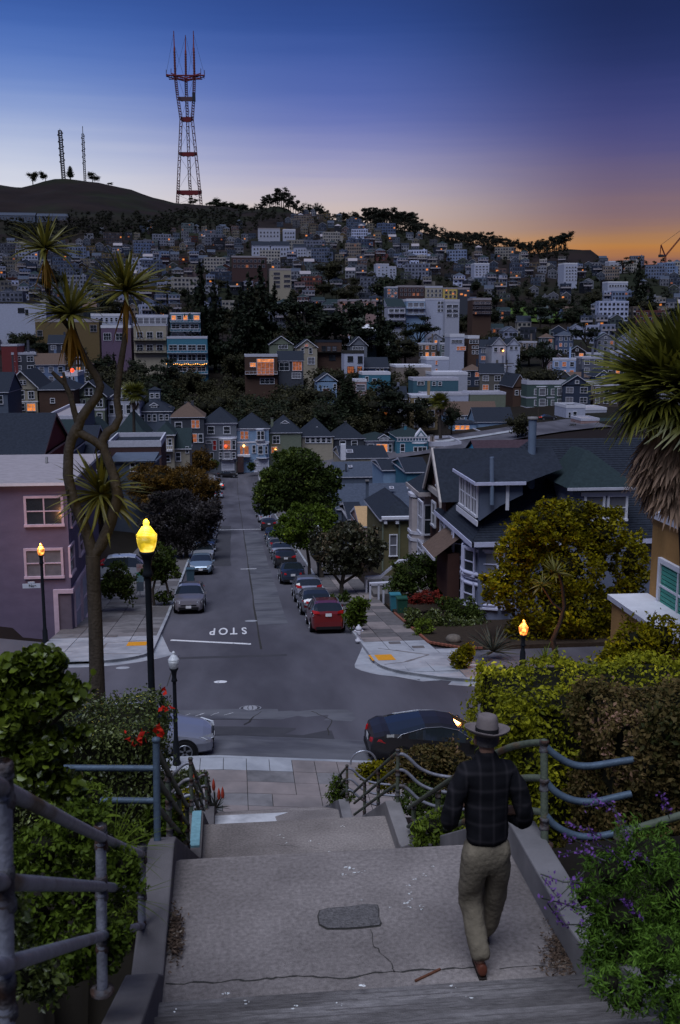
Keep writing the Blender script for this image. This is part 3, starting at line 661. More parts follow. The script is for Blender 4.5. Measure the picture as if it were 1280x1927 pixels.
# ---------- the Victorians where the street ends ----------
def dormer(px0, px1, py0, py1, Y, m, win='n', apex=6, dd=2.5):
    def f(root, cx, zb, w, hz, d):
        a, b = atY(px0, py0, Y), atY(px1, py1, Y); mb = MB(); x0, x1, z0, z1 = a.x-cx, b.x-cx, b.z-zb, a.z-zb; y = Y-root.location.y
        mb.box(x0, x1, y, y+dd, z0-1, z1, PM(m)); zt = z1+(b.x-a.x)*.35; xm = (x0+x1)/2
        for s, e in ((x0-.2, xm), (x1+.2, xm)): mb.poly([(s,y-.2,z1-.05),(e,y-.2,zt),(e,y+dd,zt),(s,y+dd,z1-.05)], M_roof); mb.poly([(s,y-.2,z1-.05),(e,y-.2,zt),(e,y-.2,zt-.2),(s,y-.2,z1-.25)], M_white)
        mb.poly([(x0,y-.001,z1),(x1,y-.001,z1),(xm,y-.001,zt-.05)], PM(m)); mb.obj('dormer', root)
        add_win(root, xm, (z0+z1)/2, (x1-x0)*.7, (z1-z0)*.62, y, win, M_white, 2)
    return f
def bay(px0, px1, py0, py1, Y, m, wins, proj_=.8, roofm=None):
    def f(root, cx, zb, w, hz, d):
        a, b = atY(px0, py0, Y), atY(px1, py1, Y); x0, x1, z0, z1 = a.x-cx, b.x-cx, b.z-zb, a.z-zb; k = (x1-x0)*.24; mb = MB()
        P = [(x0,0),(x0+k,-proj_),(x1-k,-proj_),(x1,0)]
        mb.prism([(x, y, z0) for x, y in P], (0, 0, z1-z0), PM(m)); 
        for zz in (z0, z1-.05): mb.prism([(x*1.0+(-.1 if x < (x0+x1)/2 else .1), y-(.1 if y < 0 else 0), zz) for x, y in P], (0, 0, .22), M_white)
        mb.obj('bay', root)
        for t in wins.split():
            v = [float(q) for q in t[2:].split(',')]; p, q = atY(v[0], v[1], Y), atY(v[2], v[3], Y)
            add_win(root, (p.x+q.x)/2-cx, (p.z+q.z)/2-zb, q.x-p.x, p.z-q.z, -proj_, {'N':'n','C':'c','L':'l','D':'d'}[t[0]], M_white, 1)
    return f
def multi(*fs):
    def f(*a):
        for g in fs: g(*a)
    return f
H('dark blue-grey house with brown hip roof and two lit windows at the street end', 322, 384, 876, 785, 757, 236, 10, 'darkgray', 'hip', M_roofb, 'D:361,791,367,805,1 D:369,791,375,805,1 D:361,817,371,832,1 N:374,817,382,832,1 O:330,850,340,874 N:330,795,342,808', ch=[(350,756),(362,754)])
H('grey two storey Victorian with a red front door facing down the street', 384.5, 445, 884, 796, 767, 240, 11, 'gray', 'hip', M_roof, 'N:391,803,403,816,1 N:421,803,433,816,1 R:401,829,407,847 N:388,829,398,834,1 N:396,852,402,872,1 G:418,866,440,884', extra=multi(bay(412,445,826,864,240,'gray','N:413,828,418,845 D:421,828,434,845 N:437,828,443,845 N:413,851,418,861 C:422,851,433,861 N:437,851,443,861'), lambda r,cx,zb,w,h,d: lamp_at(r,425,839.5,238.9,.3,M_litr)), bands=((798,.4),(823,.3)))
H('sky blue Victorian with a lit porch and pale garage door', 445.5, 506, 890, 806, 778, 241, 11, 'ltblue', 'hip', M_roof, 'D:453,812,459,826,1 D:461,812,467,826,1 N:475,838,481,852,1 G:479,866,505,887', trim=M_white,
  extra=multi(bay(481,499,808,829,241,'ltblue','N:484,811,490,826 N:491,811,497,826'), bay(483,506,836,862,241,'ltblue','N:486,839,494,853 N:499,839,503,853'), lambda r,cx,zb,w,h,d: (pxbox(r,447,471,856,860,239.8,1.3,M_white,'porch_floor'), pxbox(r,447,459,859,889,239.6,1.4,PM('maroon'),'porch_stair'), pxbox(r,452,457,840,857,240.9,.09,M_litd,'lit_doorway'), pxbox(r,460,468,840,855,240.9,.09,M_litd,'lit_doorway'), lamp_at(r,459,839,240.4,.28))), bands=((808,.5),(832,.3)))
H('sage green gabled house with arched dormer and dim porch light', 507, 567, 872, 814, 783, 244, 12, 'sage', 'hip', M_roof, 'N:514,821,526,834,2 D:511,842,521,852,1', trim=M_white2, extra=multi(dormer(530,543,795,806,246,'gray'), lambda r,cx,zb,w,h,d: lamp_at(r,519,845,243.6,.2)), ch=[(512,786)])
H('cream house with a low dark hip roof and a wide white dormer', 568, 627, 868, 821, 788, 246, 12, 'cream', 'hip', M_roof, grid('N',574,624,823,833,5,1,.7,.9), trim=M_white2, extra=dormer(590,603,807,815,248,'cream'))
H('low house under a dark pyramid roof with a finial beside the cypress', 628, 687, 868, 825, 797, 248, 12, 'darkgray', 'hip', M_roof, 'N:640,830,650,840 N:662,830,672,840', ch=[(650,792)])
H('grey cottage with a small gable and an orange lit front window', 689, 741, 868, 829, 816, 246, 12, 'gray', 'hip', M_roofg, 'N:693,836,703,850,1 L:709,836,716,850,1 L:718,836,729,850,1 N:732,836,737,850,1', extra=dormer(712,733,824,829,246,'gray'), bands=((831,.4),))
def stick(root, cx, zb, w, hz, d):
    y = -.25; a = atY(779, 822, 243); b = atY(806, 822, 243); t = atY(792, 815, 243); x0, x1, xm = a.x-cx, b.x-cx, t.x-cx; z0, zt = hz-.1, hz+2.0
    mb = MB(); mb.prism([(x0,y,z0),(x1,y,z0),(xm,y,zt)], (0,1.6,0), M_white); mb.prism([(x0+.5,y-.04,z0+.12),(x1-.5,y-.04,z0+.12),(xm,y-.04,zt-.45)], (0,.03,0), PM('teal')); mb.prism([(x0+1,y-.08,z0+.2),(x1-1,y-.08,z0+.2),(xm,y-.08,zt-.9)], (0,.03,0), M_white); mb.obj('front_gable', root)
    mb = MB(); n = 11
    for k in range(n): x = -w/2+.2+(w-.4)*k/(n-1); mb.box(x-.1, x+.1, -.22, 0, hz-.9, hz-.35, M_white)
    mb.box(-w/2-.1, w/2+.1, -.3, 0, hz-.3, hz-.05, M_white); mb.box(-w/2-.06, w/2+.06, -.12, 0, hz-1.1, hz-.95, M_white); mb.obj('bracket_row', root)
H('blue and white Stick style Victorian with a lacy white gable', 747, 806, 884, 822, 806, 243, 12, 'tealb', 'hip', M_roofg, 'N:754,836,761,849,1 N:754,851,761,862,1', trim=M_white, extra=multi(stick, bay(776,803,834,866,243,'tealb','N:778,841,785,857 N:785.5,841,793,857 N:794,841,801,857')), ch=[(763,800)])
H('tan flat roofed building beside the blue Stick Victorian', 807, 868, 880, 838, 831, 244, 14, 'beige', 'flat', M_roofp, grid('N',810,864,842,850,5,1,.6,.8), trim=M_white2, ch=[(812,818),(815,820)])
H('long grey garage wall behind the brown gabled roofs', 862, 940, 868, 842, 836, 252, 14, 'slate', 'flat', M_roofp, '', trim=M_white2)
H('pale walled yard building left of the metal flue', 905, 985, 850, 815, 811, 262, 16, 'offw', 'flat', M_roofp, '', trim=M_white2)
# ---------- left of the street end ----------
H('cream gabled house with a glowing orange garage', 12, 70, 786, 733, 697, 232, 18, 'cream', 'gf', M_roof, 'N:31,716,36,723,1 N:37,716,43,723,1 N:44,716,49,723,1 N:27,735,34,750,1 N:40,735,46,751,1 N:54,737,64,750,2 L:51,760,67,773,3 N:40,760,47,772,1', trim=M_white, bands=((756,.3),), ov=.8)
H('blackish shingled house between two pale gabled houses', 73, 139, 812, 733, 712, 228, 16, 'brown', 'hip', M_roof, 'N:95,750,103,758,1', extra=lambda r,cx,zb,w,h,d: lamp_at(r,123,770,227.5,.2))
H('white sided small house peeping over the blackish one', 118, 146, 740, 706, 700, 262, 12, 'ltblue', 'flat', M_roof, 'N:129,709,134,722,1 N:137,709,141,722,1', trim=M_white, extra=lambda r,cx,zb,w,h,d: lamp_at(r,136,697,258,.5,M_litr))
H('grey-green gabled house with balcony behind the forked tree', 141, 196, 812, 746, 716, 236, 16, 'sage', 'gf', M_roof, 'N:160,731,167,744,1 N:168,731,175,744,1 N:146,753,153,768,1 N:156,753,161,768,1 N:182,752,193,765,2 N:183,778,192,787,1', trim=M_white2, bands=((771,.4),), ov=.8)
H('pale blue gabled house beside the small fan palm', 203, 262, 816, 752, 728, 240, 14, 'offw', 'gf', M_roof, 'N:222,738,228,748,1 N:230,738,236,748,1 N:206,762,214,778,1 N:221,762,232,779,2 N:238,762,246,778,1', trim=M_white, bands=((782,.5),), ov=.5)
def cupola(root, cx, zb, w, hz, d):
    a, b = atY(280, 734, 250), atY(302, 752, 250); x0, x1, z0, z1 = a.x-cx, b.x-cx, b.z-zb-1, a.z-zb; y = 250-root.location.y; mb = MB(); mb.box(x0, x1, y, y+2.4, z0, z1, PM('slate'))
    xm = (x0+x1)/2; c = [(x0-.2,y-.2),(x1+.2,y-.2),(x1+.2,y+2.6),(x0-.2,y+2.6)]
    for i in range(4): mb.poly([(*c[i], z1), (*c[(i+1) % 4], z1), (xm, y+1.2, z1+.8)], M_roof)
    mb.obj('cupola', root)
    for q in (.27, .73): add_win(root, x0+(x1-x0)*q, (z0+z1)/2+.3, .8, 1.0, y, 'n', M_white, 1)
H('slate roofed house crowned by a little windowed cupola', 258, 322, 818, 774, 750, 244, 12, 'slate', 'hip', M_roof, 'N:266,780,272,792,1 N:278,780,284,792,1 N:288,780,294,792,1 N:300,780,307,790,1 N:311,780,317,790,1', trim=M_white, extra=multi(cupola, dormer(283,297,762,771,245,'slate')), ch=[(321,764)])
H('dark hip roofed house in front of the fan palm', 212, 276, 860, 824, 777, 200, 14, 'darkgray', 'hip', M_roofg, 'N:225,832,235,842', ch=[(263,805)])
H('cream bay windowed house with a small white balcony', 294, 327, 878, 818, 797, 168, 8, 'cream', 'hip', M_roofg, 'N:307,826,313,838,1 N:317,826,323,838,1 N:311,857,320,868,1', trim=M_white, extra=lambda r,cx,zb,w,h,d: (pxbox(r,305,325,847,849.5,167,1.0,M_white,'balcony_floor'), [pxbox(r,306+k*3.6,307+k*3.6,839,848,167,.1,M_white,'baluster') for k in range(6)], pxbox(r,305,325,838,839.5,167,.15,M_white,'hand_rail')))
H('cream annex with a steep roof right of the small balcony', 328, 357, 880, 844, 805, 170, 9, 'cream', 'gs', M_roofg, 'N:331,852,340,867,1 N:350,841,355,852,1', trim=M_white)
H('flat topped brown building left of the cream balcony house', 205, 303, 872, 838, 829, 150, 12, 'maroon', 'flat', M_roof, '', ch=[(241,830)])
H('low blue-grey building with a sloping metal roof above the autumn tree', 203, 290, 900, 868, 858, 120, 9, 'slate', 'mono', M_roof2, 'N:246,872,254,886,1')
H('house with a big dark shingle roof and red gable end', -70, 77, 900, 859, 777, 82, 13, 'red', 'gs', M_roof, '', trim=PM('pink'), ov=.3)
H('house with a green shingle roof behind the red gable', 84, 122, 888, 858, 789, 100, 14, 'slate', 'gs', M_roofg, '', trim=M_white2, ov=.2)
H('narrow brown roofed house behind the forked tree trunk', 128, 172, 884, 858, 800, 112, 14, 'brown', 'gs', M_roof, '', trim=M_white2, ov=.2)
H('teal green gabled building with white corner boards behind the trunk', 150, 190, 872, 815, 792, 160, 10, 'dkgreen', 'gf', M_roofg, 'N:152,804,164,822,1', trim=M_white, ov=.3)
H('house with a flat pale mauve roof behind the red gable', 84, 138, 830, 788, 782, 140, 22, 'slate', 'flat', M_roofp, '')
H('grey flat roofed block at the left edge behind the red gable house', -40, 14, 800, 738, 700, 215, 14, 'slate', 'gs', M_roof, 'N:-2,745,6,760,1')
# ---------- roofs right of the street, middle distance ----------
def sky(px0, px1, py0, py1, Y, m=None, nm='skylight', tilt=.7):
    def f(root, cx, zb, w, hz, d):
        a, b = atY(px0, py0, Y), atY(px1, py1, Y); o = root.location; mb = MB(); ww = b.x-a.x; mb.box(-ww/2, ww/2, -ww*.5, ww*.5, 0, .18, M_white2); mb.box(-ww/2+.1, ww/2-.1, -ww*.5+.1, ww*.5-.1, .18, .2, m or M_curt)
        me = mb.mesh(nm); put(nm, me, root, ((a.x+b.x)/2-cx, Y-o.y, (a.z+b.z)/2-zb), (tilt*.6, 0, 0))
    return f
H('long house with a slate blue roof and small skylight', 632, 724, 905, 897, 868, 168, 11, 'slate', 'gs', M_roof2, '', ov=.2, extra=multi(sky(656,663,875,883,171), lambda r,cx,zb,w,h,d: pxbox(r,650,653,873,886,169.5,.4,PM('darkgray'),'vent_pipe')))
H('wide building with a broad slate blue roof and tall vent pipe', 636, 790, 968, 956, 909, 118, 14, 'slate', 'gs', M_roof2, '', ov=.2, extra=multi(sky(733,741,914,925,122), sky(766,774,913,925,122), lambda r,cx,zb,w,h,d: (pxbox(r,689,694,906,942,119.5,.35,PM('slate'),'vent_pipe'), pxbox(r,688,695,904,906.5,119.3,.55,M_conc,'vent_cap'))))
H('house with dark roof, white chimney and small skylight', 642, 730, 870, 862, 838, 190, 14, 'cream', 'gs', M_roof, '', ov=.2, extra=multi(sky(652,664,848,852,193), lambda r,cx,zb,w,h,d: pxbox(r,642,651,836,866,186,1.2,M_white,'chimney')))
H('small dark gabled roof with blue side wall and open skylights', 722, 765, 905, 884, 864, 150, 12, 'ltblue', 'gs', M_roof, '', ov=.3, extra=multi(sky(736,750,887,894,152,M_roofw), sky(766,780,889,896,152,M_roofw)))
H('dark gabled roof with a bright blue side wall near the beige Victorian', 766, 806, 905, 888, 860, 140, 12, 'tealb', 'gs', M_roof, '', ov=.3)
H('tan shingled cottage with steep roof behind the dark magnolia', 678, 706, 1010, 990, 952, 88, 7, 'pink', 'gs', M_rooft, '', trim=M_white2, ov=.1)
H('dark roofed little house left of the tan cottage', 660, 680, 1000, 976, 944, 96, 8, 'slate', 'gs', M_roof, '')
def cot(root, cx, zb, w, hz, d):
    pxbox(root, 719, 784, 973, 977, 76.6, .35, M_white, 'cornice')
    for x in (723, 745, 778): pxbox(root, x, x+6, 976, 986, 76.7, .3, M_white, 'bracket')
    for x in (719.5, 750.5, 781): pxbox(root, x, x+2, 978, 1075, 76.93, .1, PM('sage'), 'corner_board')
H('olive cottage with a dark hip roof and white brackets behind the magnolia', 720, 784, 1100, 976, 940, 77, 9, 'olive', 'hip', M_roof, 'C:734,1007,746,1045,1', trim=M_white2, extra=cot, ov=.25)
# ---------- the hillside landmarks ----------
def tiers(rows, m):       # balconies across the front
    def f(root, cx, zb, w, hz, d):
        for y in rows:
            z = atY(640, y, root.location.y).z-zb; mb = MB(); mb.box(-w/2, w/2, -1.3, 0, z-.12, z, m); mb.box(-w/2, w/2, -1.3, -1.22, z+.85, z+.95, m)
            n = max(4, int(w/1.2))
            for k in range(n+1): x = -w/2+w*k/n; mb.box(x-.04, x+.04, -1.3, -1.22, z, z+.9, m)
            mb.obj('balcony', root)
    return f
def strlights(root, cx, zb, w, hz, d):
    y = root.location.y; p0 = atY(314, 684, y); p1 = atY(389, 685, y); mb = MB(); n = 22; P = []
    for k in range(n+1): t = k/n; P.append((p0.x+(p1.x-p0.x)*t-cx, -1.5, p0.z-zb-.35*math.sin(t*math.pi*4)**2))
    mb.tube(P, .03, M_joint, 4)
    for x, yy, z in P: mb.lathe([(0,-.12),(.12,0),(0,.12)], (x, yy, z-.1), M_bulb, 6)
    mb.obj('string_lights', root)
H('blue stepped apartment block hung with a string of amber lights', 314, 390, 708, 636, 633, 385, 14, 'tealb', 'flat', M_roofw, grid('N',317,388,648,660,4,1,.85,.8,2)+grid('N',317,388,666,680,4,1,.85,.8,2)+grid('N',317,388,688,700,4,1,.85,.7,2), trim=M_white2, extra=multi(tiers([663,682,702], M_white2), strlights))
H('upper teal terraces with lit balconies behind the stepped apartments', 320, 377, 640, 590, 588, 402, 12, 'teal', 'flat', M_roofp, 'L:323,594,331,602,1 N:333,594,342,602,1 L:345,594,353,602,1 L:365,594,375,602,1 '+grid('N',322,375,609,620,3,1,.85,.8,2)+grid('C',322,375,626,634,4,1,.8,.8,1), trim=M_white2, extra=tiers([606,623], M_white2))
H('cream apartment block with two glassy balconies', 251, 312, 690, 612, 610, 390, 14, 'cream', 'flat', M_roofw, grid('N',254,310,624,637,3,1,.6,.85,2)+grid('N',254,310,648,660,3,1,.6,.8,2), trim=M_white2, extra=tiers([640,663], M_joint))
H('glass fronted penthouse above the cream apartment block', 256, 316, 618, 596, 592, 408, 10, 'slate', 'flat', M_roofp, grid('C',259,314,598,609,5,1,.9,.9,1), trim=M_white2)
H('long pale villa with columns behind the cordyline crowns', 171, 243, 612, 594, 590, 425, 10, 'white', 'flat', M_roofw, grid('N',178,242,597,606,7,1,.5,.8), trim=M_white)
H('mauve house with white windows left of the cream apartments', 190, 246, 664, 616, 612, 395, 12, 'mauve', 'flat', M_roof, 'N:195,627,209,640,3 N:218,627,231,640,2', trim=M_white)
H('ochre sided low building behind the second cordyline crown', 66, 186, 640, 605, 600, 405, 10, 'ochre', 'flat', M_roofp, 'N:70,622,80,632,1 N:170,612,182,624', trim=M_roofp)
H('long white stucco block at the left with dark framed windows', -20, 86, 610, 570, 568, 440, 14, 'white', 'flat', M_roofp, 'N:34,580,46,588,2 N:48,583,53,592,1', trim=M_joint)
H('brick red house at the left edge among bare trees', 2, 32, 730, 650, 648, 330, 12, 'red', 'flat', M_roof, '', trim=M_white2)
H('modern dark house with a glowing glass living room', 461, 522, 735, 670, 667, 338, 9, 'brown', 'flat', M_roof, 'L:471,683,481,690,2 D:484,682,515,706,4 L:484,676,515,681,1 N:490,712,516,722,3', trim=M_white2, extra=tiers([703], M_white2))
H('dark hip roofed house with a green lit window beside the modern one', 524, 571, 730, 679, 660, 340, 9, 'darkgray', 'gs', M_roof, 'N:526,683,544,697,2 D:551,681,568,697,3 C:550,702,566,712,3', trim=M_white2)
H('grey-green twin gabled house above the modern glass house', 508, 551, 672, 648, 632, 372, 10, 'sage', 'gf', M_roof, 'N:525,650,541,656,3', trim=M_white, ov=.4)
H('cream gabled house with a balcony and white trim', 559, 597, 698, 654, 638, 356, 11, 'cream', 'gf', M_roof, 'N:567,655,572,664,1 N:582,655,587,665,1 D:574,648,580,652,1 C:580,673,592,685,2', trim=M_white, ov=.4)
H('tall blackish house between the cream gable and the white cube', 598, 643, 712, 643, 640, 362, 10, 'brown', 'flat', M_roof, 'N:606,652,613,660,1 C:616,652,622,660,1 C:626,652,633,660,1 N:620,668,631,678,1', trim=M_roof, extra=tiers([662], M_joint))
H('white cube house with two warm lit windows under its balcony', 648, 685, 712, 664, 660, 345, 9, 'white', 'flat', M_roof, 'N:655,671,664,680,1 N:674,671,682,683,1 D:654,690,666,702,3 D:673,690,681,702,2', trim=M_joint, extra=lambda r,cx,zb,w,h,d: lamp_at(r,671,707,344,.4))
H('grey house with a lattice gable behind the white cube house', 659, 691, 672, 650, 633, 372, 9, 'gray', 'gf', M_roof, 'N:664,653,684,658,4', trim=M_white, ov=.4)
H('dark green three storey Victorian tower house below the conifer', 680, 709, 662, 622, 610, 385, 10, 'dkgreen', 'hip', M_roofw, 'N:686,624,706,630,4 N:687,635,693,642,1 N:697,635,704,642,1 N:697,647,705,654,1', trim=M_white)
H('sky blue gabled cottage deep among the trees', 597, 634, 752, 717, 702, 300, 9, 'ltblue', 'gf', M_roof, 'N:628,723,633,731,1 O:608,731,619,742', trim=M_white, ov=.35)
H('blue house with a gabled dormer right of the white cube house', 687, 731, 722, 692, 672, 350, 9, 'navy', 'gs', M_roof, 'N:708,694,714,701,1 N:716,694,722,701,1', trim=M_white)
H('teal flat roofed house with small square windows beside the cypress', 682, 735, 760, 704, 700, 328, 9, 'tealb', 'flat', M_roofp, 'N:701,713,708,722,1 N:688,709,693,717,1', trim=M_white)
H('pink two storey house half hidden behind the cypress', 669, 690, 770, 717, 714, 312, 8, 'pink', 'flat', M_roof, 'C:671,724,687,735,1 N:680,743,687,755,1', trim=M_white)
H('long beige block with a white roof in the valley', 745, 812, 716, 690, 687, 340, 14, 'beige', 'flat', M_roofw, '', trim=M_white)
H('tall plain white block rising over the valley roofs', 804, 845, 712, 676, 672, 352, 12, 'white', 'flat', M_roofw, 'D:820,679,823,686,1 D:820,694,823,700,1', trim=M_white)
H('wide white parapet building right of the tall white block', 812, 880, 735, 704, 700, 330, 12, 'offw', 'flat', M_roofw, '', trim=M_white)
H('teal boxy building with two small windows under the white block', 778, 863, 742, 715, 711, 318, 9, 'teal', 'flat', M_roofp, 'N:814,719,820,725,1 N:825,719,831,725,1 N:786,718,798,724', trim=M_white2)
H('long white low warehouse behind the valley palm', 798, 882, 764, 743, 740, 300, 9, 'white', 'flat', M_roofp, 'N:806,752,811,757,1 N:817,752,822,757,1', trim=M_white2)
H('long sage green warehouse in the valley', 884, 952, 768, 741, 738, 300, 9, 'sage', 'flat', M_roofp, '', trim=M_white2)
H('house with a brown roof and pale blue wall in the valley', 842, 935, 790, 781, 755, 285, 8, 'ltblue', 'gs', M_roofb, 'N:860,784,866,788,1 N:868,784,874,788,1', trim=M_white)
H('blue-grey house with three lit windows under a dark roof', 895, 966, 815, 794, 766, 272, 9, 'ltblue', 'gs', M_roof, '', trim=M_white2)
H('low blue-grey wing with three orange lit windows', 853, 897, 815, 796, 791, 271, 6, 'ltblue', 'mono', M_roof, 'L:857,801,865,808,1 L:867,801,874,808,1 L:876,801,883,808,1', trim=M_white)
H('dark green four storey Victorian block with bay windows', 992, 1068, 800, 722, 716, 300, 14, 'dkgreen', 'flat', M_roof, grid('C',1002,1066,731,744,4,1,.5,.8)+grid('C',1002,1066,752,764,4,1,.5,.8)+grid('N',1002,1066,771,782,5,1,.45,.8), trim=M_white2, bands=((748,.4),(767,.4)), extra=multi(bay(1010,1028,728,770,300,'dkgreen','C:1014,731,1024,744 C:1014,751,1024,763'), bay(1044,1064,728,770,300,'dkgreen','C:1048,731,1060,744 C:1048,751,1060,763')))
H('old brown shingled gable beside the dark green Victorian block', 966, 990, 790, 728, 704, 306, 16, 'brown', 'gf', M_roof, 'N:970,735,975,743,1 N:980,735,985,743,1', trim=M_white2)
H('white modern house with tall windows at the right valley street', 1066, 1102, 816, 766, 762, 268, 10, 'white', 'flat', M_roof, 'N:1070,776,1074,786,1 N:1079,775,1085,786,1 N:1070,797,1074,808,1 N:1079,796,1084,808,1', trim=M_white)
H('plain white stucco block beside the white modern house', 1102, 1142, 816, 770, 767, 276, 10, 'offw', 'flat', M_roofp, '', trim=M_white)
H('cream stucco cube with a side door right of the valley street', 1094, 1128, 822, 790, 787, 248, 8, 'pink', 'flat', M_roofp, 'N:1100,798,1104,812,1', trim=M_white2)
H('shingled hall with a grey roof partly behind the palm', 1134, 1196, 824, 812, 786, 250, 10, 'beige', 'gs', M_roofg, '', trim=M_white2)
H('slate blue house with paired white gables in the right valley', 1122, 1150, 722, 708, 696, 330, 9, 'navy', 'gf', M_roof, 'N:1133,706,1138,711,1', trim=M_white)
H('black gabled house with twin roof lights in the right valley', 1048, 1076, 732, 712, 697, 325, 10, 'darkgray', 'gf', M_roof, 'N:1070,720,1075,727,1', trim=M_white)
H('white house beneath a rusty orange roof', 1078, 1110, 734, 710, 700, 335, 9, 'offw', 'mono', M_roofb, 'N:1096,724,1108,731,2', trim=M_white)
H('beige boxy house between the rusty roof and the palm', 1112, 1150, 748, 722, 719, 322, 8, 'beige', 'flat', M_roofp, 'N:1120,728,1124,735,1 N:1131,728,1135,735,1 N:1139,728,1143,735,1', trim=M_white2)
H('white gabled twin house with lit porch', 926, 952, 672, 650, 634, 400, 10, 'offw', 'gf', M_roof, 'N:930,654,936,662,1 N:941,654,947,662,1', trim=M_white, extra=lambda r,cx,zb,w,h,d: lamp_at(r,947,660,399,.3))
H('white gabled house with bright blue door beside its twin', 955, 979, 668, 650, 636, 405, 10, 'white', 'gf', M_roof, 'N:960,652,965,658,1 N:969,652,974,658,1', trim=M_white)
H('tall pale apartment tower with orange lit bays', 847, 874, 668, 633, 626, 400, 10, 'white', 'flat', M_roofp, 'D:860,652,865,659,1 D:866,652,871,659,1 D:872,652,876,659,1 N:850,640,870,645,3', trim=M_white)
H('brown balconied apartment beside the tall pale tower', 881, 902, 672, 636, 631, 402, 10, 'brown', 'flat', M_roofp, 'N:884,640,900,646,3 N:889,651,893,656,1 N:896,651,900,656,1 N:889,660,893,666,1 N:896,660,900,666,1', trim=M_white)
H('white terrace block with stepped balconies on the slope', 730, 763, 620, 577, 562, 520, 12, 'offw', 'mono', M_roofg, grid('N',732,762,580,600,3,2,.8,.6), trim=M_white, extra=tiers([590,602,612], M_white2))
H('pale stepped glass terraces beside the white terrace block', 765, 800, 615, 566, 562, 525, 12, 'ltblue', 'flat', M_roofp, grid('C',767,799,568,592,3,2,.8,.7), trim=M_white, extra=tiers([580,592], M_white))
H('blank pale slab fronted apartment block on the slope', 801, 836, 620, 564, 561, 530, 14, 'white', 'flat', M_roofp, grid('N',823,836,566,588,2,3,.8,.6), trim=M_white2)
H('glassy apartment block right of the blank pale slab', 838, 865, 622, 567, 563, 525, 14, 'offw', 'flat', M_roofp, grid('N',840,863,572,598,2,3,.85,.6), trim=M_white2)
H('brown balcony apartment block with one lit window', 890, 925, 598, 564, 560, 555, 12, 'brown', 'flat', M_roofp, grid('N',892,924,566,594,3,4,.8,.5)+'L:894,588,897,591,1', trim=M_roofp, extra=tiers([572,580,589], M_roofp))
H('long row of pink stucco flats behind the cypress', 640, 708, 594, 566, 563, 545, 12, 'pink', 'flat', M_roofp, grid('N',642,706,569,590,7,2,.5,.55,1,'D'), trim=M_roofp)
H('pale green narrow block at the end of the pink flats', 665, 688, 602, 585, 582, 520, 10, 'sage', 'flat', M_roofp, '')
H('red brick apartment row on the upper slope', 750, 799, 562, 540, 537, 640, 12, 'maroon', 'flat', M_roofp, grid('N',752,798,542,558,6,2,.5,.6,1,'D'), trim=M_roofp)
H('cream apartment block between the red row and the yellow one', 800, 833, 562, 541, 538, 640, 12, 'cream', 'flat', M_roofp, grid('N',802,832,543,560,4,2,.5,.6), trim=M_white2)
H('yellow apartment block with two glowing windows', 834, 861, 564, 543, 541, 640, 12, 'yellow', 'flat', M_roofp, 'L:839,545,842,548,1 L:851,551,855,554,1 '+grid('N',836,860,546,562,3,2,.5,.5), trim=M_roofp)
H('black apartment block with lit ground floor right of the yellow one', 862, 884, 564, 544, 541, 640, 12, 'darkgray', 'flat', M_roofp, 'L:866,552,871,555,1 L:874,554,878,557,1 L:879,546,883,548,1', trim=M_roofp)
H('grey glazed apartment block left of the red row', 728, 749, 562, 541, 539, 640, 12, 'slate', 'flat', M_roofp, grid('N',729,748,543,560,3,3,.7,.6,1,'D'), trim=M_white2)
H('broad concrete apartment slab with dark loggias', 508, 548, 547, 508, 504, 690, 16, 'cream', 'flat', M_roofp, grid('N',514,528,511,543,1,4,.85,.55)+grid('N',534,547,515,543,1,3,.9,.5), trim=M_roofp)
H('maroon and grey apartment terrace on the left slope', 436, 502, 508, 484, 481, 800, 14, 'maroon', 'flat', M_roofp, grid('N',438,500,486,506,8,2,.6,.5,1,'D'), trim=M_roofp)
H('white terraced housing block stepping up the hill', 474, 508, 481, 462, 454, 1010, 16, 'white', 'gs', M_roof, grid('N',476,506,465,480,5,2,.5,.5), trim=M_white2)
H('white terraced block with dark roofs right of its neighbour', 510, 545, 484, 462, 454, 1000, 16, 'white', 'gs', M_roof, grid('N',512,544,465,482,6,2,.6,.5,1,'D'), trim=M_white2)
H('white stepped terrace nearest the eucalyptus slope', 553, 577, 487, 465, 459, 990, 16, 'white', 'gs', M_roof, grid('N',555,576,468,486,4,3,.6,.5), trim=M_white2)
H('white stepped terrace furthest right on the upper slope', 578, 604, 487, 470, 464, 985, 16, 'offw', 'gs', M_roof, grid('N',580,603,472,486,4,2,.6,.5,1,'L'), trim=M_white2)
H('grey hillside apartment block above the white terraces', 486, 527, 452, 431, 428, 1120, 14, 'offw', 'flat', M_roofp, grid('N',488,526,434,448,6,2,.4,.4), trim=M_roofp)
H('white round cornered house above the white terraces', 533, 556, 455, 433, 430, 1110, 12, 'white', 'flat', M_roofp, grid('N',535,555,435,450,4,2,.7,.4), trim=M_white)
H('long grey barrack block on the bare hillside at far left', -30, 66, 419, 405, 400, 1350, 14, 'slate', 'gs', M_roof2, grid('N',-20,64,407,415,14,1,.4,.6), trim=M_roofp)
H('second long grey barrack block on the bare hillside', 69, 129, 419, 407, 402, 1350, 14, 'slate', 'gs', M_roof2, grid('N',71,127,409,416,10,1,.4,.6), trim=M_roofp)
H('tall white stepped apartment building below the rocky knoll', 1062, 1087, 536, 497, 494, 850, 16, 'white', 'flat', M_roofp, grid('N',1064,1086,500,530,4,5,.6,.4), trim=M_white)
H('bright white apartment complex high on the slope', 708, 732, 524, 498, 496, 800, 12, 'white', 'flat', M_roofp, grid('N',710,731,500,518,3,3,.4,.4,1,'L'), trim=M_white2)
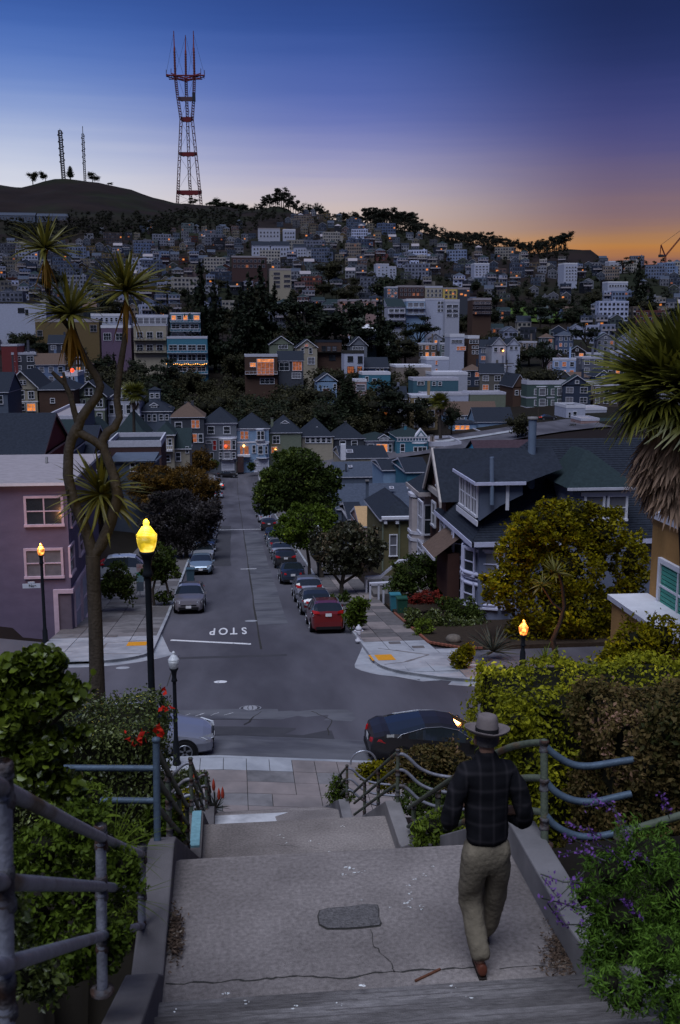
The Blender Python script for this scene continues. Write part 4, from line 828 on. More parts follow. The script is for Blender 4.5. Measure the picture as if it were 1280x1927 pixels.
H('white annex of the complex with lit corner', 732, 746, 524, 503, 501, 800, 12, 'white', 'flat', M_roofp, grid('N',733,745,505,520,2,3,.6,.5,1,'L'), trim=M_white2)
H('long white balconied block among the upper houses', 893, 921, 522, 497, 495, 840, 12, 'white', 'flat', M_roofp, grid('N',894,920,499,520,4,4,.6,.4), trim=M_white)
H('long white building with ribbon windows on the right slope', 1144, 1182, 546, 532, 529, 800, 12, 'white', 'flat', M_roofp, grid('N',1146,1181,535,541,7,1,.7,.6), trim=M_white)
H('white fronted house at the skyline right of the knoll', 1147, 1171, 516, 493, 490, 1010, 12, 'offw', 'flat', M_roofp, grid('N',1148,1170,496,512,3,2,.7,.5,1,'L'), trim=M_white)
# ================= near buildings, built where they stand =================
def pm(root, name, mb, bevel=0): o = mb.obj(name, None, bevel=bevel); adopt(root, o); return o
def wwin(root, c, w, h, face, kind='n', trim=None, bars=1):
    """window on a wall in world coordinates; face: '-y' faces the camera, '-x' / '+x' face across the street"""
    rz = {'-y': 0, '-x': -math.pi/2, '+x': math.pi/2, '+y': math.pi}[face]
    fr, pn = win_mesh(w, h, kind, trim or M_white, bars); nm = 'door' if kind in ('door', 'rdoor') else 'garage_door' if kind == 'gar' else 'window'
    o = put(nm, fr, root, Vector(c)-root.location, (0, 0, rz)); put('pane' if nm == 'window' else 'door_leaf', pn, o); return o
def winX(root, px0, py0, px1, py1, X, face, kind='n', trim=None, bars=1, dx=0):
    """window on the plane X = const whose photo corners are near/far columns px0<px1 at mid height"""
    a, b = atX(px0, (py0+py1)/2, X), atX(px1, (py0+py1)/2, X); m = (a+b)/2; px = (px0+px1)/2
    zt, zb = atX(px, py0, X).z, atX(px, py1, X).z; return wwin(root, (X+dx, m.y, (zt+zb)/2), abs(a.y-b.y), zt-zb, face, kind, trim, bars)
M_purple = wallm('purple_stucco', (.130,.108,.168)); M_purt = mat('pinkish_trim', (.48,.38,.46), .75)
r = empty('house', (-12, 56, -17)); tag(r, 'mauve stucco corner house with a flat gravel roof and sliding windows', 'house')
Xc = atY(129, 1000, 55.6).x; zr = atY(60, 913, 55.6).z
mb = MB(); mb.box(Xc-13, Xc, 55.6, 68, -19, zr, M_purple, M_roofp); pm(r, 'wall', mb)
mb = MB(); mb.box(Xc-13.3, Xc+.3, 55.3, 68.2, zr, zr+.16, M_white, M_roofp); pm(r, 'roof', mb)
for y0, y1, k in ((938,985,'n'), (1037,1082,'c')):
    a, b = atY(50, y0, 55.6), atY(116, y1, 55.6); wwin(r, ((a.x+b.x)/2, 55.6, (a.z+b.z)/2), b.x-a.x, a.z-b.z, '-y', k, M_purt, 2)
winX(r, 129.5, 1027, 138, 1076, Xc, '+x', 'n', M_purt); winX(r, 148, 1003, 155, 1040, Xc, '+x', 'n', M_purt); winX(r, 131, 950, 139, 985, Xc, '+x', 'n', M_purt)
zt = atY(115, 1116, 55.6).z; a = atY(101, 1116, 55.6)
mb = MB(); mb.box(a.x, Xc+.12, 55.45, 55.6, zt-.0, zt+.22, M_purt); mb.box(a.x, a.x+.25, 55.45, 55.6, -18, zt, M_purt); mb.box(Xc, Xc+.12, 55.6, 66, zt, zt+.22, M_purt); pm(r, 'garage_surround', mb)
mb = MB(); mb.box(a.x+.25, Xc-.02, 55.55, 55.61, -18, zt, mat('recess_wall', (.12,.10,.13), .85)); pm(r, 'side_gate', mb)
for y in (57.2, 60.0, 62.8): wwin(r, (Xc, y+.3, zt-1.4), 2.1, 2.5, '+x', 'gar', M_purt)
mb = MB(); mb.tube([atY(88, 861, 64), atY(88, 873, 63.5)], .08, M_conc, 6); pm(r, 'roof_vent', mb)
# pale house further down the left side
r = empty('house', (-13, 76, -19)); tag(r, 'pale blue-grey house behind the cordyline leaves on the left side', 'house')
mb = MB(); mb.box(-20, -11, 74, 84, -22, -11.4, PM('offw'), M_roofp); pm(r, 'wall', mb); mb = MB(); mb.box(-20.3, -10.7, 73.7, 84.3, -11.4, -11.1, M_white2, M_roofp); pm(r, 'roof', mb)
for i, y in enumerate((76, 79, 82)): wwin(r, (-11, y, -13.2), 1.2, 1.6, '+x', 'n'); wwin(r, (-11, y, -16.4), 1.2, 1.6, '+x', 'n')
for x in (-18, -15.2, -12.6): wwin(r, (x, 74, -13.2), 1.1, 1.5, '-y', 'c')
# front stair with white balusters left of the street
r = empty('staircase', (-9.8, 70, -17.9)); tag(r, 'white railed front stair behind the dark bush on the left', 'stairs')
mb = MB()
for k in range(9): mb.box(-12.4+k*.3, -12.1+k*.3, 70, 71.4, -18.3, -15.4-k*.27+.27, M_conc_l)
pm(r, 'steps', mb)
for k in range(14): x = -12.4+k*.33; z = -15.2-(k*.3 if k < 8 else 2.4); o = MB(); o.box(x-.03, x+.03, 69.95, 70.01, z, z+.8, M_white2); pm(r, 'baluster', o)
mb = MB(); mb.tube([(-12.5, 69.98, -14.3), (-10, 69.98, -16.7), (-8.2, 69.98, -16.75)], .06, M_white2, 6); pm(r, 'hand_rail', mb)
# ---------- big blue-grey corner Victorian ----------
M_vic = wallm('victorian_blue', (.145,.165,.24)); M_vict = mat('victorian_trim', (.48,.49,.64), .7, .12, 3)
r = empty('house', (16, 57, -17)); tag(r, 'large blue-grey corner Victorian with a hipped dormer, round bay and pale trim', 'house')
X0, X1, Y0, Y1 = 13.3, 31, 54.0, 63.2; ze = -11.3; ym = 58.6; zr = atY(1080, 825, ym).z; xh = atY(1000, 826, ym).x
mb = MB(); mb.box(X0, X1, Y0, Y1, -18.5, ze, M_vic); pm(r, 'wall', mb)
o_ = .55; mb = MB(); E = [(X0-o_, Y0-o_, ze), (X1, Y0-o_, ze), (X1, Y1+o_, ze), (X0-o_, Y1+o_, ze)]; A, B = (xh, ym, zr), (X1, ym, zr)
for f in ((E[0], E[1], B, A), (E[2], E[3], A, B), (E[3], E[0], A)): mb.poly(f, M_roof)
mb.poly([(X1,Y0-o_,ze),(X1,Y1+o_,ze),(X1,ym,zr)], M_vic); pm(r, 'roof', mb)
# shingle courses that catch the light on the two visible slopes
for (p0, p1, q0, q1, nn) in ((E[0], E[1], A, B, 44), (E[3], E[0], A, A, 38)):
    p0, p1, q0, q1 = map(Vector, (p0, p1, q0, q1)); mb = MB(); nrm = (p1-p0).cross(q0-p0).normalized()
    if nrm.z < 0: nrm = -nrm
    for k in range(nn):
        t0, t1 = k/nn, (k+.96)/nn; a, b, c, d = p0.lerp(q0, t0), p1.lerp(q1, t0), p1.lerp(q1, t1), p0.lerp(q0, t1)
        mb.poly([a+nrm*.03, b+nrm*.03, c+nrm*.01, d+nrm*.01], M_roof); mb.poly([a, b, b+nrm*.03, a+nrm*.03], M_roof)
    pm(r, 'shingle_courses', mb)
mb = MB(); mb.box(X0-o_-.05, X0-o_+.12, Y0-o_-.05, Y1+o_, ze-.22, ze+.04, M_vict); mb.box(X0-o_, X1, Y0-o_-.05, Y0-o_+.1, ze-.22, ze+.04, M_vict); mb.box(X0-o_+.1, X1, Y0-o_+.1, Y1+o_, ze-.2, ze-.16, M_vict); pm(r, 'eaves', mb)
# flue
p = atY(1000, 787, 56.5); q = atY(1000, 945, 55.6); mb = MB(); mb.tube([(p.x, 56.2, q.z-.8), (p.x, 56.2, p.z)], .23, wallm('flue_metal', (.13,.17,.24)), 10); mb.lathe([(.3,-.12),(.3,0),(0,0)], (p.x, 56.2, p.z+.1), M_conc, 10); pm(r, 'flue', mb)
# street-facing dormer
XD = 13.2; ya, yb_ = atX(903, 940, XD).y, atX(865, 915, XD).y; zt = atX(902, 906, XD).z; zb = atX(902, 978, XD).z; x2 = atY(983, 920, ya).x
sd = [atY(x, y, ya) for x, y in ((902,979),(943,951),(984,931))]; mb = MB(); mb.prism([(XD, ya, zt), (XD, ya, sd[0].z-.05), (sd[1].x, ya, sd[1].z), (sd[2].x, ya, sd[2].z), (x2, ya, zt)], (0, yb_-ya, 0), wallm('dormer_shingle', (.10,.12,.17))); pm(r, 'dormer_wall', mb)
mb = MB(); g = .35; D4 = [(XD-g, ya-g, zt), (x2+.1, ya-g, zt), (x2+.1, yb_+g, zt), (XD-g, yb_+g, zt)]; pk = ((XD+x2)/2+.8, (ya+yb_)/2, zt+1.45); pe = (x2+2.5, (ya+yb_)/2+.6, zr-.25)
mb.poly([D4[3], D4[0], pk], M_roof); mb.poly([D4[0], D4[1], pe, pk], M_roof); mb.poly([D4[2], D4[3], pk, pe], M_roof); mb.poly([D4[1], (x2+2.6, ya+1.2, zt+.5), pe], M_roof)
mb.box(XD-g, x2+.1, ya-g-.02, ya-g+.1, zt-.14, zt+.03, M_vict); mb.box(XD-g-.02, XD-g+.1, ya-g, yb_+g, zt-.14, zt+.03, M_vict); mb.box(XD-g+.1, x2, ya-g+.1, yb_+g, zt-.12, zt-.1, M_vict); pm(r, 'dormer_roof', mb)
for k in range(3):
    yc = ya+.35+(k+.5)*(yb_-ya-.7)/3; wwin(r, (XD, yc, (zb+zt)/2-.05), (yb_-ya-.7)/3-.22, zt-zb-.45, '-x', 'c', M_white, 2)
mb = MB(); mb.box(XD-.16, XD-.1, ya-.1, yb_+.1, zb-.35, zb-.05, M_white); mb.box(x2-.9, x2-.72, ya-.06, ya, zb+.5, zt-.1, M_white); pm(r, 'dormer_sill', mb)
p = atY(926, 860, ya-.25); q = atY(926, 950, ya-.25); mb = MB(); mb.tube([q, p], .12, wallm('flue_metal', (.13,.17,.24)), 8); pm(r, 'vent_pipe', mb)
# bays
def bandz(y): return atX(862, y, 12.86).z
mb = MB(); P = [(13.3, 57.2), (12.86, 58.0), (12.86, 61.2), (13.3, 62.2)]; mb.prism([(x, y, -18.5) for x, y in P][::-1], (0, 0, 7.0), M_vic)
for y, h in ((1056,.2),(1072,.2),(1086,.16),(1136,.2)):
    z = bandz(y); mb.prism([(x-(.08 if x < 13 else 0), y2+(-.1 if y2 < 60 else .1), z) for x, y2 in P][::-1], (0, 0, h), M_vict)
pm(r, 'square_bay', mb)
for z in ((bandz(1002)+bandz(1050))/2, (bandz(1096)+bandz(1135))/2):
    wwin(r, (12.86, 59.65, z), 2.0, 1.45, '-x', 'n', M_vict, 1)
    o = wwin(r, (13.06, 57.64, z), .72, 1.45, '-x', 'n', M_vict, 1); o.rotation_euler.z = -.78
mb = MB(); cx, cy, R = 14.42, 55.45, 1.58
mb.lathe([(R,-7.5),(R,0)], (cx, cy, ze-.16), M_vic, 22)
def bt(y): return atX(893, y, 12.85).z
for y, h, e in ((1034,.2,.08),(1046,.16,.1),(1092,.2,.2),(1102,.12,.1),(1112,.2,.16),(1150,.15,.1)):
    z = bt(y); mb.lathe([(R,0),(R+e,.02),(R+e,h),(R,h+.02)], (cx, cy, z-h/2), M_vict, 22)
pm(r, 'round_bay', mb)
for zc, hh in (((bt(1050)+bt(1088))/2, 1.35), ((bt(1116)+bt(1150))/2, 1.2)):
    for a in (205, 250, 292, 160):
        q = math.radians(a); o = wwin(r, (cx+(R+.0)*math.cos(q), cy+(R+.0)*math.sin(q), zc), .8, hh, '-y', 'c' if a != 205 else 'n', M_vict, 1); o.rotation_euler.z = q+math.pi/2
# camera-facing hipped wing at the right, with wide pale windows
yw = 52.9; a = atY(1078, 917, yw); b = atY(1184, 917, yw); mb = MB(); mb.box(a.x, b.x, yw, 58.5, -15, a.z, M_vic); pm(r, 'wing_wall', mb)
zp = atY(1110, 848, 56).z; mb = MB(); c4 = [(a.x-.4, yw-.4, a.z), (b.x+.4, yw-.4, a.z), (b.x+.4, 58.6, a.z), (a.x-.4, 58.6, a.z)]; P1, P2 = (a.x+1.6, 55.8, zp), (b.x-1.2, 55.8, zp); P3, P4 = (a.x+1.6, 58.6, zp), (b.x-1.2, 58.6, zp)
for f in ((c4[0], c4[1], P2, P1), (c4[3], c4[0], P1, P3), (c4[1], c4[2], P4, P2), (P1, P2, P4, P3)): mb.poly(f, M_roofg)
mb.box(a.x-.42, b.x+.42, yw-.44, yw-.36, a.z-.12, a.z+.02, M_white2); pm(r, 'wing_roof', mb)
for x0, x1 in ((1104, 1132), (1146, 1176)):
    p, q = atY(x0, 935, yw), atY(x1, 975, yw); wwin(r, ((p.x+q.x)/2, yw, (p.z+q.z)/2), q.x-p.x, p.z-q.z, '-y', 'c', M_white, 1)
mb = MB(); p = atY(1094, 926, yw); q = atY(1186, 932, yw); mb.box(p.x, q.x, yw-.08, yw, q.z, p.z, M_white); pm(r, 'window_head', mb)
# ---------- brown gabled house and its neighbours down the street ----------
M_brs = wallm('dark_brown_shingle', (.06,.03,.025))
XG = 13.0; g1, g2, gp_ = atX(841, 932, XG), atX(810, 913, XG), atX(824, 843, XG)
r = empty('house', (15, 66, -18)); tag(r, 'dark brown shingled house with a steep cream edged gable facing the street', 'house')
ym = (g1.y+g2.y)/2; zg = (g1.z+g2.z)/2; mb = MB(); mb.box(XG, 24, g1.y+.2, g2.y-.2, -20, zg, M_brs); mb.poly([(XG, g1.y+.2, zg), (XG, ym, gp_.z-.3), (XG, g2.y-.2, zg)], M_brs); pm(r, 'wall', mb)
mb = MB(); mb.poly([(XG-.4, g1.y-.3, zg-.3), (24, g1.y-.3, zg-.3), (24, ym, gp_.z), (XG-.4, ym, gp_.z)], M_roof); mb.poly([(XG-.4, g2.y+.3, zg-.3), (XG-.4, ym, gp_.z), (24, ym, gp_.z), (24, g2.y+.3, zg-.3)], M_roof); pm(r, 'roof', mb)
mb = MB()
for y in (g1.y-.3, g2.y+.3): mb.prism([(XG-.5, y, zg-.3), (XG-.5, ym, gp_.z+.05), (XG-.5, ym, gp_.z-.35), (XG-.5, y, zg-.65)], (.12, 0, 0), mat('cream_barge', (.42,.38,.36), .8))
mb.box(XG-.2, XG, g1.y, g2.y, zg-.35, zg+.0, mat('cream_barge', (0,0,0))); pm(r, 'barge_board', mb)
winX(r, 824, 878, 829, 913, XG, '-x', 'n', M_white); winX(r, 814.5, 946, 820.5, 988, XG, '-x', 'n', M_white); winX(r, 831, 970, 837, 1004, XG, '-x', 'n', M_white)
p = atX(812, 1012, 12.0); q = atX(836, 1010, 12.0); mb = MB(); zz = atX(824, 1022, 12.0).z
mb.poly([(11.4, q.y, zz-.5), (13, q.y, zz+.7), (13, p.y, zz+.7), (11.4, p.y, zz-.5)][::-1], M_roofb); mb.box(12.3, 13, q.y+.3, p.y-.3, zz-3, zz-.35, M_brs); mb.box(11.38, 11.5, q.y, p.y, zz-.65, zz-.48, M_white2); pm(r, 'porch', mb)
r = empty('house', (17, 63.5, -15)); tag(r, 'bright blue sided dormer showing between the brown gable and the grey dormer', 'house')
mb = MB(); a = atY(843, 893, 63.4); b = atY(868, 932, 63.4); mb.box(a.x, b.x+1.5, 63.35, 64.8, b.z-1.5, a.z-.25, wallm('bright_blue', (.10,.42,.62))); pm(r, 'wall', mb)
mb = MB(); mb.poly([(a.x-.2, 63.2, a.z-.3), (b.x+1.8, 63.2, a.z-.3), (b.x+1.8, 65.4, a.z+.6), (a.x-.2, 65.4, a.z+.6)], M_roofb); pm(r, 'roof', mb)
for px in (845.5, 851): p = atY(px, 905, 63.35); wwin(r, (p.x, 63.35, p.z), .25, .6, '-y', 'n', M_white, 0)
r = empty('house', (22, 70, -16)); tag(r, 'dark maroon roofed house with a bright blue gable end behind the brown gable', 'house')
a = atY(905, 872, 74); b = atY(1010, 872, 74); t = atY(912, 828, 77); mb = MB(); mb.box(a.x+.1, b.x+6, 74, 80, -22, a.z, wallm('bright_blue', (0,0,0))); mb.poly([(a.x+.1, 74, a.z), (a.x+.1, 77, t.z-.15), (a.x+.1, 80, a.z)], wallm('bright_blue', (0,0,0))); pm(r, 'wall', mb)
mb = MB(); mb.poly([(a.x-.1, 73.7, a.z-.1), (b.x+6, 73.7, a.z-.1), (b.x+6, 77, t.z), (a.x-.1, 77, t.z)], mat('maroon_shingle', (.055,.035,.045), .9, .25, 5, .3, 20)); mb.poly([(a.x-.1, 80.3, a.z-.1), (a.x-.1, 77, t.z), (b.x+6, 77, t.z), (b.x+6, 80.3, a.z-.1)], M_roof); pm(r, 'roof', mb)
r = empty('house', (16, 75, -19)); tag(r, 'beige bay windowed Victorian with a dark hip roof past the brown gable', 'house')
Xb = 12.7; n1, n2 = atX(800, 925, Xb), atX(783, 917, Xb); M_bei = wallm('beige_victorian', (.36,.32,.32)); zE = n1.z+.0
mb = MB(); mb.box(Xb, 21, n1.y, n2.y+.6, -22, zE, M_bei); mb.box(Xb+.0, 21, n1.y-.02, n1.y, -22, zE, M_bei); pm(r, 'wall', mb)
ap = atY(818, 872, (n1.y+n2.y)/2+1); mb = MB(); C4 = [(Xb-.5, n1.y-.5, zE), (21, n1.y-.5, zE), (21, n2.y+1, zE), (Xb-.5, n2.y+1, zE)]; A, B = (ap.x, (n1.y+n2.y)/2, ap.z), (20, (n1.y+n2.y)/2, ap.z)
for f in ((C4[0], C4[1], B, A), (C4[2], C4[3], A, B), (C4[3], C4[0], A)): mb.poly(f, M_roof)
mb.box(Xb-.55, 21, n1.y-.55, n1.y-.45, zE-.25, zE+.02, M_bei); mb.box(Xb-.55, Xb-.45, n1.y-.5, n2.y+1, zE-.25, zE+.02, M_bei); mb.box(Xb-.45, 21, n1.y-.45, n2.y+1, zE-.2, zE-.17, M_bei); pm(r, 'roof', mb)
mb = MB(); y1_, y2_ = atX(799, 960, Xb).y, atX(786, 950, Xb).y; P = [(Xb, y1_), (Xb-.7, y1_+.8), (Xb-.7, y2_-.6), (Xb, y2_)]; mb.prism([(x, y, -21) for x, y in P][::-1], (0, 0, zE+21-.6), M_bei)
for yy in (932, 1002, 1015): z = atX(792, yy, Xb).z; mb.prism([(x-(.1 if x < Xb else 0), y, z) for x, y in P][::-1], (0, 0, .2), M_white2)
pm(r, 'bay', mb)
winX(r, 789, 945, 796, 1000, Xb-.7, '-x', 'n', M_white2, 2); winX(r, 784, 942, 786.5, 990, Xb-.02, '-x', 'n', M_white2); p = atY(809, 978, n1.y-.02); wwin(r, (p.x-.0, n1.y-.02, p.z), .7, 1.9, '-y', 'n', M_white2, 1)
winX(r, 788, 1022, 797, 1046, Xb-.7, '-x', 'n', M_white2, 2)
# ---------- ochre stucco building at the right edge ----------
M_och = mat('ochre_stucco', (.36,.20,.075), .9, .28, 1.3, .35, 14, col2=(.24,.14,.055), c2s=.8, stretch=(1,1,.4))
r = empty('house', (11, 24, -12)); tag(r, 'ochre stucco building with a green blinded window at the right edge', 'house')
YF = 26.5; c1 = atY(1228, 1000, YF).x; c2 = atY(1151, 1150, YF).x; zT = atY(1228, 972, YF).z; zL = atY(1151, 1129, YF).z
mb = MB(); mb.box(c1, c1+9, 12, YF, -13, zT, M_och, M_roofw); pm(r, 'wall', mb)
mb = MB(); mb.box(c1-.12, c1+9, 12, YF+.12, zT, zT+.22, M_white2, M_roofw); pm(r, 'parapet', mb)
mb = MB(); mb.box(c2, c1, 16, YF, -13, zL, M_och); pm(r, 'garage_wall', mb); mb = MB(); mb.box(c2-.1, c1+.0, 15.9, YF+.1, zL, zL+.14, M_white2, M_roofw); pm(r, 'garage_roof', mb)
p, q = atX(1246, 1105, c1), atX(1330, 1140, c1); ym = (p.y+q.y)/2; zc = atX(1250, 1103, c1).z
_g = mat('green_blind', (.07,.30,.24), .6, .15, 3); o = wwin(r, (c1, p.y-1.1, zc), 2.2, 1.25, '-x', 'n', M_white, 2)
pn = MB()
for k in range(11): z = -.6+k*.115; pn.box(-1.08, 1.08, -.05, -.035, z, z+.09, _g)
put('blind', pn.mesh('blind'), o)
# ---------- porch stair and bins by the olive cottage ----------
r = empty('front_stair', (9.6, 68, -17.6)); tag(r, 'pale sloping stair parapet and railing before the olive cottage', 'stair railing')
def px3(pts, Y): return [atY(x, y, Y) for x, y in pts]
for pts, Y in (([(689,1086),(717,1084),(751,1055),(772,1053)], 67), ([(696,1098),(736,1096)], 64)):
    mb = MB(); P = px3(pts, Y)
    for a, b in zip(P, P[1:]): mb.prism([a, b, b+Vector((0,0,-.16)), a+Vector((0,0,-.16))], (0,.35,0), M_white2)
    pm(r, 'parapet_cap', mb)
for x, y0, y1, Y in ((690,1088,1116,67),(697,1100,1124,64),(713,1100,1128,64),(722,1100,1128,64)):
    a, b = atY(x, y0, Y), atY(x, y1, Y); mb = MB(); mb.box(a.x-.06, a.x+.06, Y, Y+.12, b.z-.3, a.z, M_white2); pm(r, 'post', mb)
mb = MB(); a, b = atY(700, 1100, 66), atY(730, 1125, 66); mb.box(a.x, b.x+1.2, 65, 70, b.z-1, a.z-.4, M_conc_d)
for k in range(5): mb.box(a.x+.3+k*.3, b.x+2, 64.6-0*k, 65, b.z-.8, b.z-.6+k*.18, M_conc)
pm(r, 'steps', mb)
def bin_(px, py, Y, m, label, h=1.05):
    p = gp(px, py); p.z = swz(p.x, p.y); t = empty('wheelie_bin', p); tag(t, label, 'bin'); mb = MB(); mb.prism([(-.24,-.26,0),(.24,-.26,0),(.30,-.32,h-.1),(-.30,-.32,h-.1)], (0,.56,0), m); mb.obj('bin_body', t)
    mb = MB(); mb.box(-.33, .33, -.36, .3, h-.1, h-.02, m); mb.box(-.28, .28, .28, .36, h-.12, h-.04, m); mb.obj('lid', t)
    for s in (-.25, .25): mb = MB(); mb.tube([(s-.03,.26,.1),(s+.03,.26,.1)], .1, M_joint, 10); mb.obj('wheel', t)
bin_(359, 1098, 0, mat('dark_blue_plastic', (.05,.09,.12), .5), 'dark blue wheelie bin on the left pavement near the pale hatchback')
bin_(743, 1152, 0, mat('teal_plastic', (.04,.17,.22), .5), 'teal wheelie bin beside the bushes on the right pavement'); bin_(756, 1160, 0, mat('green_plastic', (.02,.07,.05), .5), 'dark green wheelie bin next to the teal one')
# brick edging of the right front garden and its soil
mb = MB(); br = empty('garden_edging', (9.3, 48, swz(9.3, 48))); tag(br, 'low red brick edging along the right front garden', 'brick edging')
pth = [(9.32, 58), (9.32, 47.5), (10.5, 45.7), (11.5, 45.5)]
me_b = MB(); me_b.box(-.11, .11, -.06, .06, 0, .09, M_brickk); bm = me_b.mesh('brick'); cnt = 0
for (x0, y0), (x1, y1) in zip(pth, pth[1:]):
    l = math.hypot(x1-x0, y1-y0); n = int(l/.24)
    for k in range(n):
        t = (k+.5)/n; x, y = x0+(x1-x0)*t, y0+(y1-y0)*t; put('brick', bm, br, Vector((x, y, swz(x, y)+.0))-br.location, (0, 0, math.atan2(y1-y0, x1-x0)+rnd.uniform(-.05, .05)))
M_soil = mat('garden_soil', (.035,.025,.018), .95, .4, 6, .5, 20)
o = solid('front_garden', [(9.4, 62), (9.4, 47.6), (10.6, 45.8), (34, 45.8), (34, 62)], lambda x, y: gz(x, y)+.2, .6, M_soil); tag(o, kind='structure')
# hydrant
p = gp(675, 1211); p.z = swz(p.x, p.y); t = empty('fire_hydrant', p); tag(t, 'short white fire hydrant on the right corner pavement', 'fire hydrant')
M_hyd = mat('hydrant_white', (.5,.5,.55), .5, .15, 12)
mb = MB(); mb.lathe([(.17,0),(.17,.06),(.1,.08),(.1,.42),(.15,.45),(.15,.5),(.12,.55),(.12,.62)], (0,0,0), M_hyd, 12); mb.obj('barrel', t)
mb = MB(); mb.lathe([(.16,.6),(.16,.64),(.12,.72),(.05,.76),(.04,.82),(0,.82)], (0,0,0), M_hyd, 12); mb.obj('cap', t)
for s in (-1, 1): mb = MB(); mb.tube([(s*.1,0,.5),(s*.2,0,.5)], .06, M_hyd, 10); mb.tube([(s*.2,0,.5),(s*.23,0,.5)], .04, M_hyd, 6); mb.obj('outlet', t)
mb = MB(); mb.tube([(0,-.1,.45),(0,-.2,.45)], .08, M_hyd, 10); mb.obj('outlet', t)
# ================= plants =================
M_bark = mat('bark', (.06,.05,.042), .95, .4, 8, .8, 30, stretch=(1,1,.3)); M_barkg = mat('pale_bark', (.12,.105,.09), .95, .35, 8, .6, 30, stretch=(1,1,.3)); M_core = mat('shaded_core', (.014,.014,.009), 1, .3, 6)  # core: near-black solid filling the foliage, inner shade put into its colour
G_dark = leafmat('dark_leaves', (0.0144,0.0260,0.0060), (0.0624,0.0884,0.0160), (0.1440,0.1755,0.0280)); G_yel = leafmat('golden_green_leaves', (0.0440,0.0437,0.0012), (0.2200,0.1898,0.0024), (0.4400,0.3220,0.0048), s=.6, f3=.78)
G_green = leafmat('green_leaves', (0.0225,0.0392,0.0044), (0.0938,0.1400,0.0132), (0.2125,0.2660,0.0220)); G_mag = leafmat('magnolia_leaves', (0.017,0.020,0.011), (0.070,0.070,0.038), (0.224,0.168,0.102), rough=.35, f3=.7)
G_aut = leafmat('autumn_leaves', (0.0357,0.0190,0.0060), (0.1530,0.0840,0.0140), (0.3060,0.1560,0.0200)); G_plum = leafmat('plum_leaves', (0.0180,0.0152,0.0160), (0.0612,0.0532,0.0528), (0.0972,0.0855,0.0744)); G_red = leafmat('red_maple_leaves', (.06,.008,.006), (.22,.03,.02))
G_hedge = leafmat('hedge_leaves', (0.0189,0.0280,0.0070), (0.0945,0.1190,0.0300), (0.2700,0.3080,0.1100), rough=.35, s=1.5, f3=.8); G_abel = leafmat('abelia_leaves', (.026,.034,.008), (.125,.085,.030), (.30,.17,.12), s=1.2, f3=.8); G_gold = leafmat('golden_hedge_leaves', (0.0585,0.0728,0.0060), (0.2730,0.2704,0.0120), (0.6435,0.5616,0.0300), s=1.2)
G_jade = leafmat('jade_leaves', (0.0264,0.0390,0.0060), (0.1200,0.1625,0.0160), (0.3840,0.4290,0.1100), rough=.3, s=2.5, f3=.86); G_salv = leafmat('salvia_leaves', (0.0330,0.0690,0.0108), (0.1210,0.2300,0.0270), (0.2200,0.3680,0.0540), s=1.6); G_lt = leafmat('light_green_leaves', (0.0360,0.0546,0.0080), (0.1380,0.1950,0.0200), (0.2880,0.3640,0.0500), s=2)
G_cord = leafmat('cordyline_leaves', (.040,.044,.012), (.155,.140,.022), (.40,.26,.03), s=1.2, rough=.45, f3=.7); G_cdead = leafmat('dry_cordyline_leaves', (.09,.045,.012), (.30,.16,.02), s=2); G_palm = leafmat('palm_leaves', (.04,.048,.008), (.16,.155,.02), (.32,.26,.04), s=1.5, rough=.4); G_pdead = leafmat('dead_palm_leaves', (0.1190,0.0809,0.0543), (0.4760,0.3234,0.2325), (0.7140,0.5346,0.3875), s=2)
G_flag = leafmat('flax_leaves', (.03,.035,.03), (.08,.09,.07), s=2); M_fred = leafmat('red_petals', (.32,.008,.005), (.6,.03,.015), trans=.3, s=3); M_fpur = leafmat('purple_petals', (.07,.02,.14), (.2,.09,.34), s=3); M_fwh = leafmat('pale_petals', (.4,.3,.3), (.7,.6,.6), s=3); M_litter = leafmat('dry_litter', (.03,.022,.018), (.16,.11,.08), (.35,.3,.25), s=4)
def lob(Y, L):   # photo ellipses (cx,cy,rx,ry[,dY]) -> world ellipsoids
    out = []
    for l in L:
        y = Y+(l[4] if len(l) > 4 else 0); c = atY(l[0], l[1], y); s = proj(c)[2]/F; out.append((c.x, c.y, c.z, l[2]*s, max(l[2], l[3])*.85*s, l[3]*s))
    return out
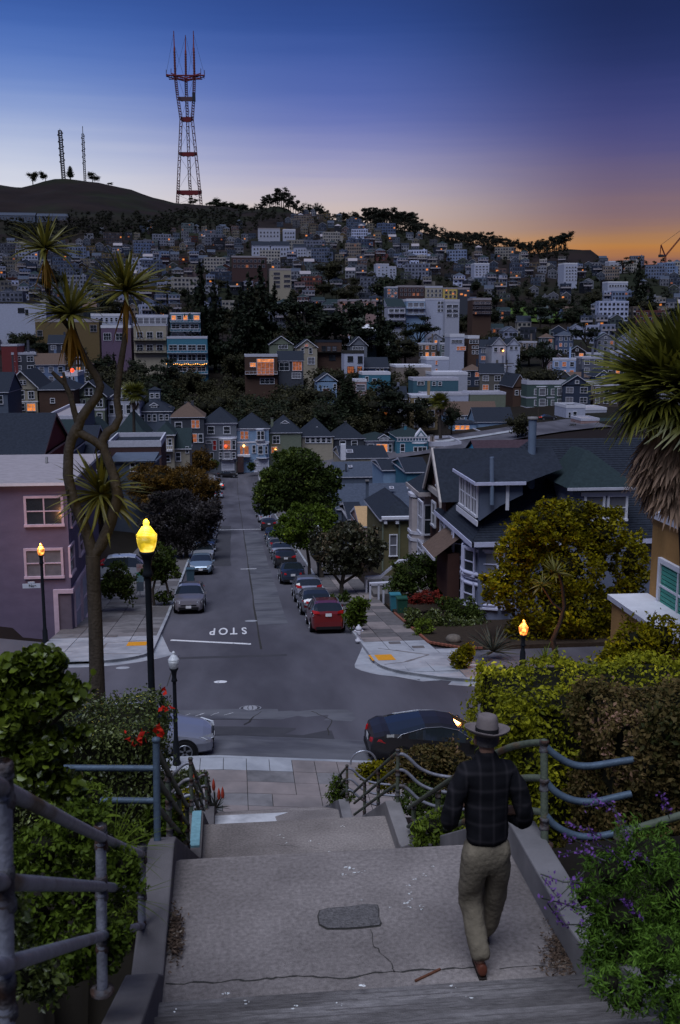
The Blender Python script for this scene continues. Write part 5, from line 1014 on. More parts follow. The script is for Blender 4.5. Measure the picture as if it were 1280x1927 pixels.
def plant(name, label, cat, Y, L, px, m, base=None, trunk=None, limbs=(), shell=.45, cov=3.0, clump=1, flat=0, aspect=.55, hexa=False, group=None, core=True, bark=None, crown='crown', tw=4, cr=None):
    if cat == 'tree':
        L = list(L); big = list(L)
        for _ in range(max(8, len(big)*2)):
            l = rnd.choice(big); a = rnd.uniform(-.5, math.pi+.5); k = rnd.uniform(.22, .38); q = rnd.uniform(.8, 1.0); L.append((l[0]+math.cos(a)*l[2]*q, l[1]-math.sin(a)*l[3]*q, l[2]*k, l[3]*k*.8, rnd.uniform(-.8, .4)*l[2]*proj(atY(l[0], l[1], Y))[2]/F))
    lb = lob(Y, L); s = sum(proj((l[0], l[1], l[2]))[2] for l in lb)/len(lb)/F; size = px*s
    area = sum(math.pi*l[2]*l[3] for l in L); n = int(min(60000, cov*2*area/(px*px*.5)))
    if base is None: gx = lb[0][0]; base = (gx, Y, min(gz(gx, Y), min(l[2]-l[5] for l in lb)+.3))
    root = empty(name, base); tag(root, label, cat, group)
    mr_ = sum(min(l[3], l[5]) for l in lb)/len(lb)
    C, Nn = blob_pts(lb, int(n*.65), shell, int(area/(px*px*7))+6 if clump else 0, (cr or .26)*mr_+size*.4)
    if core or cov > 3: C2, _ = blob_pts([(l[0], l[1], l[2], l[3]*.86, l[4]*.86, l[5]*.86) for l in lb], int(n*.75), .3); C = np.concatenate([C, C2])
    C -= np.array(base)[None]
    put(crown, leaves(crown, C, size, m, flat, aspect, hexa=hexa), root)
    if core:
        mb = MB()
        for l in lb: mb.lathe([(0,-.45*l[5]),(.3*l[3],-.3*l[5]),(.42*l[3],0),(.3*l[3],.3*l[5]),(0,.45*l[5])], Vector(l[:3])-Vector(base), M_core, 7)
        tag(mb.obj('dark_core', root), kind='stuff')
    bk = bark or M_bark
    if trunk:
        P = [atY(x, y, Y)-Vector(base) for x, y, w in trunk]; R = [w*.5*s for x, y, w in trunk]; mb = MB(); mb.tube(P, R, bk, 9)
        for lm in limbs: mb.tube([atY(x, y, Y+(dy if len(lm[0]) > 3 else 0))-Vector(base) for x, y, w, *dd in lm for dy in [dd[0] if dd else 0]], [q[2]*.5*s for q in lm], bk, 7)
        mb.obj('trunk', root)
    return root
plant('street_tree', 'largest dark green round street tree on the right pavement', 'tree', 104, [(555,900,62,52),(515,930,44,42),(600,925,42,48),(560,868,48,30),(625,900,22,28),(500,945,30,30),(570,945,50,28)], 6, G_dark, trunk=[(556,1012,9),(556,975,8),(556,930,6)], limbs=[[(556,985,6),(530,950,4)],[(556,985,6),(590,945,4)]])
plant('street_tree', 'bright green dome shaped street tree between the dark trees on the right', 'tree', 76, [(577,980,50,36),(545,1000,30,28),(612,995,30,32),(580,1015,48,22)], 6, G_green, trunk=[(609,1098,10),(600,1060,9),(590,1010,7)], limbs=[[(583,1092,7),(582,1060,6),(575,1010,5)],[(600,1060,6),(620,1015,4)]])
plant('street_tree', 'dark glossy magnolia with brown leaf backs on the right pavement', 'tree', 67, [(650,1028,52,42),(608,1030,30,34),(695,1030,28,38),(655,1000,38,24),(640,1060,44,24),(685,1062,24,18)], 8, G_mag, trunk=[(643,1124,9),(643,1100,8),(648,1075,7),(650,1040,5)], limbs=[[(643,1100,6),(620,1070,4),(605,1045,3)],[(644,1098,6),(675,1078,5),(695,1050,3)],[(645,1085,5),(660,1050,3)]], aspect=.6, core=False, cov=3.2)
plant('corner_bush', 'round yellow-green bush behind the white hydrant', 'bush', 52, [(669,1148,22,24),(660,1165,14,18),(680,1165,14,16),(672,1135,17,14)], 7, G_green, trunk=[(670,1192,6),(670,1170,5)])
plant('shrub', 'low dark shrub around the foot of the magnolia', 'shrub', 62, [(625,1128,22,9),(648,1124,16,9)], 6, G_dark)
plant('street_tree', 'huge golden green tree filling the right corner garden', 'tree', 48, [(1040,985,70,42),(1130,1000,60,50),(975,1040,55,50),(1060,1065,95,70),(1185,1060,38,70),(950,1105,42,50),(1060,1140,105,60),(1170,1150,50,60),(1000,1190,60,45),(1100,1200,80,40),(1085,960,40,24),(1005,1000,40,34)], 7.5, G_yel, trunk=[(1075,1290,26),(1072,1230,24),(1068,1160,18),(1066,1080,12)], limbs=[[(1070,1200,14),(1010,1150,9),(980,1080,6)],[(1070,1200,14),(1140,1150,9),(1170,1080,6)]], shell=.55, cov=2.6, flat=.3)
plant('shrub', 'large dark green shrub beneath the brown gabled house', 'shrub', 62, [(780,1080,42,36),(828,1085,28,40),(760,1105,30,26),(800,1060,30,22)], 6, G_dark)
plant('shrub', 'red leaved maple shrub in the right front garden', 'shrub', 57, [(805,1124,34,11),(785,1130,20,9),(828,1130,18,9)], 5, G_red, flat=.5)
plant('shrub', 'pale green round shrub at the brick edging', 'shrub', 50, [(799,1182,20,18),(793,1190,13,12)], 5, G_lt)
plant('hedge', 'rounded dark hedge behind the brick edging', 'hedge', 52.5, [(778,1162,20,22),(812,1168,24,18),(850,1180,34,24),(890,1188,28,26)], 5, G_hedge, cov=3.5)
plant('shrub', 'tall dark shrub against the round bay of the blue Victorian', 'shrub', 54, [(868,1148,30,24),(895,1160,22,26),(840,1135,20,16)], 6, G_dark)
plant('shrub', 'olive brown shrub on the right corner pavement', 'shrub', 41, [(870,1238,24,22),(862,1248,16,16),(880,1226,18,14)], 6, G_yel)
mb = MB(); p = gp(862, 1222); mb.lathe([(.34,0),(.4,.12),(.3,.27),(.12,.33),(0,.34)], (p.x, p.y+1.0, p.z+.1), M_barkg, 9); tag(mb.obj('boulder', loc=(p.x, p.y+1.0, p.z)), 'pale rounded boulder behind the olive brown corner shrub', 'boulder')
plant('shrub', 'dark bush beside the white railed stair on the left', 'bush', 62, [(222,1085,28,34),(235,1110,20,22),(205,1105,18,26)], 6, G_dark)
plant('street_tree', 'slim dark street tree behind the yellow lamp', 'tree', 64, [(298,1050,30,26),(310,1072,26,24),(285,1075,22,22)], 6, G_dark, trunk=[(291,1148,6),(288,1110,5),(296,1075,4)], limbs=[[(318,1118,5),(310,1085,4)]])
plant('shrub', 'low planting around the slim dark street tree', 'shrub', 64, [(308,1122,20,12)], 5, G_dark)
plant('street_tree', 'broad plum grey street tree over the parked cars on the left', 'tree', 92, [(335,975,68,46),(300,1000,40,36),(378,990,34,38),(345,1020,52,24),(320,950,46,26),(398,965,20,30)], 6, G_plum, trunk=[(352,1060,9),(350,1030,8),(345,990,6)], aspect=.4)
plant('street_tree', 'rusty orange autumn tree above the plum grey tree', 'tree', 118, [(300,900,50,28),(350,905,56,30),(395,925,24,32),(270,925,34,30),(330,935,60,28)], 5, G_aut, trunk=[(340,1010,8),(340,960,7)], aspect=.4, shell=.7)
plant('shrub', 'russet hedge bush beside the brick stair at the street end', 'bush', 205, [(376,862,22,16),(365,880,16,14),(392,875,14,12)], 4, G_aut)
plant('shrub', 'small round bush before the grey Victorian at the street end', 'bush', 236, [(402,872,12,9)], 3.5, G_dark); plant('shrub', 'small round bush before the sky blue Victorian', 'bush', 236, [(474,878,9,9)], 3.5, G_dark)
plant('bush', 'large leafy bush under the ochre building at the right edge', 'bush', 21, [(1200,1205,52,40),(1250,1200,45,50),(1165,1250,45,48),(1230,1265,60,50),(1150,1290,36,30)], 11, G_gold if 0 else G_yel, aspect=.38, cov=2.8)
# hedges: clipped boxes with a leafy skin over a solid core, inner shade put into its dark colour
def hedge(label, x0, x1, y0, y1, z0, z1, size, m, n, name='hedge', cat='hedge', rag=.05, extra=None):
    root = empty(name, ((x0+x1)/2, (y0+y1)/2, z0)); tag(root, label, cat); b = np.array(root.location)
    A = [(x1-x0)*(y1-y0), (x1-x0)*(z1-z0), (y1-y0)*(z1-z0), (y1-y0)*(z1-z0)]; t = sum(A); P = []; Q = []
    for i, a in enumerate(A):
        k = int(n*a/t); u, v = nrs.rand(k), nrs.rand(k)
        bump = lambda p: rag*(np.sin(p[:, 0]*5+p[:, 2]*3)+np.sin(p[:, 1]*6+1)+np.sin(p[:, 2]*7))
        if i == 0: p = np.stack([x0+u*(x1-x0), y0+v*(y1-y0), np.full(k, z1)], 1); d = (0,0,1)
        elif i == 1: p = np.stack([x0+u*(x1-x0), np.full(k, y0), z0+v*(z1-z0)], 1); d = (0,-1,0)
        elif i == 2: p = np.stack([np.full(k, x0), y0+u*(y1-y0), z0+v*(z1-z0)], 1); d = (-1,0,0)
        else: p = np.stack([np.full(k, x1), y0+u*(y1-y0), z0+v*(z1-z0)], 1); d = (1,0,0)
        # round the arrises
        r = .18; c = np.clip(p, [x0+r, y0+r, z0], [x1-r, y1-r, z1-r]); e = p-c; l = np.linalg.norm(e, axis=1)[:, None]+1e-9; p = c+e/l*np.minimum(l, r)
        p = p+np.array(d)*(bump(p)[:, None]-nrs.rand(k)[:, None]*.10+nrs.rand(k)[:, None]**6*.12); P.append(p); Q.append(np.tile(np.array(d, float), (k, 1)))
    P = np.concatenate(P); Q = np.concatenate(Q)
    put('foliage', leaves('foliage', P-b, size, m, 0, .55, Nrm=Q+nrs.normal(size=Q.shape)*.5), root)
    mb = MB(); q = .14; mb.box(x0+q-b[0], x1-q-b[0], y0+q-b[1], y1-q-b[1], 0, z1-q-z0, M_core); mb.obj('dark_core', root); return root
a = atY(92, 1372, 10.8); c = atY(300, 1372, 10.8); z1 = atY(200, 1380, 10.8).z
h = hedge('big clipped box hedge left of the stairs dotted with red flowers', a.x-2.6, c.x, 10.8, 12.2, -7.4, z1, .045, G_hedge, 42000, rag=.035)
for px, py, Y, n, r_, nm in ((262,1390,10.72,16,.06,'cluster'),(300,1370,10.75,8,.035,''),(305,1385,10.7,4,.02,''),(310,1332,11.4,7,.03,''),(308,1301,12.0,4,.02,'')):
    p = atY(px, py, Y)-h.location; C = np.array(p)[None]+nrs.normal(size=(n, 3))*np.array([r_, .04, r_*.6]); tag(put('red_flower', leaves('red_flower', C, .075, M_fred, 0, .6), h), kind='stuff')
a = atY(955, 1300, 12.5)
hedge('reddish abelia hedge behind the right handrail', 3.85, 6.4, 9.6, 11.2, -6.6, atY(1100, 1362, 9.7).z, .055, G_abel, 42000, rag=.07)
hedge('golden green hedge top beyond the abelia hedge', 3.2, 8.0, 11.6, 13.4, -7.5, atY(1100, 1312, 11.7).z, .065, G_gold, 26000, rag=.08)
plant('bush', 'yellow green bush between the walking man and the abelia hedge', 'bush', 10.4, [(975,1360,45,50),(1000,1430,45,60),(950,1450,30,50),(990,1500,45,40)], 11, G_gold, cov=2.6)
plant('bush', 'pink flowered abelia bush at the right edge', 'bush', 7.4, [(1262,1380,60,60),(1285,1450,60,60),(1225,1440,36,60)], 12, G_abel, cov=3)
plant('bush', 'russet topped bush in front of the black sedan', 'bush', 18, [(800,1432,50,36),(850,1440,40,40),(760,1455,40,34),(815,1475,60,34),(880,1475,30,40)], 8, G_abel, cov=3)
plant('bush', 'dark green undergrowth behind the middle right handrail', 'bush', 16.5, [(800,1510,60,30),(850,1530,50,34),(880,1500,40,50)], 8, G_dark)
plant('hedge', 'small brown green clipped hedge beside the hoop bicycle rack', 'hedge', 23.5, [(690,1452,26,20),(715,1450,26,22),(735,1470,22,26)], 6, G_yel, cov=3.4)
plant('bush', 'tufty green bush at the foot of the lowest right handrail', 'bush', 22.5, [(638,1478,18,20),(650,1495,20,18),(628,1498,12,16)], 7, G_green, aspect=.3)
plant('bush', 'fresh green bush in the bed beside the second landing', 'bush', 10.6, [(815,1555,40,34),(850,1580,40,26),(795,1585,20,20),(850,1540,26,26)], 11, G_lt, cov=2.6, aspect=.4)
plant('hedge', 'small dark clipped hedge under the unlit glass lamp', 'hedge', 23.5, [(345,1468,34,17),(320,1480,30,20),(383,1466,13,19)], 6, G_hedge, cov=3.4)
plant('bush', 'yellow brown bush among the left lower handrails', 'bush', 16.5, [(352,1500,18,22),(345,1540,18,28),(325,1520,18,26)], 8, G_yel)
plant('bush', 'green undergrowth below the left lower handrails', 'bush', 11.0, [(315,1530,22,50),(335,1570,16,26),(290,1540,30,60)], 10, G_green)
# soft mass of shrubs behind the nearest railing
plant('jade_bush', 'big jade bush with rounded fleshy leaves at the left edge', 'bush', 5.6, [(30,1260,60,34),(85,1245,44,30),(125,1290,36,26),(60,1320,80,40),(20,1370,60,50),(90,1400,60,44),(150,1380,24,20),(50,1470,70,50),(120,1480,36,40),(10,1300,50,60),(70,1250,50,40),(60,1420,60,50)], 17, G_jade, aspect=.8, hexa=True, cov=3.2, shell=.9, core=False, cr=.3,
      trunk=[(-10,1700,36),(10,1550,30),(30,1440,22),(60,1350,14)], limbs=[[(30,1440,14),(70,1330,10),(110,1290,7)],[(20,1450,14),(10,1340,10),(30,1270,7)],[(40,1400,10),(100,1360,8),(145,1320,5)]])
plant('bush', 'dense small leaved bush behind the nearest railing', 'bush', 5.4, [(150,1560,60,60),(80,1600,70,60),(60,1720,80,80),(160,1680,60,70),(230,1640,40,60)], 13, G_green, cov=2.4)
plant('bush', 'dark mass of leaves at the bottom left corner', 'bush', 4.2, [(40,1830,70,60),(90,1850,40,40),(10,1750,60,80)], 16, G_hedge, cov=2.2)
plant('bush', 'low leafy bush between the railing posts at the bottom left', 'bush', 4.9, [(150,1780,50,50),(200,1800,40,40),(110,1830,50,50),(225,1760,28,40)], 13, G_green, cov=2.4)
plant('bush', 'leafy sprays under the big hedge by the left wall', 'bush', 7.4, [(170,1500,50,30),(120,1530,50,40),(235,1560,30,30),(200,1590,60,40),(235,1740,30,50),(225,1690,30,40)], 12, G_lt, cov=1.6, aspect=.35)
# salvia at the bottom right
sv = plant('salvia_bush', 'feathery green salvia bush with purple flower spikes at the lower right', 'bush', 5.4, [(1150,1640,60,50),(1220,1610,70,60),(1270,1680,60,70),(1170,1720,80,60),(1240,1770,80,60),(1120,1760,40,50),(1190,1800,80,50),(1100,1690,34,40),(1275,1820,60,60),(1225,1850,60,40),(1140,1800,50,40),(1280,1740,50,60)], 14, G_salv, cov=3.0, aspect=.22, shell=.7)
plant('salvia_bush', 'feathery green salvia foliage spilling over the wall in the bottom right corner', 'bush', 4.55, [(1230,1830,60,60),(1275,1880,60,60),(1190,1880,50,40),(1250,1780,50,50),(1150,1850,36,36)], 15, G_salv, cov=2.6, aspect=.22, shell=.7)
def spike(root, pts, Y, m=M_fpur, n=34, stem=True):
    P = [atY(x, y, Y+rnd.uniform(-.3, .1))-root.location for x, y in pts]; mb = MB(); mb.tube(P, .004, G_flag, 4, False); mb.obj('stem', root)
    C = []
    for _ in range(n):
        t = rnd.random()**.7; k = min(len(P)-2, int(t*(len(P)-1))); u = t*(len(P)-1)-k; C.append(P[k].lerp(P[k+1], u)+Vector([rnd.gauss(0, .012) for _ in range(3)]))
    tag(put('flower_spike', leaves('flower_spike', np.array([tuple(c) for c in C if True]), .022, m, 0, .6), root), kind='stuff')
for pts in ([(1100,1640),(1050,1690),(1020,1650)],[(1100,1660),(1060,1660),(1018,1645)],[(1120,1720),(1060,1700),(1020,1690)],[(1110,1740),(1060,1740),(1030,1700)],[(1150,1600),(1100,1590),(1060,1570)],[(1180,1590),(1160,1530),(1105,1490)],[(1190,1580),(1150,1510),(1100,1518)],[(1260,1540),(1250,1510),(1245,1492)],[(1160,1590),(1100,1560),(1065,1550)],[(1140,1620),(1090,1600),(1050,1610)],[(1170,1620),(1120,1580),(1110,1560)],[(1210,1730),(1190,1710),(1175,1695)],[(1130,1700),(1085,1690),(1045,1720)],[(1230,1640),(1200,1600),(1180,1632)]): spike(sv, pts, 5.3)
rt = np.array([tuple(atz(1055+rnd.gauss(0, 16), 1790+rnd.gauss(0, 26), -4.17)) for _ in range(900)]); o = put('leaf_litter', leaves('leaf_litter', rt-rt[0], .03, M_litter, .7, .4), None, rt[0]); tag(o, 'dry leaf litter along the right wall of the first landing', 'litter', kind='stuff')
rt = np.array([tuple(atz(330+rnd.gauss(0, 7), 1755+rnd.gauss(0, 22), -4.18+rnd.random()*.05)) for _ in range(700)]); o = put('leaf_litter', leaves('leaf_litter', rt-rt[0], .035, M_litter, .6, .35), None, rt[0]); tag(o, 'clump of dry leaves and weeds against the left wall of the landing', 'litter', kind='stuff')
# ---------- sword leaved plants ----------
def blade_mesh(name, m, droop, w=.034, seg=6, tip=.1):
    mb = MB(); V = []; p = Vector((0,0,0)); a = 0
    for i in range(seg+1):
        t = i/seg; ww = w*(1-.0*t)*(math.sin(min(1, t*3+.25)*math.pi/2))*(1-t**3) + .001
        V.append((p.copy(), ww, a)); a = droop*(t+1/seg)**1.5; p = p+Vector((0, math.sin(a), math.cos(a)))/seg
    vs = []
    for p, ww, a in V: vs += [(p.x-ww, p.y, p.z), (p.x, p.y-ww*.35, p.z+.0), (p.x+ww, p.y, p.z)]
    fs = []
    for i in range(seg): fs += [(i*3, i*3+1, i*3+4, i*3+3), (i*3+1, i*3+2, i*3+5, i*3+4)]
    mb.raw(vs, fs, m, True); return mb.mesh(name)
BL = [blade_mesh('leaf', G_cord, d, .040) for d in (.12, .35, .7, 1.0, .2, .5)]; BD = [blade_mesh('dry_leaf', G_cdead, d, .036) for d in (.15, .6, 1.1)]
BF = [blade_mesh('leaf', G_flag, d, .03) for d in (.2, .7, .1)]; BY = [blade_mesh('leaf', G_lt, d, .028) for d in (.1, .4)]
def rosette(root, c, r, n, up=(0,0,1), meshes=BL, lo=-.35, dead=0, hang=0, wj=1.0):
    up = Vector(up).normalized(); base = Vector(c)-root.location; q0 = Vector((0,0,1)).rotation_difference(up)
    for i in range(n):
        ct = lo+(1-lo)*rnd.random()**.8; th = rnd.uniform(0, 2*math.pi); st = math.sqrt(max(0, 1-ct*ct)); d = q0 @ Vector((st*math.cos(th), st*math.sin(th), ct)); 
        l = r*rnd.uniform(.75, 1.12)
        # local +Y of the blade bends down
        z = d; y = Vector((0,0,-1))-z*(-z.z); 
        if y.length < .05: y = Vector((math.cos(th), math.sin(th), 0))
        y.normalize(); x = y.cross(z); M = Matrix((x, y, z)).transposed(); tw = Matrix.Rotation(rnd.uniform(-.5, .5), 3, 'Z')
        o = put(meshes[0].name.split('.')[0], rnd.choice(meshes), root, base+d*.02, (M @ tw).to_euler(), (l*wj, l, l))
    for i in range(dead):
        th = rnd.uniform(0, 2*math.pi); d = Vector((math.cos(th)*.5, math.sin(th)*.5, -1)).normalized(); x = Vector((-math.sin(th), math.cos(th), 0)); y = d.cross(x)*-1; M = Matrix((x, y, d)).transposed(); l = r*rnd.uniform(.5, 1.0+hang)
        put('dry_leaf', rnd.choice(BD), root, base+Vector((math.cos(th), math.sin(th), -.3))*.06, M.to_euler(), (l*.9, l, l))
YC = 18.4
def pxt(pts, Y): P = [atY(x, y, Y) for x, y, w in pts]; return P, [w*.44*proj(p)[2]/F for p, (x, y, w) in zip(P, pts)]
ct = empty('cordyline_tree', (atY(183,1290,YC).x, YC, gz(atY(183,1290,YC).x, YC)-.2)); tag(ct, 'tall forked cordyline tree with four spiky leaf crowns beside the yellow lamp', 'tree')
mb = MB(); M_ctr = mat('cordyline_bark', (.055,.045,.038), .95, .4, 9, .9, 22, stretch=(1,1,.35))
for pts in ([(186,1400,36),(183,1290,33),(180,1180,30),(176,1090,29),(175,1045,32)], [(175,1048,26),(165,1007,24),(148,965,23),(137,940,23),(128,895,22),(129,850,21),(135,825,22),(146,805,24)], [(176,1045,26),(191,1025,26),(208,985,25),(222,935,25),(215,895,22),(203,865,20),(196,845,19),(193,829,19),(203,812,20),(216,804,19),(225,786,16),(220,754,15),(222,721,15),(228,681,14),(234,645,12),(237,600,10),(236,565,9)],
            [(146,812,20),(160,820,18),(177,829,18),(193,842,18)], [(142,820,22),(152,788,21),(168,765,20),(184,745,19),(189,727,18),(181,707,17),(163,681,16),(150,655,15),(138,625,13),(118,600,11),(100,575,9),(88,545,8),(85,500,8)], [(146,640,10),(138,615,9),(134,595,8)], [(148,800,16),(140,775,13),(133,745,12),(122,722,11),(106,708,10),(98,700,8)], [(136,760,9),(124,725,8),(119,700,6)], [(190,985,12),(190,960,10),(190,935,9)]):
    P, R = pxt(pts, YC if pts[0][0] != 190 else YC+.3); mb.tube(P, R, M_ctr, 10)
pm(ct, 'trunk', mb)
for (px, py, r, n, dead, up) in ((85,468,.66,72,60,(0,-.1,1)),(133,592,.86,86,70,(-.1,-.2,1)),(237,548,.80,100,14,(.05,-.1,1)),(190,930,.92,110,0,(0,-.35,1))):
    rosette(ct, atY(px, py, YC+(.3 if py > 900 else -.1)), r, n, up, BL if py != 468 else BL, lo=(-.6 if py > 900 else -.25), dead=dead, hang=.25)
c2 = empty('cordyline_tree', (atY(1048,1300,41.5).x, 41.5, gz(12.5, 41.5))); tag(c2, 'thin crooked cordyline in front of the golden green tree', 'tree')
mb = MB()
for pts in ([(1052,1300,15),(1048,1240,13),(1040,1205,12),(1055,1170,10),(1062,1140,9),(1058,1100,7),(1052,1080,6)], [(1060,1150,6),(1040,1135,5),(1022,1105,5)]): P, R = pxt(pts, 41.5); mb.tube(P, R, mat('dark_cordyline_bark', (.028,.022,.018), .95, .4, 9), 8)
pm(c2, 'trunk', mb); rosette(c2, atY(1045,1078,41.4), .78, 46, (0,-.2,1), lo=-.1); rosette(c2, atY(1020,1102,41.4), .62, 34, (-.3,-.2,1), lo=-.1)
c3 = empty('cordyline_plant', (atY(1040,1300,36).x, 36, -13.9)); tag(c3, 'young spiky cordyline below the lit corner lamp', 'plant'); mb = MB(); P, R = pxt([(1038,1300,10),(1034,1260,8)], 38); mb.tube(P, R, M_ctr, 7); pm(c3, 'trunk', mb); rosette(c3, atY(1026,1245,38), .78, 46, (-.1,-.2,1), BY, lo=-.2)
fx = empty('flax_clump', gp(938, 1248)); tag(fx, 'dark spiky flax clump beside the corner lamp', 'plant'); rosette(fx, fx.location+Vector((0,1.0,.2)), 1.35, 60, (0,-.1,1), BF, lo=.1, wj=1.1)
yu = empty('yucca_plant', (atY(960,1340,15.5).x, 15.5, atY(960,1360,15.5).z-.5)); tag(yu, 'pale green yucca fan rising behind the walking man', 'plant')
rosette(yu, atY(975,1345,15.5), .75, 30, (.1,0,1), BY, lo=.75); rosette(yu, atY(955,1372,15.5), .62, 30, (-.6,-.2,.6), BY, lo=.45)
gr = empty('grass_tuft', atY(250, 1650, 6.6)); tag(gr, 'wispy pale grass tuft leaning over the left wall', 'grass tuft'); rosette(gr, atY(215,1600,6.8), .42, 26, (.7,-.4,.45), BY, lo=.45, wj=.22); rosette(gr, atY(235,1690,6.6), .36, 16, (.7,-.4,.35), BY, lo=.5, wj=.22)
su = empty('agave_plant', atY(185, 1560, 7.4)); tag(su, 'small agave rosette below the hedge on the left', 'plant'); rosette(su, atY(185,1535,7.4), .2, 22, (0,-.3,1), BY, lo=.1, wj=2.6)
al = empty('aloe_plant', (atY(405,1540,23.6).x, 23.6, -11.9)); tag(al, 'aloe with four red flower spikes at the left of the lowest steps', 'plant'); rosette(al, atY(405,1522,23.6), .42, 34, (0,0,1), BF, lo=.1, wj=1.4)
for px, py in ((402,1475),(412,1492),(419,1490),(365,1466)):
    p = atY(px, py, 23.4)-al.location; b_ = atY(405, 1525, 23.5)-al.location; mb = MB(); mb.tube([b_, p-Vector((0,0,.1))], .012, M_bark, 4); mb.lathe([(.03,-.16),(.045,-.08),(.03,.05),(0,.14)], p, mat('aloe_red', (.35,.05,.03), .7, .3, 9), 7); mb.obj('flower_spike', al)
# ---------- fan palms ----------
def frond_mesh(name, m, dead=False, nb=30, spread=2.3, pet=.55, L=1.0, seg=3, hang=.0):
    mb = MB(); mb.tube([(0,0,0),(0,.02,pet*.6),(0,.06,pet)], [.022,.018,.012], m, 4, False)
    for i in range(nb):
        a = (i/(nb-1)-.5)*2*spread; l = L*(1-.22*abs(a)/spread)*rnd.uniform(.85, 1.08); p = Vector((0, .06, pet)); w = .036
        d = Vector((math.sin(a), rnd.uniform(-.12, .12), math.cos(a))); vs = []; 
        for k in range(seg+1):
            t = k/seg; ww = w*(1-t**2)*(.6+.8*min(1, t*3))+.001; dr = (hang*t*t*1.2); q = p+d*l*t+Vector((0, dr*.55, 0))*l+Vector((0,0,-dr*.25))*l
            s = Vector((math.cos(a), 0, -math.sin(a)))*ww; vs += [q-s, q+s+Vector((0,-.01,0))]
        mb.raw(vs, [(2*k, 2*k+1, 2*k+3, 2*k+2) for k in range(seg)], m, True)
    return mb.mesh(name)
FR = [frond_mesh('frond', G_palm, nb=30, spread=1.45, hang=h_, L=1.05) for h_ in (.12, .35, .7)]; FD = [frond_mesh('dead_frond', G_pdead, nb=26, spread=.34+.1*h_, hang=h_*.15, pet=.3, L=.95) for h_ in (.3, .9, 1.5)]
def palm(label, c, R, n, nd, trunk, Y, deadlen=1.0, group=None, lo=-.25):
    tp = atY(trunk[0][0], trunk[0][1], Y); root = empty('fan_palm', (tp.x, Y, tp.z)); tag(root, label, 'palm tree', group); P, Rr = pxt(trunk, Y); mb = MB(); mb.tube(P, Rr, M_ctr, 10); pm(root, 'trunk', mb)
    base = atY(c[0], c[1], Y)-root.location
    for i in range(n):
        ct = lo+(1-lo)*(i+rnd.random())/n; th = i*2.4+rnd.uniform(-.3, .3); st = math.sqrt(1-ct*ct); z = Vector((st*math.cos(th), st*math.sin(th), ct)); y = Vector((0,0,-1))+z*z.z
        if y.length < .1: y = Vector((0,1,0))
        y.normalize(); x = y.cross(z); o = put('frond', FR[0 if ct > .6 else 1 if ct > .1 else 2], root, base, (Matrix((x, y, z)).transposed() @ Matrix.Rotation(rnd.uniform(-.35, .35), 3, 'Z')).to_euler(), R*rnd.uniform(.85, 1.1))
    for i in range(nd):
        th = i*2.4+rnd.uniform(-.3, .3); t = rnd.random(); z = Vector((math.cos(th)*(.10+.38*t), math.sin(th)*(.10+.38*t), -1)).normalized(); x = Vector((-math.sin(th), math.cos(th), 0)); y = z.cross(x); put('dead_frond', rnd.choice(FD), root, base+Vector((math.cos(th)*.38, math.sin(th)*.38, -R*(.05+.75*(1-t)))), Matrix((x, y, z)).transposed().to_euler(), R*.92*deadlen*rnd.uniform(.8, 1.05))
    return root
palm('large fan palm with a shaggy brown skirt at the right edge', (1290,752), 1.36, 46, 100, [(1300,1250,40),(1296,1050,38),(1288,900,34),(1284,775,26)], 20.5, 1.05)
palm('small fan palm above the dark roofs left of the street', (252,742), 1.9, 30, 10, [(253,830,7),(252,790,6),(252,750,6)], 190, .8)
palm('tall thin fan palm between the white warehouse and the blue Stick Victorian', (828,757), 2.1, 30, 14, [(829,826,8),(828,790,7),(828,760,7)], 258, 1.0)
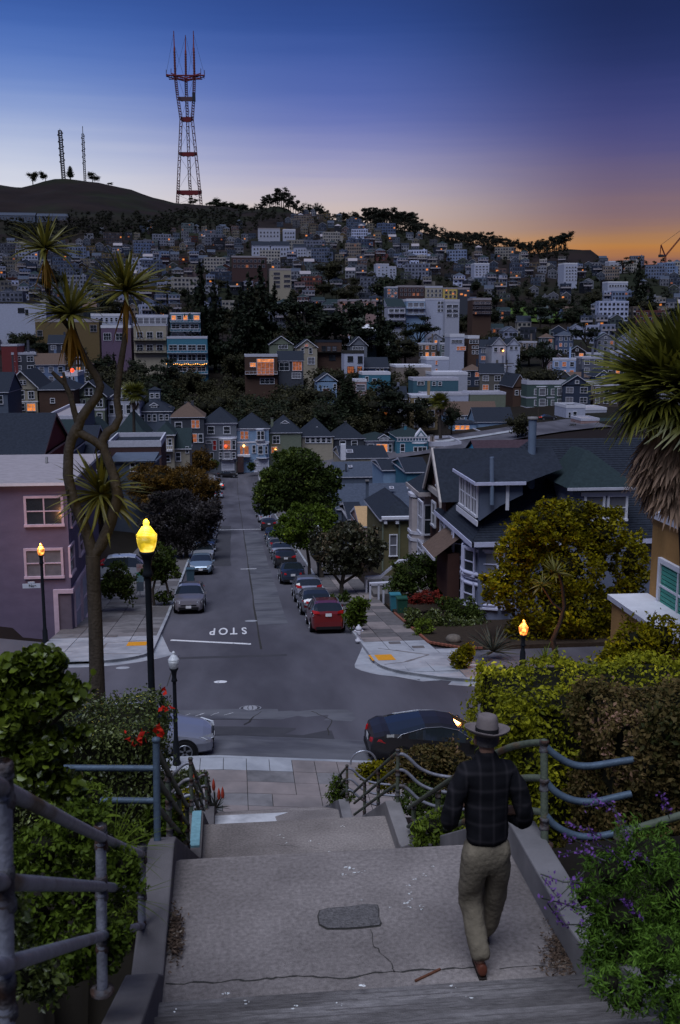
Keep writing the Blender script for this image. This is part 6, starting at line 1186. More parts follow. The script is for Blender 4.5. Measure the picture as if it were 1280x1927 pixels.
# ================= cars =================
M_tyre = mat('tyre_rubber', (.012,.012,.013), .8, .2, 20); M_rim = mat('alloy_rim', (.35,.36,.4), .3, .1, 10, metal=.7); M_cgl = mat('car_glass', (.015,.02,.025), .06, .05, 2, spec=.9, coat=.5); M_blk = mat('black_trim', (.012,.012,.014), .5)
M_hl = mat('headlight_glass', (.5,.52,.56), .12, .2, 9, spec=.8); M_tl = mat('taillight_red', (.35,.01,.012), .2, .2, 9, spec=.8); M_tlon = emat('taillight_lit', (1, .06, .02), 2.2); M_plate = mat('plate_white', (.5,.5,.52), .5); M_amb = mat('amber_marker', (.8,.2,.02), .3)
def paint(name, c, rough=.28, metal=.35): return mat(name, c, rough, .04, 3, metal=metal, coat=.9, spec=.5)
def car_parts(kind, L=4.5, Wd=1.82, Hh=1.45):
    """stations along +y (y=0 front bumper ... L rear): hood/roof height, belt height, half width"""
    if kind == 'sedan': T = [(0,.55),(.06,.68),(.30,.78),(1.15,.93),(1.35,.97),(2.05,1.38),(2.6,1.45),(3.15,1.42),(3.95,1.08),(4.25,1.06),(4.62,.98),(4.7,.60)]; ws, rw = (1.35,2.05), (3.15,3.95)
    elif kind == 'coupe': T = [(0,.55),(.08,.66),(.35,.76),(1.2,.92),(1.42,.96),(2.2,1.38),(2.7,1.45),(3.2,1.41),(4.25,1.12),(4.45,1.12),(4.72,1.0),(4.8,.62)]; ws, rw = (1.42,2.2), (3.2,4.25)
    elif kind == 'hatch': T = [(0,.55),(.08,.72),(.3,.82),(.9,1.0),(1.1,1.05),(1.95,1.46),(2.5,1.52),(3.3,1.47),(3.85,1.30),(4.15,1.05),(4.25,.9),(4.3,.6)]; ws, rw = (1.1,1.95), (3.3,4.15)
    else: T = [(0,.6),(.06,.86),(.25,.98),(1.05,1.12),(1.25,1.16),(1.85,1.60),(2.4,1.68),(3.6,1.66),(4.05,1.58),(4.45,1.18),(4.62,1.05),(4.68,.65)]; ws, rw = (1.25,1.85), (4.05,4.45)
    k = L/T[-1][0]; T = [(y*k, z*Hh/max(t[1] for t in T)) for y, z in T]; ws = (ws[0]*k, ws[1]*k); rw = (rw[0]*k, rw[1]*k)
    belt = lambda y: lerp([(0,.50),(.1*L,.74),(.3*L,.90),(.9*L,.99),(L,.7)], y)*(1.1 if kind == 'suv' else 1)
    hw = lambda y: Wd/2*lerp([(0,.74),(.03*L,.88),(.1*L,.96),(.25*L,1),(.8*L,1),(.93*L,.95),(.98*L,.88),(L,.78)], y)
    ys = sorted(set([round(y, 3) for y, _ in T]+[round(L*i/22, 3) for i in range(23)]))
    ys = [y for i, y in enumerate(ys) if i == 0 or y-ys[i-1] > .05 or y in (round(ws[0],3), round(ws[1],3), round(rw[0],3), round(rw[1],3), round(L,3))]
    rings = []
    for y in ys:
        zt = lerp(T, y); w = hw(y); b = min(belt(y), zt-.02); cab = max(0, zt-b-.12); rw_ = w*(1-.30*min(1, cab/.45)) if cab > 0 else w*.93
        zs = .2 if y > .05 and y < L-.05 else .3
        rings.append([(w*.80, zs), (w*.97, zs+.1), (w, .55), (w*.985, b), (rw_ if cab > 0 else w*.9, zt-.06 if cab > 0 else zt-.03), (rw_*.72, zt), (0, zt+.015)])
    body, win = MB(), {'windshield': MB(), 'rear_window': MB(), 'side_window': MB()}; n = 7
    return ys, rings, ws, rw, n, belt, hw, T
def build_car(label, kind, pt, loc, rz, plate='', lit=False, L=4.5, W_=1.82, H_=1.45, slope=0, roofrack=False, group=None, mark=None):
    root = empty('car', loc, rz); tag(root, label, 'car', group); root.rotation_euler = (slope, 0, rz)
    ys, R, ws, rw, n, belt, hw, T = car_parts(kind, L, W_, H_); y0 = L/2; B = MB(); G = {'windshield': MB(), 'rear_window': MB()}; SW = {-1: MB(), 1: MB()}
    P = lambda i, j, s: (s*R[i][j][0], ys[i]-y0, R[i][j][1])
    c0, c1 = ws[0]+.35*(ws[1]-ws[0])*.8, rw[1]-.28*(rw[1]-rw[0])
    pil = [c0+(c1-c0)*.44]
    for i in range(len(ys)-1):
        ym = (ys[i]+ys[i+1])/2
        for j in range(n-1):
            for s in (-1, 1):
                q = [P(i, j, s), P(i+1, j, s), P(i+1, j+1, s), P(i, j+1, s)]
                if s < 0: q = q[::-1]
                cab = R[i][4][1]-R[i][3][1] > .12 and R[i+1][4][1]-R[i+1][3][1] > .12
                if j == 3 and cab and c0-.1 < ym < c1+.1: SW[s].poly(q, M_cgl, True); continue
                if j in (4, 5) and ws[0]-.01 <= ys[i] and ys[i+1] <= ws[1]+.01 or (j == 4 and False): G['windshield'].poly(q, M_cgl, True); continue
                if j in (4, 5) and rw[0]-.01 <= ys[i] and ys[i+1] <= rw[1]+.01: G['rear_window'].poly(q, M_cgl, True); continue
                B.poly(q, pt, True)
    for i in (0, len(ys)-1):
        q = [P(i, j, 1) for j in range(n)]+[P(i, j, -1) for j in range(n-2, -1, -1)]; B.poly(q if i == 0 else q[::-1], pt)
    o = B.obj('body', root); 
    bm_ = o.data; 
    for k, g in G.items(): g.obj(k, root)
    for s in (-1, 1): SW[s].obj('side_window', root)
    for s in (-1, 1):      # bright strip over the side windows
        q = [yy for yy in ys if c0-.12 <= yy <= c1+.12]; mb = MB(); mb.tube([(s*(hw(q[0])*.99), q[0]-y0-.12, belt(q[0]))]+[(s*(hw(yy)*(1-.30*min(1, max(0, lerp(T, yy)-min(belt(yy), lerp(T, yy)-.02)-.12)/.45))+.006), yy-y0, lerp(T, yy)-.055) for yy in q]+[(s*(hw(q[-1])*.99), q[-1]-y0+.12, belt(q[-1]))], .011, M_rim, 5); mb.obj('window_trim', root)
    # pillars, sills, bumpers, grille, lamps
    for yy in pil:
        w, zb_, zt_ = hw(yy), belt(yy), lerp(T, yy)-.05; mb = MB()
        for s in (-1, 1): mb.prism([(s*w*.99, yy-y0-.04, zb_), (s*w*.99, yy-y0+.04, zb_), (s*w*.72, yy-y0+.04, zt_), (s*w*.72, yy-y0-.04, zt_)], (s*.012, 0, 0), M_blk)
        mb.obj('door_pillar', root)
    mb = MB(); mb.box(-W_*.33, W_*.33, -y0-.02, -y0+.06, .30, .46, M_blk); mb.box(-W_*.26, W_*.26, -y0-.015, -y0+.06, .52, .60, M_blk); mb.obj('grille', root)
    mb = MB(); mb.box(-W_*.36, W_*.36, y0-.06, y0+.015, .25, .40, M_blk); mb.obj('bumper', root)
    for s in (-1, 1):
        zf = .70*H_/1.45; mb = MB(); mb.prism([(s*W_*.27, -y0+.015, zf-.10), (s*W_*.43, -y0+.22, zf-.06), (s*W_*.455, -y0+.42, zf+.05), (s*W_*.28, -y0+.05, zf+.04)], (0, -.05, .02), M_hl); mb.obj('headlight', root)
        zr = (.80 if kind != 'suv' else .98)*H_/1.45; mb = MB(); mb.prism([(s*W_*.25, y0-.04, zr-.07), (s*W_*.42, y0-.16, zr-.08), (s*W_*.475, y0-.45, zr+.02), (s*W_*.46, y0-.30, zr+.12), (s*W_*.27, y0-.06, zr+.06)], (0, .07, .01), M_tlon if lit else M_tl); mb.obj('taillight', root)
        mb = MB(); mb.prism([(s*W_*.49, ws[0]+.32-y0, belt(1.6)+.02), (s*W_*.59, ws[0]+.34-y0, belt(1.6)+.03), (s*W_*.59, ws[0]+.36-y0, belt(1.6)+.16), (s*W_*.5, ws[0]+.34-y0, belt(1.6)+.14)], (0, .1, 0), pt); mb.obj('wing_mirror', root)
        for yy in (L*.18, L*.80):
            r = .33*(1.08 if kind == 'suv' else 1); w = hw(yy); x = s*(w+.004); mb = MB()
            mb.tube([(x-s*.25, yy-y0, r), (x-s*.02, yy-y0, r), (x+s*.012, yy-y0, r)], [r, r, r*.93], M_tyre, 20); wo = mb.obj('wheel', root)
            mb = MB(); mb.tube([(x-s*.02, yy-y0, r), (x+s*.022, yy-y0, r)], [r*.66, r*.62], M_blk, 18); 
            for k in range(5): a = k*2*math.pi/5+.3; mb.prism([(x+s*.02, yy-y0+math.cos(a+d)*rr, r+math.sin(a+d)*rr) for d, rr in ((-.5,.05),(-.16,r*.6),(.16,r*.6),(.5,.05))], (s*.012, 0, 0), M_rim)
            m2 = MB(); a_ = [(x+s*.03, yy-y0+math.cos(k*math.pi/9)*r*.66, r+math.sin(k*math.pi/9)*r*.66) for k in range(19)]; mb.tube(a_, .018, M_rim, 5, False); mb.obj('rim', wo)
            ar = MB(); A = [(x, yy-y0+math.cos(math.pi*k/12)*(r+.07), r+math.sin(math.pi*k/12)*(r+.07)) for k in range(13)]; ar.poly([(x-s*.0+s*.001, yy-y0-(r+.07), .2)]+[(p[0]+s*.001, p[1], p[2]) for p in A[::-1]]+[(x+s*.001, yy-y0+r+.07, .2)], M_blk); ar.obj('wheel_arch', root)
    for yy, nm in ((-y0-.035, 'front_plate'), (y0+.02, 'rear_plate')):
        zp = .47 if yy < 0 else (.72 if kind != 'suv' else .88)*H_/1.45; mb = MB(); mb.box(-.16, .16, yy-.006, yy+.006, zp-.08, zp+.08, M_plate); o = mb.obj('licence_plate', root)
    if roofrack:
        for s in (-1, 1): mb = MB(); mb.tube([(s*W_*.33, ws[1]-y0+.2, H_+.0), (s*W_*.33, ws[1]-y0+.3, H_+.05), (s*W_*.33, rw[0]-y0-.2, H_+.05), (s*W_*.33, rw[0]-y0-.05, H_-.02)], .02, M_rim, 6); mb.obj('roof_rail', root)
    return root
P_red = paint('red_car_paint', (.16,.012,.014)); P_gr = paint('grey_car_paint', (.13,.135,.16)); P_blk = mat('black_car_paint', (.013,.012,.014), .38, .04, 3, metal=0, coat=.2, spec=.5); P_sil = paint('silver_car_paint', (.34,.35,.42), .3, .55); P_lb = paint('pale_blue_car_paint', (.22,.30,.38)); P_wh = paint('white_car_paint', (.42,.44,.5)); P_nav = paint('navy_car_paint', (.02,.03,.05)); P_brn = paint('warm_grey_car_paint', (.18,.165,.18))
def curb_car(label, px, py, X, kind, pt, face, **k):
    """face 'up': nose towards the camera; 'down': tail towards the camera"""
    Y = gp(px, py).y+ (k.get('L', 4.5))/2; z = gz(X, Y); dz = (gz(X, Y+2)-gz(X, Y-2))/4; a = math.atan(dz)
    return build_car(label, kind, pt, (X, Y, z), 0 if face == 'up' else math.pi, slope=a if face == 'up' else -a, **k)
curb_car('silver grey crossover facing uphill, nearest car on the left kerb', 355, 1157, -2.72, 'suv', P_brn, 'up', L=4.6, H_=1.6)
curb_car('pale blue hatchback, second car up the left kerb', 382, 1083, -2.55, 'hatch', P_lb, 'up', H_=1.48)
for i, (px, py, kd, pt_, lb) in enumerate(((393,1058,'sedan',P_wh,'white sedan close behind the pale blue hatchback on the left kerb'),(397,1040,'suv',P_nav,'navy crossover parked under the plum grey tree'),(401,1023,'hatch',P_gr,'grey hatchback half hidden under the plum grey tree'),(405,1006,'sedan',P_wh,'white sedan at the far edge of the plum grey tree'))): curb_car(lb, px, py, -2.6, kd, pt_, 'up')
curb_car('red crossover with roof rails and lit tail lamp, nearest on the right kerb', 605, 1194, 4.9, 'suv', P_red, 'down', L=4.7, H_=1.66, roofrack=True)
curb_car('grey hatchback parked right behind the red crossover', 580, 1160, 4.85, 'hatch', P_gr, 'down', L=4.2, H_=1.5)
curb_car('silver crossover third from the corner on the right kerb', 574, 1136, 4.8, 'suv', P_sil, 'down', L=4.4, H_=1.58)
curb_car('lone dark navy sedan on the right kerb opposite the pale hatchback', 548, 1101, 4.3, 'sedan', P_nav, 'down')
for px, py, kd, pt_, lb in ((533,1071,'suv',P_blk,'black crossover with a lit tail lamp behind the dark navy sedan'),(524,1055,'sedan',P_wh,'white sedan in the packed row on the right kerb'),(519,1043,'suv',P_sil,'silver crossover in the packed row on the right kerb'),(515,1031,'hatch',P_lb,'pale blue hatchback in the packed row on the right kerb'),(510,1020,'sedan',P_nav,'dark sedan at the far end of the packed right row'),(506,1000,'suv',P_blk,'black crossover under the largest round tree'),(500,984,'sedan',P_wh,'pale sedan under the edge of the largest round tree'),(497,974,'hatch',P_blk,'small dark car with red lamps under the largest round tree')):
    curb_car(lb, px, py, 4.3, kd, pt_, 'down', lit=(py in (974,)))
Yf = gp(415, 935).y; 
for px, py, pt_, lb in ((413,938,P_wh,'white car far down the street by the left trees'), (414,922,P_gr,'grey car with red tail lamps at the far end of the street')): curb_car(lb, px, py, -2.6, 'suv', pt_, 'down', lit=py == 922)
build_car('dark car parked before the grey Victorian at the street end', 'sedan', P_blk, (*(lambda v: (v.x, v.y))(atY(428, 885, 236)), gz(atY(428,885,236).x, 236)+.1), math.pi/2)
build_car('dark car with red lamps parked in the right valley street', 'sedan', P_blk, (lambda v: (v.x, v.y, gz(v.x, v.y)+.3))(atY(1030,808,262)), math.pi/2, lit=True)
# the two cars on the cross street
p = atY(402, 1425, 30.1); build_car('silver sedan at the near kerb, its rear hidden by the hedge', 'sedan', P_sil, (p.x-2.3, 30.35, gz(0, 30.3)), math.pi/2, L=4.6, H_=1.42)
p = atY(687, 1410, 30.3); build_car('glossy black sedan with a sloping rear, parked at the near kerb', 'coupe', P_blk, (p.x+2.42, 30.1, gz(p.x+2.42, 30.1)), math.pi/2, L=4.85, H_=1.38, slope=.085)
# white van by the garage on the left
p = gp(250, 1100); build_car('white van nose in by the garage behind the dark bush', 'suv', P_wh, (p.x-.3, p.y+1.5, p.z+.15), math.pi/2, L=4.4, H_=1.8)
# ================= lamps =================
M_post = mat('black_lamp_post', (.012,.014,.018), .45, .2, 10); M_gl_y = None
def glassm(name, col, s, base=(.5,.5,.5)):
    m = bpy.data.materials.new(name); m.use_nodes = True; t = m.node_tree; b = t.nodes['Principled BSDF']; b.inputs['Base Color'].default_value = (*base, 1); b.inputs['Roughness'].default_value = .22
    tc = t.nodes.new('ShaderNodeTexCoord'); w = t.nodes.new('ShaderNodeTexWave'); w.inputs['Scale'].default_value = 14; w.inputs['Distortion'].default_value = .4; w.bands_direction = 'Z'; t.links.new(tc.outputs['Object'], w.inputs[0])
    n = t.nodes.new('ShaderNodeTexNoise'); n.inputs['Scale'].default_value = 6; t.links.new(tc.outputs['Object'], n.inputs[0])
    bp = t.nodes.new('ShaderNodeBump'); bp.inputs['Strength'].default_value = .4; bp.inputs['Distance'].default_value = .01; t.links.new(w.outputs[1], bp.inputs['Height']); t.links.new(bp.outputs[0], b.inputs['Normal'])
    if s:
        b.inputs['Emission Color'].default_value = (*col, 1); mr = t.nodes.new('ShaderNodeMapRange'); mr.inputs[1].default_value = .35; mr.inputs[2].default_value = .62; mr.inputs[3].default_value = s*.45; mr.inputs[4].default_value = s*1.9; t.links.new(n.outputs[0], mr.inputs[0]); t.links.new(mr.outputs[0], b.inputs['Emission Strength']); rp = t.nodes.new('ShaderNodeValToRGB'); rp.color_ramp.elements[0].position = .42; rp.color_ramp.elements[0].color = (*col, 1); rp.color_ramp.elements[1].position = .64; rp.color_ramp.elements[1].color = (1, max(col[1], .62), max(.12, col[2]), 1); t.links.new(n.outputs[0], rp.inputs[0]); t.links.new(rp.outputs[0], b.inputs['Emission Color'])
    return m
GY = glassm('yellow_lit_glass', (1.0,.66,.01), .75, (.5,.4,.05)); GA = glassm('amber_lit_glass', (1.0,.20,.01), 1.05, (.5,.3,.1)); GA2 = glassm('orange_lit_glass', (1.0,.17,.01), 1.2, (.5,.3,.1)); GU = glassm('frosted_unlit_glass', (1,1,1), 0, (.55,.57,.60))
def lamp(label, base, topz, gw, glass, power=0, col=(1,.6,.2), pr=.07, inner=None):
    """acorn globe lamp: gw = globe width, topz = height of the globe's underside"""
    t = empty('street_lamp', base); tag(t, label, 'street lamp'); h = topz-base[2]; k = gw/.38
    mb = MB(); mb.lathe([(pr*2.0,0),(pr*2.0,.12),(pr*1.6,.2),(pr*1.5,.7),(pr*1.15,.8),(pr,.9),(pr*.85,h-.5*k)], (0,0,0), M_post, 14); mb.obj('post', t)
    mb = MB(); mb.lathe([(pr*.85,h-.5*k),(pr*1.5,h-.46*k),(pr*1.2,h-.40*k),(pr*1.0,h-.32*k),(pr*1.1,h-.22*k),(.10*k,h-.12*k),(.15*k,h-.04*k),(.15*k,h),(0,h)], (0,0,0), M_post, 14); mb.obj('collar', t)
    mb = MB(); mb.lathe([(.125*k,h),(.16*k,h+.08*k),(.185*k,h+.20*k),(.19*k,h+.27*k),(.165*k,h+.29*k)], (0,0,0), glass, 20); mb.obj('globe', t)
    mb = MB(); mb.lathe([(.19*k,h+.28*k),(.195*k,h+.31*k),(.16*k,h+.35*k),(.12*k,h+.41*k),(.085*k,h+.46*k),(.05*k,h+.48*k),(.06*k,h+.52*k),(.055*k,h+.56*k),(.02*k,h+.60*k),(0,h+.605*k)], (0,0,0), glass, 18); mb.obj('globe_cap', t)
    if power:
        l = bpy.data.lights.new('lamp_glow', 'POINT'); l.energy = power; l.color = col; l.shadow_soft_size = gw*.6; lo = bpy.data.objects.new('lamp_glow', l); COL.objects.link(lo); lo.parent = t; lo.location = (0, 0, h+.75*k)
    return t
YL = 15.6; p = atY(277, 1040, YL); lamp('tall black post lamp with a bright yellow acorn globe', (p.x, YL, gz(p.x, YL)-.3), atY(277, 1037, YL).z, .31, GY, 60, (1,.75,.1), .058)
b = gp(86, 1212); lamp('lit amber lamp on the left corner before the mauve house', b, atY(79, 1044, b.y).z, .36, GA, 200, (1,.45,.18), .085)
b = gp(983, 1258); lamp('lit orange lamp in front of the golden green tree', b, atY(982, 1194, b.y).z, .40, GA2, 130, (1,.38,.10), .08)
b = atY(333, 1448, 28.4); lamp('unlit white glass lamp before the silver sedan', (b.x, 28.4, -12.36), atY(332, 1257, 28.4).z, .315, GU, 0, pr=.062)
b = gp(599, 1116); lamp('unlit lamp beside the magnolia on the right pavement', (b.x, b.y, swz(b.x, b.y)), atY(598, 1004, b.y).z, .36, GU, 0, pr=.07)
# street name plate fixed to the left corner post
b = gp(86, 1212); sg = empty('street_sign', atY(80, 1103, b.y)); tag(sg, 'pale street name plate reading Noe on the left corner lamp post', 'street sign')
mb = MB(); a, c_ = atY(43, 1098, b.y), atY(77, 1105.5, b.y); mb.box(a.x-sg.location.x, c_.x-sg.location.x, -.1, -.07, c_.z-sg.location.z, a.z-sg.location.z, mat('sign_white', (.5,.52,.58), .6, .05)); mb.obj('name_plate', sg)
me = text_mesh('Noe', .20, M_blk, 'letters', boldx=.006); put('lettering', me, sg, ((a.x+c_.x)/2-sg.location.x+.05, -.105, (a.z+c_.z)/2-sg.location.z), (math.pi/2, 0, 0))
mb = MB(); a2, c2_ = atY(53, 1094, b.y), atY(66, 1097, b.y); mb.box(a2.x-sg.location.x, c2_.x-sg.location.x, -.1, -.07, c2_.z-sg.location.z, a2.z-sg.location.z, mat('sign_white', (0,0,0))); mb.obj('number_plate', sg)
# notice boards behind the yellow lamp
p = gp(264, 1128); sg = empty('notice_post', p); tag(sg, 'post with a red lettered notice and a green notice behind the yellow lamp', 'sign')
mb = MB(); mb.tube([(0,0,0),(0,0,atY(264,1060,p.y).z-p.z)], .03, M_rim, 6); mb.obj('post', sg)
for y0, y1, cl, nm in ((1061,1075,(.42,.30,.30),'red_notice'),(1077,1083,(.05,.30,.2),'green_notice'),(1083,1095,(.18,.26,.3),'lower_notice'),(1095,1112,(.10,.12,.15),'dark_board')):
    a, c_ = atY(257, y0, p.y), atY(271, y1, p.y); mb = MB(); mb.box(a.x-p.x, c_.x-p.x, -.06, -.04, c_.z-p.z+.01, a.z-p.z-.01, mat(nm+'_board', cl, .6)); mb.obj(nm, sg)
me = text_mesh('NO\nPARKING', .095, mat('sign_red', (.45,.03,.03), .6), 'letters'); a = atY(264, 1066, p.y); put('lettering', me, sg, (a.x-p.x, -.065, a.z-p.z), (math.pi/2, 0, 0))
# hoop bicycle rack
p = atY(684, 1442, 28.0); rk = MB(); R_ = atY(708, 1440, 28.0).x-p.x; rk.tube([(p.x-R_, 28.0, -12.36), (p.x-R_, 28, atY(684,1436,28).z)]+[(p.x-R_*math.cos(k*math.pi/12), 28.0, atY(684,1436,28).z+R_*math.sin(k*math.pi/12)) for k in range(1, 12)]+[(p.x+R_, 28, atY(684,1436,28).z), (p.x+R_, 28.0, -12.36)], .028, M_rim, 8); tag(rk.obj('bicycle_rack', loc=(p.x, 28, -12.36)), 'bare metal hoop bicycle rack behind the clipped hedge', 'bicycle rack')
# utility poles in the valley
for px, yt, yb, Y, lb in ((628+266,0,0,0,''),):
    pass
for px, yt, yb, Y, lb in ((953,677,730,330,'wooden utility pole with crossarm left of the dark green Victorian block'), (1012,770,812,262,'slim dark pole in the right valley street'), (446,868,890,238,'dark pole before the grey Victorian at the street end')):
    p = atY(px, yb, Y); t = atY(px, yt, Y); r = empty('utility_pole', p); tag(r, lb, 'pole'); mb = MB(); mb.tube([(0,0,-2), (0,0,t.z-p.z)], .16, M_bark, 6); mb.obj('pole', r)
    if Y > 300:
        mb = MB(); mb.box(-2.2, 2.2, -.1, .1, t.z-p.z-1.3, t.z-p.z-1.05, M_bark); mb.box(-1.6, 1.6, -.1, .1, t.z-p.z-2.2, t.z-p.z-2.0, M_bark); mb.obj('crossarm', r)
for i, (a_, b_) in enumerate((((446,869),(520,838)), ((446,872),(372,826)), ((446,869),(700,812)))):
    p, q = atY(*a_, 238), atY(*b_, 246 if i < 2 else 260); mb = MB(); mb.tube([p.lerp(q, k/8)-Vector((0,0,math.sin(k/8*math.pi)*1.2)) for k in range(9)], .035, M_joint, 4); tag(mb.obj('overhead_wire', loc=p), ('wire sagging from the street end pole to the green gabled house', 'wire sagging from the street end pole to the lit blue-grey house', 'longest wire running right from the street end pole')[i], 'wire')
# ================= railings =================
M_rail = mat('galvanised_rail', (.23,.235,.28), .5, .3, 12, .3, 60, metal=.35, col2=(.085,.06,.045), c2s=2.2, c2f=(.55,.68)); M_railg = mat('green_grey_rail', (.085,.10,.075), .6, .3, 12, .3, 60, col2=(.10,.06,.035), c2s=3, c2f=(.55,.68)); M_railb = mat('blue_grey_rail', (.07,.10,.14), .5, .25, 12, .2, 60, metal=.2); M_rust = mat('rusty_fitting', (.062,.036,.028), .9, .4, 30, .6, 60, col2=(.09,.09,.10), c2s=12, c2f=(.4,.6))
def smooth(P, k=4):
    P = [Vector(p) for p in P]
    for _ in range(k if len(P) > 2 else 0):
        Q = [P[0]]
        for a, b in zip(P, P[1:]): Q += [a.lerp(b, .25), a.lerp(b, .75)]
        P = Q+[P[-1]]
        if len(P) > 60: break
    return P
def railset(label, posts, rails, m=M_railg, r=.028, fit=True, mpost=None, fs=1.0):
    root = empty('handrail', posts[0][0]); tag(root, label, 'handrail')
    for (b, t) in posts:
        b, t = Vector(b), Vector(t); mb = MB(); mb.tube([b, t], r*1.08, mpost or m, 12); 
        pm(root, 'post', mb); mb = MB(); mb.lathe([(r*2.4,0),(r*2.4,.02),(r*1.3,.03)], b, M_rust, 12); mb.lathe([(r*1.1,0),(r*1.35,.005),(r*1.3,.03),(0,.045)], t, mpost or m, 12); pm(root, 'post_cap', mb)
    for R in rails:
        mm = m
        if isinstance(R, tuple): R, mm = R
        mb = MB(); mb.tube(smooth(R, 3), r, mm, 12); pm(root, 'rail', mb)
    if fit:
        for (b, t) in posts:
            b, t = Vector(b), Vector(t)
            for q in ((.98, .60, .22) if fit is True else fit):
                c = b.lerp(t, q); mb = MB(); h = .055*fs; mb.lathe([(r*1.1,-h),(r*1.36,-h*.85),(r*1.38,-h*.5),(r*1.22,-h*.42),(r*1.22,h*.42),(r*1.38,h*.5),(r*1.36,h*.85),(r*1.1,h)], c, M_rust, 12); pm(root, 'fitting', mb)
    return root
A_ = [atD(6, 1484, 2.9), atD(8, 1660, 2.9), atD(12, 1815, 2.9)]; B_ = [atD(190, 1577, 5.2), atD(192, 1668, 5.2), atD(195, 1760, 5.2)]; C_ = [atD(268, 1608, 7.2), atD(268, 1675, 7.2), atD(268, 1742, 7.2)]
b_of = lambda px, py, d, dn: (atD(px, py, d))
railset('nearest galvanised pipe railing with rusty joints, left of the upper steps', [(atD(12, 2080, 2.9), A_[0]+Vector((0,0,.03))), (atD(193, 1868, 5.2), B_[0]+Vector((0,0,.02))), (atD(266, 1822, 7.2), C_[0]+Vector((0,0,.02)))],
        [[A_[i]-(B_[i]-A_[i])*.25, A_[i], B_[i], C_[i]] for i in range(3)], M_rail, .025, fit=(.98,.66,.33), fs=1.3)
# left middle: gate post D with level rails and the falling rails beyond it
D_b, D_t = atD(297, 1622, 8.25), atD(294, 1396, 8.25)
def down(p, Y, dz=0, slope=-.577, X=None): return Vector((X if X is not None else p.x, Y, p.z+slope*(Y-p.y)+dz))
Dz = [D_t.z-.06, D_t.z-.31, D_t.z-.56]
LL = [Vector((D_t.x, D_t.y, z)) for z in Dz]
railset('blue grey post with two level rails joining the falling pipe rails on the left', [(D_b, D_t)], [([atY(100, 1445, D_t.y), atY(290, 1446, D_t.y)], M_railb), ([atY(115, 1505, D_t.y), atY(292, 1507, D_t.y)], M_railb)], M_railb, .026, fit=False)
Xl = SX0-.17
P1, P2, P3 = (Xl, 9.6), (Xl, 11.3), (Xl, 13.0)
posts = []; 
for x, y in (P1, P2, P3): zb = prof(y)+.2; posts.append(((x, y, zb), (x, y, down(LL[0], y).z)))
railset('falling pipe handrail along the left of the second flight', posts, [[l, down(l, 9.0, X=(l.x+Xl)/2), down(l, 13.2, X=Xl)] for l in LL], M_railg, .026)
def swan(label, Yt, X, side, nflt, run, m1=M_railg, m2=M_rail, hgt=.84):
    """landing-end post with three pipes dipping outwards and three falling along the next flight"""
    zt = prof(Yt)+.2; posts = [((X, Yt, zt), (X, Yt, zt+hgt))]; rails = []
    for i in range(3):
        z = zt+hgt-.04-.25*i; s = side
        rails.append(([(X, Yt, z), (X+s*.12, Yt, z-.02), (X+s*.35, Yt-.02, z-.28), (X+s*.75, Yt-.04, z-.40), (X+s*1.5, Yt-.1, z-.42)], m2))
        rails.append(([(X, Yt, z), (X, Yt+.25, z-.10), (X, Yt+run, z-.577*run)], m1))
    k = 3
    for i in range(1, k): y = Yt+run*i/(k-.0)+.2; z0 = prof(y)+.2; posts.append(((X, y, z0), (X, y, zt+hgt-.04-.577*(y-Yt))))
    return railset(label, posts, rails, m1, .026)
Xr = SX1+.18
# right first landing: post E
E_b, E_t = atD(1025, 1592, 8.2), atD(1024, 1400, 8.2); X = E_b.x; Yt = E_b.y; rails = []
for i, (pts) in enumerate(([(1026,1403),(1040,1418),(1075,1440),(1110,1443),(1150,1436),(1192,1430)], [(1027,1470),(1045,1492),(1080,1508),(1120,1510),(1160,1500),(1188,1494)], [(1027,1534),(1045,1556),(1085,1575),(1130,1575),(1180,1562),(1200,1558)])):
    rails.append(([atD(x, y, 8.2-.0*k) for k, (x, y) in enumerate(pts)], M_railb))
    p = atD(*pts[0], 8.2); rails.append(([p, atD(pts[0][0]-10, pts[0][1]-8, 8.25), Vector((X-.22, Yt+.75, p.z-.28)), Vector((Xr, 13.4, p.z-.577*(13.4-Yt)+.1))], M_railg))
posts = [(E_b, E_t)]
for y in (9.8, 11.4, 13.0): z0 = prof(y)+.2; posts.append(((Xr, y, z0), (Xr, y, E_t.z-.577*(y-Yt)+.1)))
railset('right handrail post at the first landing with three pipes swooping outwards', posts, rails, M_railg, .029)
swan('right handrail with swan necked pipes at the second landing', 14.35, Xr, 1, 1, 5.4); swan('right handrail with swan necked pipes at the lowest landing', 21.1, Xr, 1, 1, 3.6)
swan('left handrail with swan necked pipes at the second landing', 14.35, Xl, -1, 1, 5.4, M_railg, M_rail); swan('left handrail with swan necked pipes at the lowest landing', 21.1, Xl, -1, 1, 3.6, M_railg, M_rail)
# short level rail end in the salvia
mb = MB(); mb.tube([atD(1162, 1570, 6.6), atD(1280, 1535, 6.6), atD(1340, 1520, 6.6)], .026, M_railg, 10); mb.lathe([(.036,-.03),(.036,.03)], atD(1165, 1569, 6.6), M_railg, 10); tag(mb.obj('rail_end', loc=atD(1165,1569,6.6)), 'capped pipe rail end poking out above the salvia', 'rail')
